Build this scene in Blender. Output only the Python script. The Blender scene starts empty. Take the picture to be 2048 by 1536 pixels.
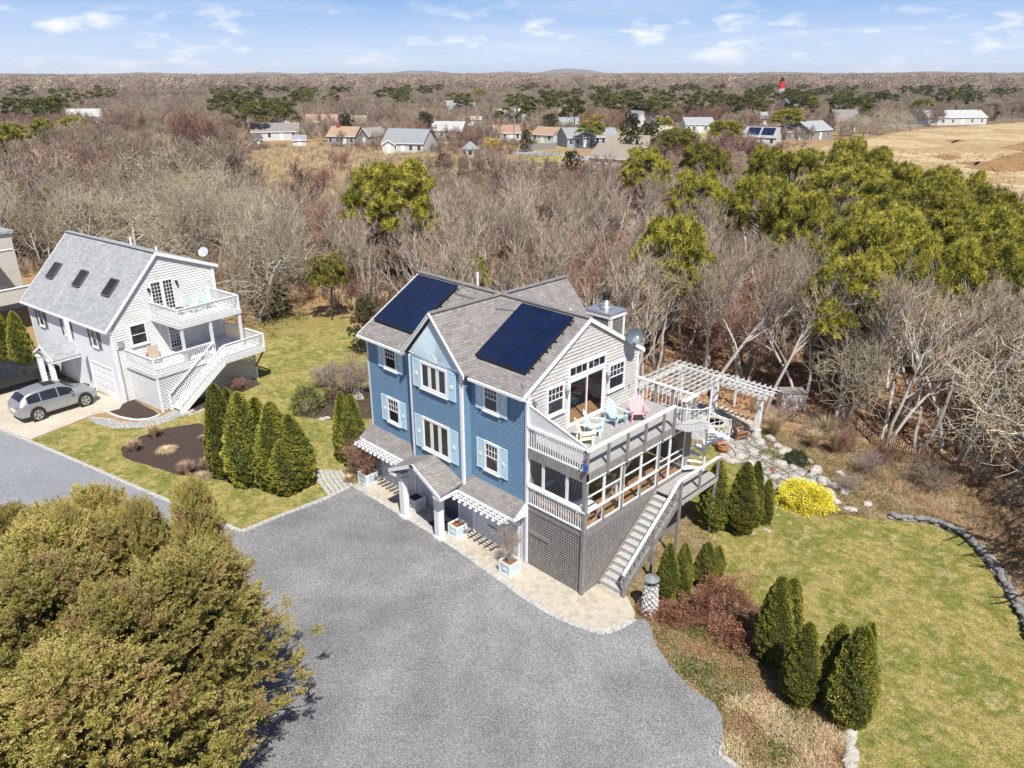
import bpy, math, random
import numpy as np
from mathutils import Vector, Matrix, noise as mnoise
R = random.Random(7)
sc = bpy.context.scene
COL = sc.collection
# ---------------------------------------------------------------- camera
CAM = Vector((17.886, -18.908, 18.694)); YAW, PITCH, ROLL, FPX = -0.7802843, 0.3902917, -0.001248, 1508.77
def cam_axes():
    cy, sy, cp, sp = math.cos(YAW), math.sin(YAW), math.cos(PITCH), math.sin(PITCH)
    f = Vector((sy*cp, cy*cp, -sp)); r = Vector((cy, -sy, 0)); u = r.cross(f)
    cr, sr = math.cos(ROLL), math.sin(ROLL)
    return cr*r+sr*u, -sr*r+cr*u, f
AX = cam_axes()
cd = bpy.data.cameras.new('camera'); cam = bpy.data.objects.new('camera', cd); COL.objects.link(cam)
cam.matrix_world = Matrix(((AX[0].x, AX[1].x, -AX[2].x, CAM.x), (AX[0].y, AX[1].y, -AX[2].y, CAM.y), (AX[0].z, AX[1].z, -AX[2].z, CAM.z), (0, 0, 0, 1)))
cd.sensor_width = 36; cd.lens = FPX/2048*36; cd.clip_end = 20000; cd.clip_start = .5
sc.camera = cam
sc.view_settings.view_transform = 'Standard'; sc.view_settings.look = 'None'; sc.view_settings.gamma = 1; sc.view_settings.exposure = 0.4
sc.render.resolution_x = 1024; sc.render.resolution_y = 768
# ---------------------------------------------------------------- sky and sun
SUN = Vector((.58, -.34, 1)).normalized()
el = math.asin(SUN.z); az = math.atan2(SUN.x, SUN.y)
w = bpy.data.worlds.new('World'); sc.world = w; w.use_nodes = True
nt = w.node_tree; nt.nodes.clear()
def N(nt, t, **k):
    n = nt.nodes.new(t)
    for a, b in k.items():
        if a.startswith('i_'):
            n.inputs[a[2:].replace('_', ' ')].default_value = b
        else: setattr(n, a, b)
    return n
sky = N(nt, 'ShaderNodeTexSky', sky_type='NISHITA', sun_disc=False, sun_elevation=el, sun_rotation=az, altitude=20, air_density=1.0, dust_density=.0, ozone_density=3.0)
tc = N(nt, 'ShaderNodeTexCoord'); sep = N(nt, 'ShaderNodeSeparateXYZ'); L = nt.links.new
L(tc.outputs['Generated'], sep.inputs[0])
# clouds: noise in direction space, flattened towards the horizon
mp = N(nt, 'ShaderNodeMapping'); mp.inputs['Scale'].default_value = (1, 1, 3.4); mp.inputs['Location'].default_value = (.35, .1, 0)
L(tc.outputs['Generated'], mp.inputs[0])
n1 = N(nt, 'ShaderNodeTexNoise', i_Scale=15, i_Detail=9.0, i_Roughness=.55); L(mp.outputs[0], n1.inputs['Vector'])
r1 = N(nt, 'ShaderNodeValToRGB'); r1.color_ramp.elements[0].position = .53; r1.color_ramp.elements[1].position = .70; L(n1.outputs[0], r1.inputs[0])
band = N(nt, 'ShaderNodeValToRGB'); e = band.color_ramp.elements; e[0].position = .0; e[0].color = (.75,)*3+(1,); e[1].position = .12; e[1].color = (0, 0, 0, 1)
k = e.new(.05); k.color = (1, 1, 1, 1); k = e.new(.075); k.color = (.25,)*3+(1,)
L(sep.outputs['Z'], band.inputs[0])
mp2 = N(nt, 'ShaderNodeMapping'); mp2.inputs['Scale'].default_value = (1, .7, 9); mp2.inputs['Rotation'].default_value = (.05, .1, .3)
L(tc.outputs['Generated'], mp2.inputs[0])
n2 = N(nt, 'ShaderNodeTexNoise', i_Scale=3.2, i_Detail=7.0, i_Roughness=.6, i_Distortion=.6); L(mp2.outputs[0], n2.inputs['Vector'])
r2 = N(nt, 'ShaderNodeValToRGB'); r2.color_ramp.elements[0].position = .44; r2.color_ramp.elements[1].position = .8; r2.color_ramp.elements[1].color = (.45,)*3+(1,); L(n2.outputs[0], r2.inputs[0])
m1 = N(nt, 'ShaderNodeMath', operation='MULTIPLY'); L(r1.outputs[0], m1.inputs[0]); L(band.outputs[0], m1.inputs[1])
m2 = N(nt, 'ShaderNodeMath', operation='ADD', use_clamp=True); L(m1.outputs[0], m2.inputs[0]); L(r2.outputs[0], m2.inputs[1])
mix = N(nt, 'ShaderNodeMixRGB'); mix.inputs[2].default_value = (14.0, 14.2, 14.6, 1); L(m2.outputs[0], mix.inputs[0])
tint = N(nt, 'ShaderNodeMixRGB', blend_type='MULTIPLY'); tint.inputs[0].default_value = 1; tint.inputs[2].default_value = (.86, .86, 1.12, 1); L(sky.outputs[0], tint.inputs[1])
lowc = N(nt, 'ShaderNodeValToRGB'); e = lowc.color_ramp.elements; e[0].position = 0; e[0].color = (.70, .80, .95, 1); e[1].position = .2; e[1].color = (.16, .36, .78, 1); k = e.new(.035); k.color = (.54, .69, .92, 1); k = e.new(.095); k.color = (.22, .43, .81, 1); L(sep.outputs['Z'], lowc.inputs[0])
lows = N(nt, 'ShaderNodeMixRGB', blend_type='MULTIPLY'); lows.inputs[0].default_value = 1; lows.inputs[2].default_value = (14.4, 14.4, 14.4, 1); L(lowc.outputs[0], lows.inputs[1])
lowf = N(nt, 'ShaderNodeValToRGB'); e = lowf.color_ramp.elements; e[0].position = .12; e[0].color = (1, 1, 1, 1); e[1].position = .35; e[1].color = (0, 0, 0, 1); L(sep.outputs['Z'], lowf.inputs[0])
lowm = N(nt, 'ShaderNodeMixRGB'); L(lowf.outputs[0], lowm.inputs[0]); L(tint.outputs[0], lowm.inputs[1]); L(lows.outputs[0], lowm.inputs[2]); L(lowm.outputs[0], mix.inputs[1])
bg = N(nt, 'ShaderNodeBackground', i_Strength=.056); out = N(nt, 'ShaderNodeOutputWorld'); L(mix.outputs[0], bg.inputs[0]); L(bg.outputs[0], out.inputs[0])
ld = bpy.data.lights.new('sun', 'SUN'); ld.energy = 5.0; ld.angle = math.radians(.5); ld.color = (1, .955, .88)
sun = bpy.data.objects.new('sun', ld); COL.objects.link(sun); sun.rotation_euler = SUN.to_track_quat('Z', 'Y').to_euler(); sun.location = (0, 0, 50)

# ---------------------------------------------------------------- helpers
def G(px, py, z=0.):
    """Point of the plane at height z that shows at pixel (px, py) of the 2048 px photograph."""
    d = AX[2]+(px-1024)/FPX*AX[0]-(py-768)/FPX*AX[1]
    return CAM+d*((z-CAM.z)/d.z)
def dist(p): return (Vector((p[0], p[1], 0))-Vector((CAM.x, CAM.y, 0))).length
def tag(o, label=None, cat=None, group=None, kind=None):
    if label: o['label'] = label
    if cat: o['category'] = cat
    if group: o['group'] = group
    if kind: o['kind'] = kind
    return o
def empty(name, loc=(0, 0, 0), rz=0, label=None, cat=None, group=None, scale=1):
    o = bpy.data.objects.new(name, None); COL.objects.link(o); o.location = loc; o.rotation_euler = (0, 0, rz)
    o.scale = (scale,)*3 if not hasattr(scale, '__len__') else scale; o.empty_display_size = .3
    return tag(o, label, cat, group)
def copy_tree(o, parent=None, kids=None):
    c = o.copy(); COL.objects.link(c)
    if parent is not None: c.parent = parent
    for ch in KIDS.get(o.name, ()): copy_tree(ch, c)
    return c
KIDS = {}
class MB:
    def __init__(s): s.v = []; s.f = []
    def add(s, vs, fs):
        b = len(s.v); s.v += [tuple(p) for p in vs]; s.f += [tuple(b+i for i in f) for f in fs]; return s
    def box(s, x0, x1, y0, y1, z0, z1):
        return s.add([(x0,y0,z0),(x1,y0,z0),(x1,y1,z0),(x0,y1,z0),(x0,y0,z1),(x1,y0,z1),(x1,y1,z1),(x0,y1,z1)],
            [(0,3,2,1),(4,5,6,7),(0,1,5,4),(1,2,6,5),(2,3,7,6),(3,0,4,7)])
    def beam(s, p, q, w, h, up=(0, 0, 1)):
        p, q = Vector(p), Vector(q); d = (q-p).normalized(); up = Vector(up)
        if abs(d.dot(up)) > .98: up = Vector((0, 1, 0))
        a = d.cross(up).normalized()*w/2; b = a.cross(d).normalized()*h/2
        vs = [p-a-b, p+a-b, p+a+b, p-a+b, q-a-b, q+a-b, q+a+b, q-a+b]
        return s.add(vs, [(0,1,2,3),(7,6,5,4),(0,4,5,1),(1,5,6,2),(2,6,7,3),(3,7,4,0)])
    def cyl(s, p, q, r0, r1=None, n=8, cap=True):
        r1 = r0 if r1 is None else r1
        p, q = Vector(p), Vector(q); d = (q-p).normalized()
        a = d.orthogonal().normalized(); b = d.cross(a)
        vs = [c+(a*math.cos(t)+b*math.sin(t))*r for c, r in ((p, r0), (q, r1)) for t in [2*math.pi*i/n for i in range(n)]]
        fs = [(i, (i+1) % n, n+(i+1) % n, n+i) for i in range(n)]
        if cap: fs += [tuple(range(n-1, -1, -1)), tuple(range(n, 2*n))]
        return s.add(vs, fs)
    def lathe(s, c, prof, n=12):
        c = Vector(c); vs = []; m = len(prof)
        for r, z in prof: vs += [c+Vector((r*math.cos(2*math.pi*i/n), r*math.sin(2*math.pi*i/n), z)) for i in range(n)]
        fs = [(j*n+i, j*n+(i+1) % n, (j+1)*n+(i+1) % n, (j+1)*n+i) for j in range(m-1) for i in range(n)]
        fs += [tuple(range(n-1, -1, -1)), tuple(range((m-1)*n, m*n))]
        return s.add(vs, fs)
    def prism(s, pts, d):
        n = len(pts); d = Vector(d); pts = [Vector(p) for p in pts]
        nor = sum(((pts[i]-pts[0]).cross(pts[(i+1) % n]-pts[0]) for i in range(1, n)), Vector())
        if nor.dot(d) > 0: pts = pts[::-1]
        return s.add(pts+[p+d for p in pts], [tuple(range(n))]+[tuple(range(2*n-1, n-1, -1))]+[(i, n+i, n+(i+1) % n, (i+1) % n) for i in range(n)])
    def slab(s, pts, t):
        """roof plane polygon given on its top side, thickened downwards by t"""
        return s.prism(pts, (0, 0, -t))
    def poly(s, pts): return s.add(pts, [tuple(range(len(pts)))])
    def rock(s, c, rx, ry, rz, rnd, rot=0, n=7):
        vs = []; fs = []; rings = [(-.5, .8), (.15, 1), (.62, .82), (.9, .4)]
        cr, sr = math.cos(rot), math.sin(rot)
        j = [rnd.uniform(.78, 1.16) for _ in range(n)]
        for z, r in rings:
            for i in range(n):
                a = 2*math.pi*i/n; k = r*j[i]*rnd.uniform(.92, 1.08); x, y = rx*k*math.cos(a), ry*k*math.sin(a)
                vs.append((c[0]+x*cr-y*sr, c[1]+x*sr+y*cr, c[2]+rz*z*rnd.uniform(.9, 1.1)))
        for r in range(3):
            for i in range(n): fs.append((r*n+i, r*n+(i+1) % n, (r+1)*n+(i+1) % n, (r+1)*n+i))
        fs += [tuple(range(3*n, 4*n))]
        return s.add(vs, fs)
    def build(s, name, mat, parent=None, smooth=False, uv=True, bevel=0):
        me = bpy.data.meshes.new(name); me.from_pydata(s.v, [], s.f)
        o = bpy.data.objects.new(name, me); COL.objects.link(o)
        if mat: me.materials.append(mat)
        if parent is not None: o.parent = parent; KIDS.setdefault(parent.name, []).append(o)
        if uv and s.f:
            ul = me.uv_layers.new(name='UVMap'); d = []
            for p in me.polygons:
                n = p.normal
                if abs(n.z) > .995: t, b = Vector((1, 0, 0)), Vector((0, 1, 0))
                else:
                    t = Vector((0, 0, 1)).cross(n).normalized(); b = n.cross(t)
                for i in p.vertices:
                    c = me.vertices[i].co; d += (c.dot(t), c.dot(b))
            ul.data.foreach_set('uv', d)
        if smooth: me.polygons.foreach_set('use_smooth', [True]*len(me.polygons))
        if bevel:
            m = o.modifiers.new('bevel', 'BEVEL'); m.width = bevel; m.segments = 2; m.limit_method = 'ANGLE'
        return o
def fastmesh(name, V, F, mat, parent=None, attr=None, link=True):
    """mesh from numpy arrays; F is (n,4) or (n,3)"""
    me = bpy.data.meshes.new(name); V = np.asarray(V, np.float32); F = np.asarray(F, np.int32)
    me.vertices.add(len(V)); me.vertices.foreach_set('co', V.ravel())
    me.loops.add(F.size); me.loops.foreach_set('vertex_index', F.ravel())
    me.polygons.add(len(F)); me.polygons.foreach_set('loop_start', np.arange(len(F), dtype=np.int32)*F.shape[1])
    me.update(calc_edges=True)
    if attr is not None:
        a = me.attributes.new('tone', 'FLOAT', 'POINT'); a.data.foreach_set('value', np.asarray(attr, np.float32))
    me.materials.append(mat)
    o = bpy.data.objects.new(name, me)
    if link: COL.objects.link(o)
    if parent is not None: o.parent = parent; KIDS.setdefault(parent.name, []).append(o)
    return o
# ---------------------------------------------------------------- materials
def newmat(name):
    m = bpy.data.materials.new(name); m.use_nodes = True; m.node_tree.nodes.clear()
    o = N(m.node_tree, 'ShaderNodeOutputMaterial'); b = N(m.node_tree, 'ShaderNodeBsdfPrincipled')
    m.node_tree.links.new(b.outputs[0], o.inputs[0]); return m, m.node_tree, b
def ramp(nt, cols, src, pos=None):
    r = N(nt, 'ShaderNodeValToRGB'); e = r.color_ramp.elements
    pos = pos or [i/(len(cols)-1) for i in range(len(cols))]
    e[0].position = pos[0]; e[0].color = (*cols[0], 1); e[1].position = pos[-1]; e[1].color = (*cols[-1], 1)
    for p, c in zip(pos[1:-1], cols[1:-1]):
        k = e.new(p); k.color = (*c, 1)
    nt.links.new(src, r.inputs[0]); return r
def tex(nt, kind, scale, detail=4, rough=.6, coord='pos', mapscale=None, dist_=0):
    if coord == 'pos': src = N(nt, 'ShaderNodeNewGeometry').outputs['Position']
    elif coord == 'uv': src = N(nt, 'ShaderNodeTexCoord').outputs['UV']
    else: src = N(nt, 'ShaderNodeTexCoord').outputs['Object']
    if mapscale:
        m = N(nt, 'ShaderNodeMapping'); m.inputs['Scale'].default_value = mapscale; nt.links.new(src, m.inputs[0]); src = m.outputs[0]
    if kind == 'noise': t = N(nt, 'ShaderNodeTexNoise', i_Scale=scale, i_Detail=detail, i_Roughness=rough, i_Distortion=dist_)
    elif kind == 'vor': t = N(nt, 'ShaderNodeTexVoronoi', i_Scale=scale)
    nt.links.new(src, t.inputs['Vector']); return t
def plain(name, c, rough=.6, var=.12, scale=3, bump=0, bscale=None, metal=0, coord='pos', stretch=None, fine=None):
    m, nt, b = newmat(name); b.inputs['Roughness'].default_value = rough; b.inputs['Metallic'].default_value = metal
    t = tex(nt, 'noise', scale, 6, .65, coord, stretch)
    lo = tuple(x*(1-var) for x in c); hi = tuple(min(x*(1+var), 1) for x in c)
    r = ramp(nt, [lo, hi], t.outputs[0], [.3, .7]); nt.links.new(r.outputs[0], b.inputs['Base Color'])
    if bump:
        t2 = tex(nt, 'noise', bscale or scale*6, 3, .6, coord, stretch)
        bp = N(nt, 'ShaderNodeBump', i_Strength=bump, i_Distance=.02); nt.links.new(t2.outputs[0], bp.inputs['Height']); nt.links.new(bp.outputs[0], b.inputs['Normal'])
    return m
def brick(name, cols, mortar, bw, bh, msz=.006, rough=.85, off=.5, bump=.4, var2=.15, squash=1):
    m, nt, b = newmat(name); b.inputs['Roughness'].default_value = rough
    uv = N(nt, 'ShaderNodeTexCoord').outputs['UV']
    # per-brick random colour: hash the brick cell
    sp = N(nt, 'ShaderNodeSeparateXYZ'); nt.links.new(uv, sp.inputs[0])
    def math_(op, a, bb, **kw):
        n = N(nt, 'ShaderNodeMath', operation=op)
        for i, x in enumerate((a, bb)):
            if x is None: continue
            if isinstance(x, (int, float)): n.inputs[i].default_value = x
            else: nt.links.new(x, n.inputs[i])
        return n.outputs[0]
    row = math_('FLOOR', math_('DIVIDE', sp.outputs['Y'], bh), None)
    rr = math_('MULTIPLY', math_('FRACT', math_('MULTIPLY', row, .618034), None), bw)   # each row shifted by its own amount
    xs = math_('ADD', sp.outputs['X'], rr); colm = math_('FLOOR', math_('DIVIDE', xs, bw), None)
    cv = N(nt, 'ShaderNodeCombineXYZ'); nt.links.new(colm, cv.inputs[0]); nt.links.new(row, cv.inputs[1])
    wn = N(nt, 'ShaderNodeTexWhiteNoise', noise_dimensions='2D'); nt.links.new(cv.outputs[0], wn.inputs['Vector'])
    r = ramp(nt, cols, wn.outputs['Value'])
    fx = math_('FRACT', math_('DIVIDE', xs, bw), None); fy = math_('FRACT', math_('DIVIDE', sp.outputs['Y'], bh), None)
    gx = math_('LESS_THAN', fx, msz/bw*1.3); gy = math_('LESS_THAN', fy, msz/bh*2)
    g = math_('MAXIMUM', gx, gy)
    mx = N(nt, 'ShaderNodeMixRGB'); nt.links.new(g, mx.inputs[0]); nt.links.new(r.outputs[0], mx.inputs[1]); mx.inputs[2].default_value = (*mortar, 1)
    t = tex(nt, 'noise', 1.2, 5, .6, 'uv'); r2 = ramp(nt, [(1-var2,)*3, (1+var2*.5,)*3], t.outputs[0], [.3, .7])
    m2 = N(nt, 'ShaderNodeMixRGB', blend_type='MULTIPLY'); m2.inputs[0].default_value = 1
    nt.links.new(mx.outputs[0], m2.inputs[1]); nt.links.new(r2.outputs[0], m2.inputs[2]); nt.links.new(m2.outputs[0], b.inputs['Base Color'])
    hh = math_('SUBTRACT', math_('MULTIPLY', fy, -1.0), math_('MULTIPLY', g, 1.0))
    bp = N(nt, 'ShaderNodeBump', i_Strength=bump, i_Distance=.015); nt.links.new(hh, bp.inputs['Height']); nt.links.new(bp.outputs[0], b.inputs['Normal'])
    return m
def foliage(name, cols, rough=.55, attr=True, trans=.0):
    m, nt, b = newmat(name); b.inputs['Roughness'].default_value = rough
    b.inputs['Specular IOR Level'].default_value = .25
    if attr:
        a = N(nt, 'ShaderNodeAttribute', attribute_name='tone'); src = a.outputs['Fac']
    else: src = tex(nt, 'noise', 4, 4, .6, 'obj').outputs[0]
    r = ramp(nt, cols, src)
    oi = N(nt, 'ShaderNodeObjectInfo'); hs = N(nt, 'ShaderNodeHueSaturation'); mr = N(nt, 'ShaderNodeMapRange'); mr.inputs[3].default_value = .68; mr.inputs[4].default_value = 1.22
    nt.links.new(oi.outputs['Random'], mr.inputs[0]); nt.links.new(mr.outputs[0], hs.inputs['Value']); nt.links.new(r.outputs[0], hs.inputs['Color'])
    nt.links.new(hs.outputs[0], b.inputs['Base Color'])
    return m
M = {}
M['white'] = plain('white_paint', (.80, .81, .82), .45, .04, 2)
M['white_dirty'] = plain('weathered_white_paint', (.66, .67, .68), .6, .14, 5)
M['greywood'] = plain('weathered_grey_wood', (.25, .235, .22), .8, .38, 3, .3, coord='pos', stretch=(6, 6, 1.5))
M['deckwood'] = plain('grey_decking', (.34, .325, .31), .75, .22, 4, .2, stretch=(9, .6, 1))
M['tread'] = plain('grey_stair_tread', (.42, .41, .40), .75, .15, 6)
M['blue'] = plain('blue_clapboard', (.145, .255, .37), .55, .10, 2.5)
M['palebl'] = plain('pale_blue_paint', (.50, .70, .80), .45, .05, 3)
M['palebl2'] = plain('pale_blue_sunburst', (.68, .82, .88), .5, .05, 3)
M['glassdk'] = plain('dark_glass', (.018, .022, .026), .06, .3, .8); M['glassdk'].node_tree.nodes['Principled BSDF'].inputs['Specular IOR Level'].default_value = .8
M['metal'] = plain('galvanised_metal', (.50, .52, .53), .35, .15, 6, metal=.7)
M['black'] = plain('black_metal', (.02, .02, .02), .5, .1, 3)
M['roof'] = brick('taupe_shingle_roof', [(.185, .17, .16), (.265, .245, .23), (.215, .20, .192), (.29, .268, .25), (.23, .212, .205)], (.09, .083, .08), .24, .13)
M['roof2'] = brick('light_grey_shingle_roof', [(.27, .285, .30), (.36, .375, .39), (.31, .325, .34), (.40, .415, .43)], (.18, .19, .20), .26, .13)
M['shingle'] = brick('white_washed_shingles', [(.52, .505, .475), (.62, .605, .575), (.56, .545, .51), (.66, .65, .62)], (.2, .19, .18), .17, .14, .007)
M['shingle_gr'] = brick('grey_cedar_shingles', [(.17, .155, .14), (.26, .24, .22), (.21, .19, .175)], (.06, .055, .05), .14, .13, .008)
M['shingle_wh'] = brick('white_painted_shingles', [(.70, .69, .66), (.76, .75, .73), (.73, .72, .70)], (.42, .41, .39), .4, .15, .005)
M['vinyl'] = plain('white_clapboard', (.70, .71, .73), .5, .04, 2)
M['beige'] = plain('beige_siding', (.52, .50, .45), .6, .06, 2)
M['floorwood'] = brick('oak_floor', [(.42, .21, .085), (.5, .27, .12), (.36, .17, .07)], (.2, .1, .05), .9, .07, .004, .4)
M['terracotta'] = plain('terracotta', (.42, .17, .09), .8, .15, 8)
M['teak'] = plain('brown_wood', (.26, .13, .07), .6, .25, 6)
M['stone'] = plain('pale_fieldstone', (.40, .38, .34), .85, .35, 4, .5, 14)
M['stone_gr'] = plain('grey_slate_stone', (.20, .195, .19), .85, .35, 3, .5, 14)
M['cobble'] = plain('granite_cobble', (.42, .415, .40), .85, .3, 7, .4, 30)
M['concrete'] = None
def glass():
    m = bpy.data.materials.new('clear_glass'); m.use_nodes = True; nt = m.node_tree; nt.nodes.clear()
    o = N(nt, 'ShaderNodeOutputMaterial'); mx = N(nt, 'ShaderNodeMixShader'); lw = N(nt, 'ShaderNodeLayerWeight', i_Blend=.5); pw = N(nt, 'ShaderNodeMath', operation='POWER'); pw.inputs[1].default_value = 4; nt.links.new(lw.outputs['Facing'], pw.inputs[0]); f = N(nt, 'ShaderNodeMath', operation='MULTIPLY_ADD'); f.inputs[1].default_value = .5; f.inputs[2].default_value = .06; nt.links.new(pw.outputs[0], f.inputs[0])
    t = N(nt, 'ShaderNodeBsdfTransparent'); t.inputs[0].default_value = (.88, .91, .91, 1); g = N(nt, 'ShaderNodeBsdfGlossy', i_Roughness=.02)
    nt.links.new(f.outputs[0], mx.inputs[0]); nt.links.new(t.outputs[0], mx.inputs[1]); nt.links.new(g.outputs[0], mx.inputs[2]); nt.links.new(mx.outputs[0], o.inputs[0]); return m
M['glass'] = glass()
def solar():
    m, nt, b = newmat('solar_cells'); b.inputs['Roughness'].default_value = .12; b.inputs['Specular IOR Level'].default_value = .8
    uv = N(nt, 'ShaderNodeTexCoord').outputs['UV']; sp = N(nt, 'ShaderNodeSeparateXYZ'); nt.links.new(uv, sp.inputs[0]); gs = []
    for k, s in ((0, .158), (1, .158)):
        d = N(nt, 'ShaderNodeMath', operation='DIVIDE'); d.inputs[1].default_value = s; nt.links.new(sp.outputs[k], d.inputs[0])
        f = N(nt, 'ShaderNodeMath', operation='FRACT'); nt.links.new(d.outputs[0], f.inputs[0])
        l = N(nt, 'ShaderNodeMath', operation='LESS_THAN'); l.inputs[1].default_value = .05; nt.links.new(f.outputs[0], l.inputs[0]); gs.append(l.outputs[0])
    mx = N(nt, 'ShaderNodeMath', operation='MAXIMUM'); nt.links.new(gs[0], mx.inputs[0]); nt.links.new(gs[1], mx.inputs[1])
    t = tex(nt, 'noise', 1.1, 3, .5, 'uv'); r = ramp(nt, [(.003, .007, .026), (.005, .015, .058)], t.outputs[0], [.3, .7])
    c = N(nt, 'ShaderNodeMixRGB'); nt.links.new(mx.outputs[0], c.inputs[0]); nt.links.new(r.outputs[0], c.inputs[1]); c.inputs[2].default_value = (.018, .028, .06, 1)
    nt.links.new(c.outputs[0], b.inputs['Base Color']); return m
M['solar'] = solar()
def mixmat(name, layers, rough=.95, bump=.5, bscale=30, bdist=.03):
    """layers: list of (noise scale, [colours], [positions], weight) multiplied/mixed in turn"""
    m, nt, b = newmat(name); b.inputs['Roughness'].default_value = rough; b.inputs['Specular IOR Level'].default_value = .2
    cur = None
    for sc_, cols, pos, mode, fac in layers:
        t = tex(nt, 'noise', sc_, 6, .68); r = ramp(nt, cols, t.outputs[0], pos)
        if cur is None: cur = r.outputs[0]
        else:
            x = N(nt, 'ShaderNodeMixRGB', blend_type=mode); x.inputs[0].default_value = fac
            nt.links.new(cur, x.inputs[1]); nt.links.new(r.outputs[0], x.inputs[2]); cur = x.outputs[0]
    nt.links.new(cur, b.inputs['Base Color'])
    if bump:
        t = tex(nt, 'noise', bscale, 4, .7); bp = N(nt, 'ShaderNodeBump', i_Strength=bump, i_Distance=bdist)
        nt.links.new(t.outputs[0], bp.inputs['Height']); nt.links.new(bp.outputs[0], b.inputs['Normal'])
    return m
M['lawn'] = mixmat('spring_lawn', [(.45, [(.255, .235, .055), (.40, .33, .13), (.185, .205, .04), (.45, .37, .18)], [.34, .46, .56, .66], 'MIX', 1),
    (3.2, [(.55, .68, .6), (1.3, 1.2, 1.2)], [.36, .62], 'MULTIPLY', .9), (20, [(.4, .48, .4), (1.5, 1.42, 1.45)], [.36, .64], 'MULTIPLY', .9)], .95, .8, 40, .05)
M['gravel'] = mixmat('grey_gravel', [(.25, [(.19, .192, .198), (.235, .237, .242)], [.35, .65], 'MIX', 1),
    (34, [(.28, .28, .29), (1.0, 1.0, 1.0), (2.2, 2.17, 2.1)], [.37, .5, .65], 'MULTIPLY', .9), (.9, [(.9, .89, .87), (1.06,)*3], [.35, .6], 'MULTIPLY', 1), (.12, [(.86,)*3, (1.1,)*3], [.4, .6], 'MULTIPLY', 1)], .9, .8, 32, .03)
M['asphalt'] = mixmat('blue_grey_gravel', [(.3, [(.23, .24, .262), (.28, .29, .315)], [.35, .65], 'MIX', 1),
    (18, [(.7,)*3, (1.25,)*3], [.4, .62], 'MULTIPLY', .8)], .9, .5, 32, .02)
M['shell'] = mixmat('crushed_shell_gravel', [(.5, [(.46, .41, .32), (.56, .51, .42)], [.35, .65], 'MIX', 1), (15, [(.75,)*3, (1.2,)*3], [.4, .62], 'MULTIPLY', .8)], .9, .5, 30, .02)
M['concrete'] = mixmat('sandy_concrete', [(.7, [(.40, .355, .28), (.48, .43, .345), (.43, .40, .34)], [.35, .5, .65], 'MIX', 1), (3, [(.82, .82, .84), (1.08,)*3], [.38, .55], 'MULTIPLY', .9), (40, [(.88,)*3, (1.1,)*3], [.4, .62], 'MULTIPLY', .8)], .9, .25, 60, .01)
M['mulch'] = mixmat('dark_bark_mulch', [(9, [(.035, .024, .02), (.085, .06, .05), (.05, .036, .03)], [.3, .55, .7], 'MIX', 1), (40, [(.6,)*3, (1.5,)*3], [.4, .62], 'MULTIPLY', .8)], .95, .9, 40, .04)
M['litter'] = mixmat('garden_leaf_litter', [(1.3, [(.20, .14, .07), (.34, .26, .15), (.16, .13, .045), (.27, .17, .09)], [.35, .48, .57, .66], 'MIX', 1), (22, [(.45,)*3, (1.55,)*3], [.38, .62], 'MULTIPLY', .9)], .95, .9, 40, .05)
M['flag'] = plain('bluestone_flag', (.36, .36, .35), .85, .25, 2.5, .3, 20)
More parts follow.
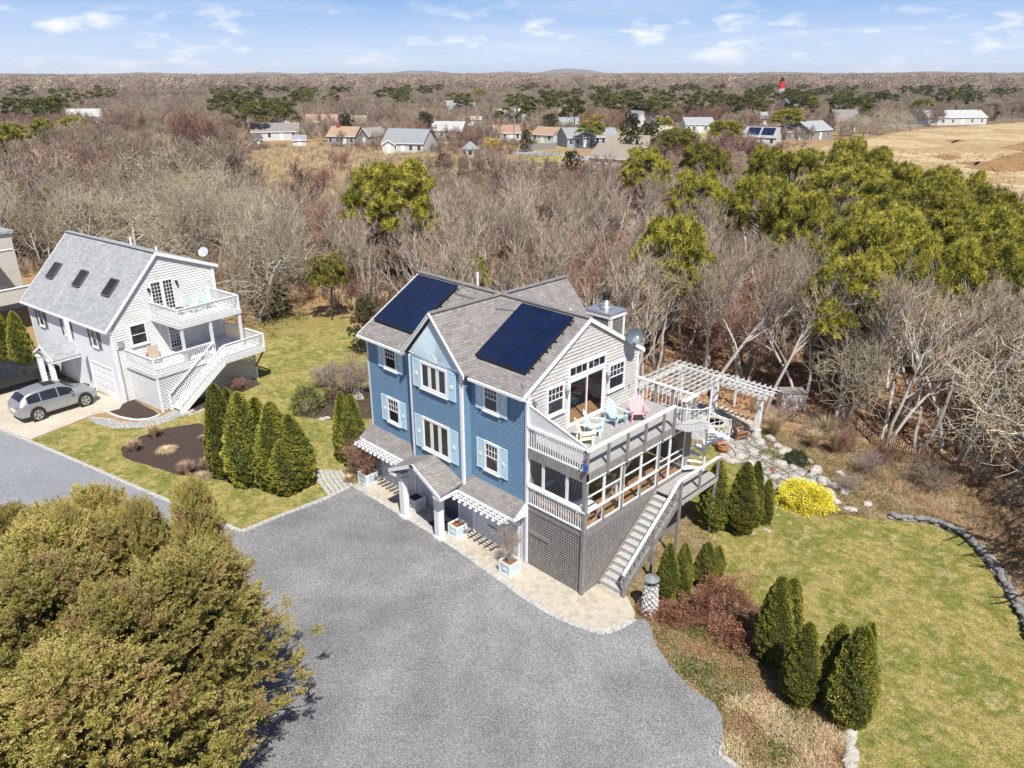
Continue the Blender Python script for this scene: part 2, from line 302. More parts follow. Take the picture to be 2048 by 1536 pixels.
def ground_mat():
    m, nt, b = newmat('forest_floor'); b.inputs['Roughness'].default_value = .97; b.inputs['Specular IOR Level'].default_value = .1
    pos = N(nt, 'ShaderNodeNewGeometry').outputs['Position']
    big = tex(nt, 'noise', .05, 5, .6); fine = tex(nt, 'noise', 1.4, 8, .72); fin2 = tex(nt, 'noise', 9, 5, .7)
    leaf = ramp(nt, [(.17, .10, .065), (.31, .185, .11), (.42, .28, .17), (.27, .20, .14)], fine.outputs[0], [.32, .46, .56, .66])
    reed = ramp(nt, [(.20, .13, .07), (.40, .28, .15), (.30, .19, .09), (.50, .38, .22)], fine.outputs[0], [.32, .46, .54, .66])
    sp = N(nt, 'ShaderNodeSeparateXYZ'); nt.links.new(pos, sp.inputs[0])
    # leaf litter under the trees close to the gardens, reeds and dry grass farther out
    d = N(nt, 'ShaderNodeVectorMath', operation='DISTANCE'); nt.links.new(pos, d.inputs[0]); d.inputs[1].default_value = (6, 32, 0)
    a = N(nt, 'ShaderNodeMath', operation='MULTIPLY_ADD'); a.inputs[1].default_value = 40; a.inputs[2].default_value = -20; nt.links.new(big.outputs[0], a.inputs[0])
    s = N(nt, 'ShaderNodeMath', operation='ADD'); nt.links.new(d.outputs['Value'], s.inputs[0]); nt.links.new(a.outputs[0], s.inputs[1])
    mr = N(nt, 'ShaderNodeMapRange'); mr.inputs[1].default_value = 34; mr.inputs[2].default_value = 48; nt.links.new(s.outputs[0], mr.inputs[0])
    x = N(nt, 'ShaderNodeMixRGB'); nt.links.new(mr.outputs[0], x.inputs[0]); nt.links.new(leaf.outputs[0], x.inputs[1]); nt.links.new(reed.outputs[0], x.inputs[2])
    f2 = ramp(nt, [(.5,)*3, (1.4,)*3], fin2.outputs[0], [.35, .65]); y = N(nt, 'ShaderNodeMixRGB', blend_type='MULTIPLY'); y.inputs[0].default_value = .8
    nt.links.new(x.outputs[0], y.inputs[1]); nt.links.new(f2.outputs[0], y.inputs[2])
    # far away: brown wood floor
    cd_ = N(nt, 'ShaderNodeVectorMath', operation='DISTANCE'); nt.links.new(pos, cd_.inputs[0]); cd_.inputs[1].default_value = (18, -19, 0)
    mr2 = N(nt, 'ShaderNodeMapRange'); mr2.inputs[1].default_value = 220; mr2.inputs[2].default_value = 420; nt.links.new(cd_.outputs['Value'], mr2.inputs[0])
    far = ramp(nt, [(.13, .095, .07), (.2, .155, .12)], big.outputs[0], [.4, .6])
    z = N(nt, 'ShaderNodeMixRGB'); nt.links.new(mr2.outputs[0], z.inputs[0]); nt.links.new(y.outputs[0], z.inputs[1]); nt.links.new(far.outputs[0], z.inputs[2])
    nt.links.new(z.outputs[0], b.inputs['Base Color'])
    bp = N(nt, 'ShaderNodeBump', i_Strength=.8, i_Distance=.08); nt.links.new(fin2.outputs[0], bp.inputs['Height']); nt.links.new(bp.outputs[0], b.inputs['Normal'])
    return m
M['ground'] = ground_mat()
M['marsh'] = mixmat('dry_marsh_grass', [(.03, [(.45, .335, .185), (.36, .245, .12), (.50, .40, .24), (.40, .29, .155)], [.36, .46, .54, .64], 'MIX', 1), (.5, [(.75,)*3, (1.15,)*3], [.4, .6], 'MULTIPLY', .9)], .95, .3, 3, .1)
M['mud'] = mixmat('rusty_marsh_mud', [(.12, [(.24, .135, .05), (.33, .20, .075), (.20, .11, .045)], [.35, .52, .66], 'MIX', 1), (.9, [(.8,)*3, (1.15,)*3], [.4, .6], 'MULTIPLY', .9)], .8, .2, 3, .05)
# ---------------------------------------------------------------- ground sheets
def sheet(name, pts, mat, z, n=0, wob=0, label=None):
    """flat area from outline points; wob roughens the edge"""
    P = [Vector((p[0], p[1], 0)) for p in pts]
    if wob:
        Q = []
        for a, b in zip(P, P[1:]+P[:1]):
            k = max(1, int((b-a).length/.35)); t = (b-a).normalized() if (b-a).length > 1e-6 else Vector((1, 0, 0)); nn = Vector((-t.y, t.x, 0))
            for i in range(k):
                q = a+(b-a)*i/k; w_ = mnoise.noise(Vector((q.x*1.3, q.y*1.3, z*99)))*wob if 0 < i else 0
                Q.append(q+nn*w_)
        P = Q
    me = bpy.data.meshes.new(name)
    me.from_pydata([(p.x, p.y, z) for p in P], [], [tuple(range(len(P)))]); 
    if me.polygons[0].normal.z < 0: me.flip_normals()
    me.materials.append(mat); o = bpy.data.objects.new(name, me); COL.objects.link(o); o['kind'] = 'structure'; return o
def px(*q): return [G(*p) for p in q]
def smoothline(pts, k=6):
    P = [Vector((p[0], p[1], 0)) for p in pts]; out = []
    for i in range(len(P)-1):
        p0, p1, p2, p3 = P[max(i-1, 0)], P[i], P[i+1], P[min(i+2, len(P)-1)]
        for j in range(k):
            t = j/k; out.append(.5*((2*p1)+(p2-p0)*t+(2*p0-5*p1+4*p2-p3)*t*t+(3*p1-p0-3*p2+p3)*t*t*t))
    return out+[P[-1]]
g = MB(); g.add([(-9000, -3000, 0), (9000, -3000, 0), (9000, 12000, 0), (-9000, 12000, 0)], [(0, 1, 2, 3)])
g.build('ground', M['ground']).__setitem__('kind', 'structure')
lawnL = px((60, 882), (180, 836), (262, 856), (340, 836), (430, 800), (480, 762), (520, 700), (500, 650), (560, 628), (690, 640), (735, 700), (740, 860), (760, 930), (722, 970), (640, 1005), (483, 1065), (250, 965))
sheet('lawn', lawnL, M['lawn'], .004, wob=.15)
yel = px((480, 660), (560, 620), (690, 630), (700, 655), (560, 672), (500, 690))
M['drygrass'] = mixmat('yellowed_grass', [(.8, [(.36, .28, .12), (.27, .23, .07), (.42, .32, .16)], [.35, .5, .66], 'MIX', 1), (22, [(.55,)*3, (1.4,)*3], [.38, .62], 'MULTIPLY', .8)], .95, .8, 40, .05)
sheet('dry_lawn', yel, M['drygrass'], .008, wob=.5)
# right-hand garden: soil and litter first, lawn over it
gard = px((1265, 1240), (1302, 1255), (1347, 1341), (1430, 1407), (1448, 1478), (1439, 1507), (1500, 1560), (1900, 1700), (2300, 1500), (2200, 1250), (2048, 1200), (1980, 1090), (1930, 1055), (1800, 1000), (1700, 935), (1600, 880), (1540, 850), (1430, 830), (1280, 860), (1200, 1000))
sheet('garden_soil', gard, M['litter'], .004, wob=.5)
lawnR = px((1375, 900), (1420, 890), (1470, 930), (1560, 985), (1600, 1010), (1650, 1035), (1780, 1040), (1850, 1048), (1925, 1072), (1980, 1120), (2020, 1180), (2060, 1280), (2100, 1400), (2200, 1600), (1760, 1720), (1715, 1560), (1700, 1470), (1705, 1400), (1650, 1330), (1580, 1310), (1540, 1230), (1470, 1180), (1440, 1140), (1450, 1100), (1400, 1065), (1380, 1000))
sheet('lawn', lawnR, M['lawn'], .008, wob=.45)
# gravel yard and the drive on the left
yard = px((0, 1130), (-200, 1000), (-400, 800), (0, 858), (60, 882), (250, 965), (483, 1065), (640, 1005), (709, 973), (881, 1077), (999, 1159), (1090, 1222), (1187, 1263), (1240, 1258), (1267, 1239), (1290, 1238), (1302, 1255), (1311, 1288), (1347, 1341), (1382, 1377), (1430, 1407), (1445, 1436), (1448, 1478), (1439, 1507), (1560, 1600), (1500, 2300), (-300, 2600))
sheet('gravel_yard', yard, M['gravel'], .012)
drv = px((-400, 795), (0, 861), (60, 885), (247, 967), (430, 1046), (330, 1120), (0, 1080), (-300, 1100))
sheet('gravel_drive', drv, M['asphalt'], .016, wob=.12)
shell = px((-260, 720), (0, 700), (120, 760), (250, 803), (240, 818), (180, 832), (60, 880), (0, 858), (-200, 820))
sheet('shell_drive', shell, M['shell'], .020, wob=.06)
# marsh and mud far right, dry reed field, village ground and road
sheet('marsh', px((1480, 345), (1560, 312), (1700, 285), (1800, 262), (2100, 240), (2500, 250), (2500, 500), (2048, 420), (1900, 400), (1700, 380)), M['marsh'], .02, wob=4)
for q in [[(1935, 335), (1990, 318), (2060, 300), (2300, 290), (2300, 350), (2048, 342), (1990, 345)], [(1860, 312), (1900, 309), (1925, 316), (1890, 321)], [(1890, 281), (1920, 279), (1930, 283), (1905, 286)], [(2000, 296), (2048, 285), (2100, 290), (2060, 306)], [(1900, 326), (1960, 323), (1950, 332)]]:
    sheet('marsh_mud', px(*q), M['mud'], .04, wob=2)
sheet('reed_field', px((470, 340), (520, 312), (600, 300), (760, 312), (950, 318), (1060, 325), (1000, 345), (760, 350), (700, 420), (560, 400)), M['marsh'], .03, wob=3)
M['tarmac'] = plain('pale_asphalt_road', (.30, .30, .31), .9, .1, .5)
M['vlawn'] = mixmat('village_grass', [(.1, [(.36, .29, .16), (.24, .24, .07), (.42, .34, .2)], [.35, .5, .65], 'MIX', 1)], .95, 0)
sheet('village_green', px((985, 300), (1060, 296), (1300, 296), (1500, 290), (1500, 262), (1420, 256), (1250, 262), (1040, 290)), M['vlawn'], .03, wob=3)
sheet('grass_plot', px((1010, 324), (1060, 311), (1150, 313), (1130, 322), (1060, 330)), M['lawn'], .06, wob=1)
sheet('road', px((1000, 306), (1050, 300), (1130, 308), (1230, 322), (1228, 328), (1110, 314), (1040, 308)), M['tarmac'], .05)
sheet('far_road', px((1690, 247), (1800, 246), (1880, 250), (1790, 255), (1700, 252)), M['tarmac'], .05, wob=.5)
# mulch beds
z10 = lambda x, y: (200+x*.2734, 640+y*.2734)
bed1 = px(z10(40, 670), z10(120, 620), z10(250, 585), z10(440, 690), z10(360, 725), z10(240, 730), z10(120, 705))
sheet('mulch_bed', bed1, M['mulch'], .014, wob=.08)
bed2 = px(z10(300, 850), z10(500, 790), z10(720, 755), z10(860, 800), z10(900, 900), z10(1500, 1100), z10(1560, 1180), z10(1420, 1270), z10(1240, 1230), z10(1050, 1220), z10(850, 1165), z10(560, 1130), z10(400, 1080), z10(180, 1010), z10(160, 930))
MBEDS = [bed1, bed2]
sheet('mulch_bed', bed2, M['mulch'], .010, wob=.15)
sheet('mulch_bed', px(z10(1400, 700), z10(1620, 560), z10(1800, 470), z10(2000, 500), z10(2000, 720), z10(1800, 740), z10(1560, 720)), M['mulch'], .010, wob=.2)
sheet('mulch_bed', px(z10(560, 640), z10(830, 520), z10(1100, 400), z10(1180, 470), z10(900, 590), z10(650, 690)), M['mulch'], .012, wob=.15)
sheet('mulch_bed', px((695, 940), (735, 900), (760, 925), (724, 962)), M['litter'], .012, wob=.1)
sheet('cedar_bed', px((-300, 1150), (100, 1120), (330, 1150), (470, 1250), (480, 1400), (400, 1600), (-100, 2300), (-900, 1900)), M['litter'], .02, wob=.4)
# concrete apron with its cobble kerb
apron_edge = smoothline(px((709, 973), (881, 1077), (999, 1159), (1090, 1222), (1187, 1263), (1230, 1260), (1267, 1239)), 5)
apron = apron_edge+[Vector((5.1, .55, 0)), Vector((4.3, 1.12, 0)), Vector((0, 1.2, 0)), Vector((-10.3, .3, 0)), Vector((-10.5, -.8, 0))]
a = MB(); P = [(p.x, p.y, .03) for p in apron]; a.prism(P, (0, 0, -.03)); o = a.build('concrete_apron', M['concrete'])
o['kind'] = 'structure'
def kerb(name, line, w_, h, step, mat, seed, label, cat='kerb', z0=0.0, wj=.08):
    rnd = random.Random(seed); mb = MB(); acc = 0; i = 0; pts = [Vector((p[0], p[1], 0)) for p in line]
    cum = [0]
    for a, b in zip(pts, pts[1:]): cum.append(cum[-1]+(b-a).length)
    def at(s):
        for j in range(len(pts)-1):
            if s <= cum[j+1]+1e-6: return pts[j]+(pts[j+1]-pts[j])*((s-cum[j])/max(1e-6, cum[j+1]-cum[j]))
        return pts[-1]
    s = 0
    while s < cum[-1]-step*.4:
        l = step*rnd.uniform(.85, 1.15); a, b = at(s+.008), at(min(s+l-.012, cum[-1]))
        hh = h*rnd.uniform(.85, 1.1); ww = w_*rnd.uniform(1-wj, 1+wj)
        mb.beam((a.x, a.y, z0+hh/2), (b.x, b.y, z0+hh/2), ww, hh); s += l
    return tag(mb.build(name, mat, bevel=.006), label, cat)
kerb('cobble_kerb', apron_edge, .24, .045, .30, M['cobble'], 1, 'pale granite cobble edging curving round the concrete apron of the blue house', z0=.012)
kerb('cobble_kerb', px((483, 1065), (560, 1033), (640, 1003), (700, 975)), .2, .08, .26, M['cobble'], 2, 'row of granite cobbles between the left lawn and the gravel yard')
kerb('cobble_kerb', px((0, 860), (60, 884), (150, 922), (250, 966), (370, 1018), (483, 1065)), .2, .08, .26, M['cobble'], 3, 'row of granite cobbles along the drive beside the left lawn')
kerb('brick_edging', px((1449, 1490), (1438, 1509), (1470, 1534), (1520, 1565)), .18, .06, .3, M['cobble'], 4, 'short corner of pale block edging at the bottom of the gravel yard')
# paved cobble fan path between lawn and apron, flagstone path
def stones(name, pts_fn, mat, label, cat, seed=0, kind=None):
    return
rnd = random.Random(5); mb = MB()
c0, c1 = G(632, 948), G(724, 966)
arcA = smoothline(px((628, 940), (636, 965), (655, 990)), 6); arcB = smoothline(px((684, 941), (690, 950), (708, 972)), 6)
nA = len(arcA)
for i in range(nA-1):
    for j in range(6):
        f0, f1 = j/6+.01, (j+1)/6-.01; q = [arcA[i].lerp(arcB[i], f0), arcA[i].lerp(arcB[i], f1), arcA[i+1].lerp(arcB[i+1], f1), arcA[i+1].lerp(arcB[i+1], f0)]
        c = sum(q, Vector())/4; q = [c+(p-c)*.93 for p in q]; h = rnd.uniform(.03, .04); mb.prism([(p.x, p.y, h) for p in q], (0, 0, -h))
tag(mb.build('paved_path', M['cobble']), kind='structure')
def flags(name, A, B, n, m, mat, seed, h=.035, gap=.9, jit=.25):
    rnd = random.Random(seed); mb = MB(); A = smoothline(A, n); B = smoothline(B, n); k = min(len(A), len(B))
    g_ = {}
    for i in range(k):
        for j in range(m+1):
            p = A[i].lerp(B[i], j/m); d = (A[min(i+1, k-1)]-A[max(i-1, 0)]).length/2
            g_[i, j] = p+Vector((rnd.uniform(-1, 1), rnd.uniform(-1, 1), 0))*d*jit
    for i in range(k-1):
        for j in range(m):
            q = [g_[i, j], g_[i, j+1], g_[i+1, j+1], g_[i+1, j]]; c = sum(q, Vector())/4; q = [c+(p-c)*gap for p in q]; hh = h*rnd.uniform(.8, 1.15)
            mb.prism([(p.x, p.y, hh) for p in q], (0, 0, -hh))
    return tag(mb.build(name, mat), kind='structure')
flags('flagstone_path', px((175, 833), (210, 836), (265, 845), (310, 838), (345, 822), (372, 812)), px((190, 848), (225, 856), (270, 857), (325, 848), (366, 832), (392, 822)), 5, 3, M['flag'], 4)
rnd = random.Random(9)
for k, q in enumerate([(382, 828), (396, 824), (404, 820), (420, 817)]):
    p = G(*q); o = MB().rock((p.x, p.y, .0), .22, .17, .03, rnd, rnd.uniform(0, 3)).build('stepping_stone', M['flag'])
    tag(o, ['stepping stone in the grass nearest the foot of the white stairs', 'second stepping stone from the white stairs', 'third stepping stone from the white stairs', 'stepping stone nearest the tall arborvitae group'][k], 'stepping stone', 'stepping stones in the left lawn')
kerb('bed_edging', smoothline(px(z10(40, 668), z10(120, 706), z10(240, 732), z10(360, 728), z10(440, 695)), 5), .1, .09, .5, M['white_dirty'], 8, 'pale curved edging of the small mulch bed by the white lattice', wj=.02)
# ================================================================ wall builders
class Frame:
    """plane frame: o origin, a along, n outward; maps (s, z, d) to a point"""
    def __init__(s, o, a, n): s.o, s.a, s.n = Vector(o), Vector(a).normalized(), Vector(n).normalized()
    def p(s, x, z, d=0): return s.o+s.a*x+s.n*d+Vector((0, 0, z))
def clap(fr, z0, z1, span, step=.11, lap=.016, holes=()):
    """lap siding: slanted boards between z0 and z1; span(z) gives the width range, holes are (s0, s1, z0, z1)"""
    mb = MB(); z = z0
    while z < z1-.005:
        t = min(z+step, z1); s0, s1 = span((z+t)/2)
        iv = [(s0, s1)]
        for h in holes:
            if h[2] < t-.03 and h[3] > z+.03:
                nv = []
                for a, b in iv:
                    if h[1] <= a or h[0] >= b: nv.append((a, b))
                    else:
                        if h[0] > a: nv.append((a, h[0]))
                        if h[1] < b: nv.append((h[1], b))
                iv = nv
        for a, b in iv:
            if b-a < .01: continue
            mb.add([fr.p(a, z, lap), fr.p(b, z, lap), fr.p(b, t, 0), fr.p(a, t, 0), fr.p(a, z, 0), fr.p(b, z, 0)], [(0, 1, 2, 3), (4, 5, 1, 0)])
        z = t
    return mb
def fbox(mb, fr, s0, s1, z0, z1, d0, d1):
    vs = [fr.p(s, z, d) for d in (d0, d1) for s, z in ((s0, z0), (s1, z0), (s1, z1), (s0, z1))]
    return mb.add(vs, [(3,2,1,0),(4,5,6,7),(0,1,5,4),(1,2,6,5),(2,3,7,6),(3,0,4,7)])
def window(parent, fr, s0, s1, z0, z1, kind='sash', fw=.1, frame_m='white', sill=True, cols=4, d=.042, pane_m='glassdk', depth=.05, name='window'):
    """trim boards, pane, muntins. s/z are the outside of the trim"""
    mb = MB(); D = d+depth
    fbox(mb, fr, s0, s0+fw, z0, z1, d-.02, D); fbox(mb, fr, s1-fw, s1, z0, z1, d-.02, D)
    fbox(mb, fr, s0+fw, s1-fw, z1-fw, z1, d-.02, D); fbox(mb, fr, s0+fw, s1-fw, z0, z0+fw, d-.02, D)
    if sill: fbox(mb, fr, s0-.03, s1+.03, z0-.06, z0-.002, d-.02, D+.03)
    f = mb.build(name, M[frame_m], parent)
    a, b, c, e = s0+fw, s1-fw, z0+fw, z1-fw; mu = MB(); t = .022; dd = d+depth*.55
    def bar(x0, x1, y0, y1): fbox(mu, fr, x0, x1, y0, y1, d+.012, dd)
    if kind == 'sash':
        zm = (c+e)/2; bar(a, b, zm-.025, zm+.025)
        for i in range(1, cols): x = a+(b-a)*i/cols; bar(x-t/2, x+t/2, zm+.027, e)
        zz = zm+(e-zm)/2; bar(a, b, zz-t/2, zz+t/2)
    elif kind == 'triple':
        for i in (1, 2): x = a+(b-a)*i/3; bar(x-.06, x+.06, c, e)
        for i in range(3):
            x0 = a+(b-a)*i/3+(.062 if i else 0); x1 = a+(b-a)*(i+1)/3-(.062 if i < 2 else 0)
            bar(x0, x0+.035, c, e); bar(x1-.035, x1, c, e); bar(x0+.036, x1-.036, c, c+.035); bar(x0+.036, x1-.036, e-.035, e)
    elif kind == 'grid':
        for i in range(1, cols): x = a+(b-a)*i/cols; bar(x-t/2, x+t/2, c, e)
        n = max(2, round((e-c)/((b-a)/cols*1.2)))
        for i in range(1, n): y = c+(e-c)*i/n; bar(a, b, y-t/2, y+t/2)
    elif kind == 'two': bar(a, b, (c+e)/2-.02, (c+e)/2+.02)
    elif kind == 'transom':
        m_ = (a+b)/2; bar(m_-.06, m_+.06, c, e)
        for s_ in (a, m_):
            for i in range(1, 3): x = s_+(b-a)/2*i/3; bar(x-t/2, x+t/2, c, e)
    if mu.v: mu.build('muntins', M[frame_m], f)
    pm = MB(); pm.poly([fr.p(a, c, d+.008), fr.p(b, c, d+.008), fr.p(b, e, d+.008), fr.p(a, e, d+.008)]); pm.build('pane', M[pane_m], f)
    return f
def shutter(parent, fr, s0, s1, z0, z1, d=.037, mat='palebl', emblem=True):
    mb = MB(); t = .05
    fbox(mb, fr, s0, s0+t, z0, z1, d, d+.035); fbox(mb, fr, s1-t, s1, z0, z1, d, d+.035)
    for a, b in ((z0, z0+.08), (z1-.08, z1)): fbox(mb, fr, s0+t, s1-t, a, b, d, d+.033)
    fbox(mb, fr, s0+t, s1-t, z0+.08, z1-.08, d, d+.02); fbox(mb, fr, s0+t+.03, s1-t-.03, z0+.12, z1-.12, d+.02, d+.028)
    o = mb.build('shutter', M[mat], parent)
    if emblem:
        cx, cz, r = (s0+s1)/2, (z0+z1)/2-.02, (s1-s0)*.2; e = MB()
        pts = [fr.p(cx-r*.5, cz-r*.9, d+.03)]+[fr.p(cx+r*math.cos(a), cz-r*.1+r*math.sin(a), d+.03) for a in [math.radians(x) for x in range(200, -21, -20)]]+[fr.p(cx+r*.5, cz-r*.9, d+.03)]
        e.prism(pts, fr.n*.02); e.build('shell_emblem', M['white'], o)
        h = MB(); fbox(h, fr, cx-.012, cx+.012, z0-.12, z0+.02, d+.036, d+.05); fbox(h, fr, cx-.05, cx+.05, z0-.06, z0-.04, d+.036, d+.05); h.build('shutter_dog', M['black'], o)
    return o
def wallpoly(parent, name, pts, th, mat):
    """solid wall panel behind siding"""
    return MB().prism(pts, th).build(name, M[mat], parent)
def lattice(fr, s0, s1, z0, z1, step, wd, d=.0, diag=False):
    mb = MB()
    if not diag:
        x = s0
        while x < s1: fbox(mb, fr, x, min(x+wd, s1), z0, z1(x) if callable(z1) else z1, d, d+.01); x += step
        z = z0
        while z < (z1(s0) if callable(z1) else z1):
            fbox(mb, fr, s0, s1, z, z+wd, d+.011, d+.02); z += step
    else:
        H = z1-z0; Wd = s1-s0; q = step*1.414; k = -H
        while k < Wd:
            for sg in (1, -1):
                # line s = k + t (sg 1) or s = Wd-k-t
                t0, t1 = max(0, -k), min(H, Wd-k)
                if t1 > t0+.01:
                    a = (s0+k+t0, z0+t0) if sg == 1 else (s1-k-t0, z0+t0); b = (s0+k+t1, z0+t1) if sg == 1 else (s1-k-t1, z0+t1)
                    mb.beam(fr.p(*a, d+(0 if sg == 1 else .01)), fr.p(*b, d+(0 if sg == 1 else .01)), .008, wd, up=fr.n.cross(Vector((b[0]-a[0], 0, b[1]-a[1])) if False else (fr.p(*b)-fr.p(*a))))
            k += q
    return mb
def balusters(p, q, z0, z1, n, w_=.035):
    mb = MB(); p, q = Vector(p), Vector(q)
    for i in range(n):
        c = p.lerp(q, (i+.5)/n); mb.box(c.x-w_/2, c.x+w_/2, c.y-w_/2, c.y+w_/2, c.z+z0, c.z+z1)
    return mb
Z = Vector((0, 0, 1))
# ================================================================ BLUE HOUSE
H = empty('blue_house', (0, 0, 0), 0, 'tall blue clapboard house with solar panels, pale shutters, sunburst gable and grey decks', 'house')
W, D, DY = 10.36, 2.97, 7.0
F = Frame((0, 0, 0), (1, 0, 0), (0, -1, 0)); FB = Frame((0, -.46, 0), (1, 0, 0), (0, -1, 0))
GS = Frame((0, 0, 0), (0, 1, 0), (1, 0, 0))         # gable side, s = y
EZ, EY, RZ, RY = 7.56, -.35, 9.80, 3.5; SL = (RZ-EZ)/(RY-EY); ZW = EZ+.35*SL
BX0, BX1, BXC = -6.56, -3.24, -4.8
core = MB()   # solid body behind the siding, with a room cut out behind the sliding door
core.prism([(-W+.01, .01, 0), (-.01, .01, 0), (-.01, .01, ZW-.05), (-W+.01, .01, ZW-.05)], (0, .15, 0))
core.prism([(-W+.01, DY-.01, 0), (-.01, DY-.01, 0), (-.01, DY-.01, ZW-.05), (-W+.01, DY-.01, ZW-.05)], (0, -.15, 0))
core.prism([(-W+.01, .17, 0), (-W+.01, DY-.17, 0), (-W+.01, DY-.17, ZW), (-W+.01, RY, RZ-.12), (-W+.01, .17, ZW)], (.15, 0, 0))
for a, b, c, e in ((.17, 2.3, 0, ZW-.0), (4.68, DY-.17, 0, ZW), (2.301, 4.679, 0, 5.4), (2.301, 4.679, 8.0, 9.0)): core.box(-.14, -.012, a, b, c, e)
core.prism([(-.012, .17, ZW+.001), (-.012, DY-.17, ZW+.001), (-.012, RY+.35, RZ-.35), (-.012, RY-.35, RZ-.35)], (-.12, 0, 0))
core.build('wall_core', M['white_dirty'], H)
room = MB(); room.add([(-4, 1, 5.41), (-.15, 1, 5.41), (-.15, 6, 5.41), (-4, 6, 5.41)], [(0, 1, 2, 3)]); room.build('room_floor', M['floorwood'], H)
M['room'] = plain('room_wall', (.42, .40, .36), .9, .05, 1)
room = MB(); room.box(-4.1, -4.0, 1, 6, 5.4, 8.2); room.box(-4, -.15, .9, 1, 5.4, 8.2); room.box(-4, -.15, 6, 6.1, 5.4, 8.2); room.box(-4, -.15, 1, 6, 8.2, 8.25); room.build('room_wall', M['room'], H)
M['bluewall'] = M['blue']
clap(F, 2.78, ZW, lambda z: (-W, BX0-.02), .12, .034).build('clapboard_wall', M['blue'], H)
clap(F, 2.78, ZW, lambda z: (BX1+.02, 0), .12, .034).build('clapboard_wall', M['blue'], H)
clap(FB, 2.62, 7.6, lambda z: (BX0, BX1), .12, .034).build('clapboard_wall', M['blue'], H)
for x, nx in ((BX0, -1), (BX1, 1)):
    clap(Frame((x, -.46, 0), (0, 1, 0), (nx, 0, 0)), 2.7, 7.75, lambda z: (0, .46), .12, .034).build('clapboard_wall', M['blue'], H)
MB().box(BX0+.005, BX1-.005, -.455, -.002, 2.5, 7.62).build('bay_core', M['blue'], H)
clap(Frame((-W, 0, 0), (0, 1, 0), (-1, 0, 0)), 2.7, 9.6, lambda z: (max(0, (z+.17-ZW)/SL), DY-max(0, (z+.17-ZW)/SL)), .12).build('clapboard_wall', M['shingle'], H)
# garage level wall and doors under the pent roof
M['garwall'] = plain('pale_lilac_garage_paint', (.60, .62, .68), .5, .05, 2)
clap(F, 0, 2.75, lambda z: (-W, 0), .11, holes=((-9.75, -7.2, 0, 2.2), (-5.75, -4.0, 0, 2.15), (-3.15, -.45, 0, 2.2))).build('clapboard_wall', M['garwall'], H)
for s0, s1 in ((-9.7, -7.25), (-3.1, -.5)):
    mb = MB(); fbox(mb, F, s0-.1, s0, 0, 2.25, -.01, .05); fbox(mb, F, s1, s1+.1, 0, 2.25, -.01, .05); fbox(mb, F, s0-.1, s1+.1, 2.252, 2.36, -.01, .05); f = mb.build('garage_door', M['white'], H)
    for k in range(4):
        p_ = MB(); z0 = .02+k*.55; fbox(p_, F, s0, s1, z0, z0+.53, -.02, .0)
        for j in range(5): a = s0+.12+j*(s1-s0-.1)/5; fbox(p_, F, a, a+(s1-s0)/5-.14, z0+.1, z0+.43, .001, .012)
        p_.build('door_section', M['garwall'], f)
    h = MB(); fbox(h, F, (s0+s1)/2-.5, (s0+s1)/2+.1, .8, .84, .012, .03); h.build('handle', M['black'], f)
mb = MB(); fbox(mb, F, -5.7, -5.6, 0, 2.15, -.01, .05); fbox(mb, F, -4.15, -4.05, 0, 2.15, -.01, .05); fbox(mb, F, -5.7, -4.05, 2.152, 2.26, -.01, .05); fbox(mb, F, -5.2, -5.12, 0, 2.15, -.01, .05)
ed = mb.build('entrance_door', M['white'], H)
mb = MB(); fbox(mb, F, -5.11, -4.16, .02, 2.14, -.02, .02); fbox(mb, F, -5.0, -4.27, 1.1, 2.0, .021, .03); mb.build('door_leaf', plain('dark_blue_door', (.03, .05, .09), .4, .1, 3), ed)
mb = MB(); fbox(mb, F, -5.59, -5.21, .02, 2.14, -.02, .01); mb.build('sidelight', M['glassdk'], ed)
# corner trim
for nm, c in (('corner_board', [(-W-.02, -.03, 2.8, .12, .12, ZW-.03)]), ('corner_board', [(-.10, -.035, 0, .17, .12, ZW-.05)]), ('corner_board', [(BX0-.03, -.495, 2.75, .12, .1, 7.62)]), ('corner_board', [(BX1-.09, -.495, 2.55, .14, .1, 7.62)]), ('corner_board', [(-.09, DY-.08, 5.35, .13, .12, ZW)])):
    for x, y, z, a, b, t in c: MB().box(x, x+a, y, y+b, z, t).build(nm, M['white'], H)
# windows and shutters of the front
def wset(fr, s0, s1, z0, z1, kind='sash', sh=.44):
    window(H, fr, s0, s1, z0, z1, kind, cols=4 if kind == 'sash' else 3)
    shutter(H, fr, s0-sh-.02, s0-.02, z0-.04, z1-.01); shutter(H, fr, s1+.02, s1+sh+.02, z0-.04, z1-.01)
wset(F, -8.98, -8.05, 6.24, 7.38); wset(F, -8.98, -8.05, 3.55, 4.83)
wset(F, -2.38, -1.5, 6.22, 7.38); wset(F, -2.38, -1.5, 3.52, 4.85)
wset(FB, -5.78, -4.05, 6.33, 7.56, 'triple', .5); wset(FB, -5.82, -4.02, 3.43, 4.98, 'triple', .5)
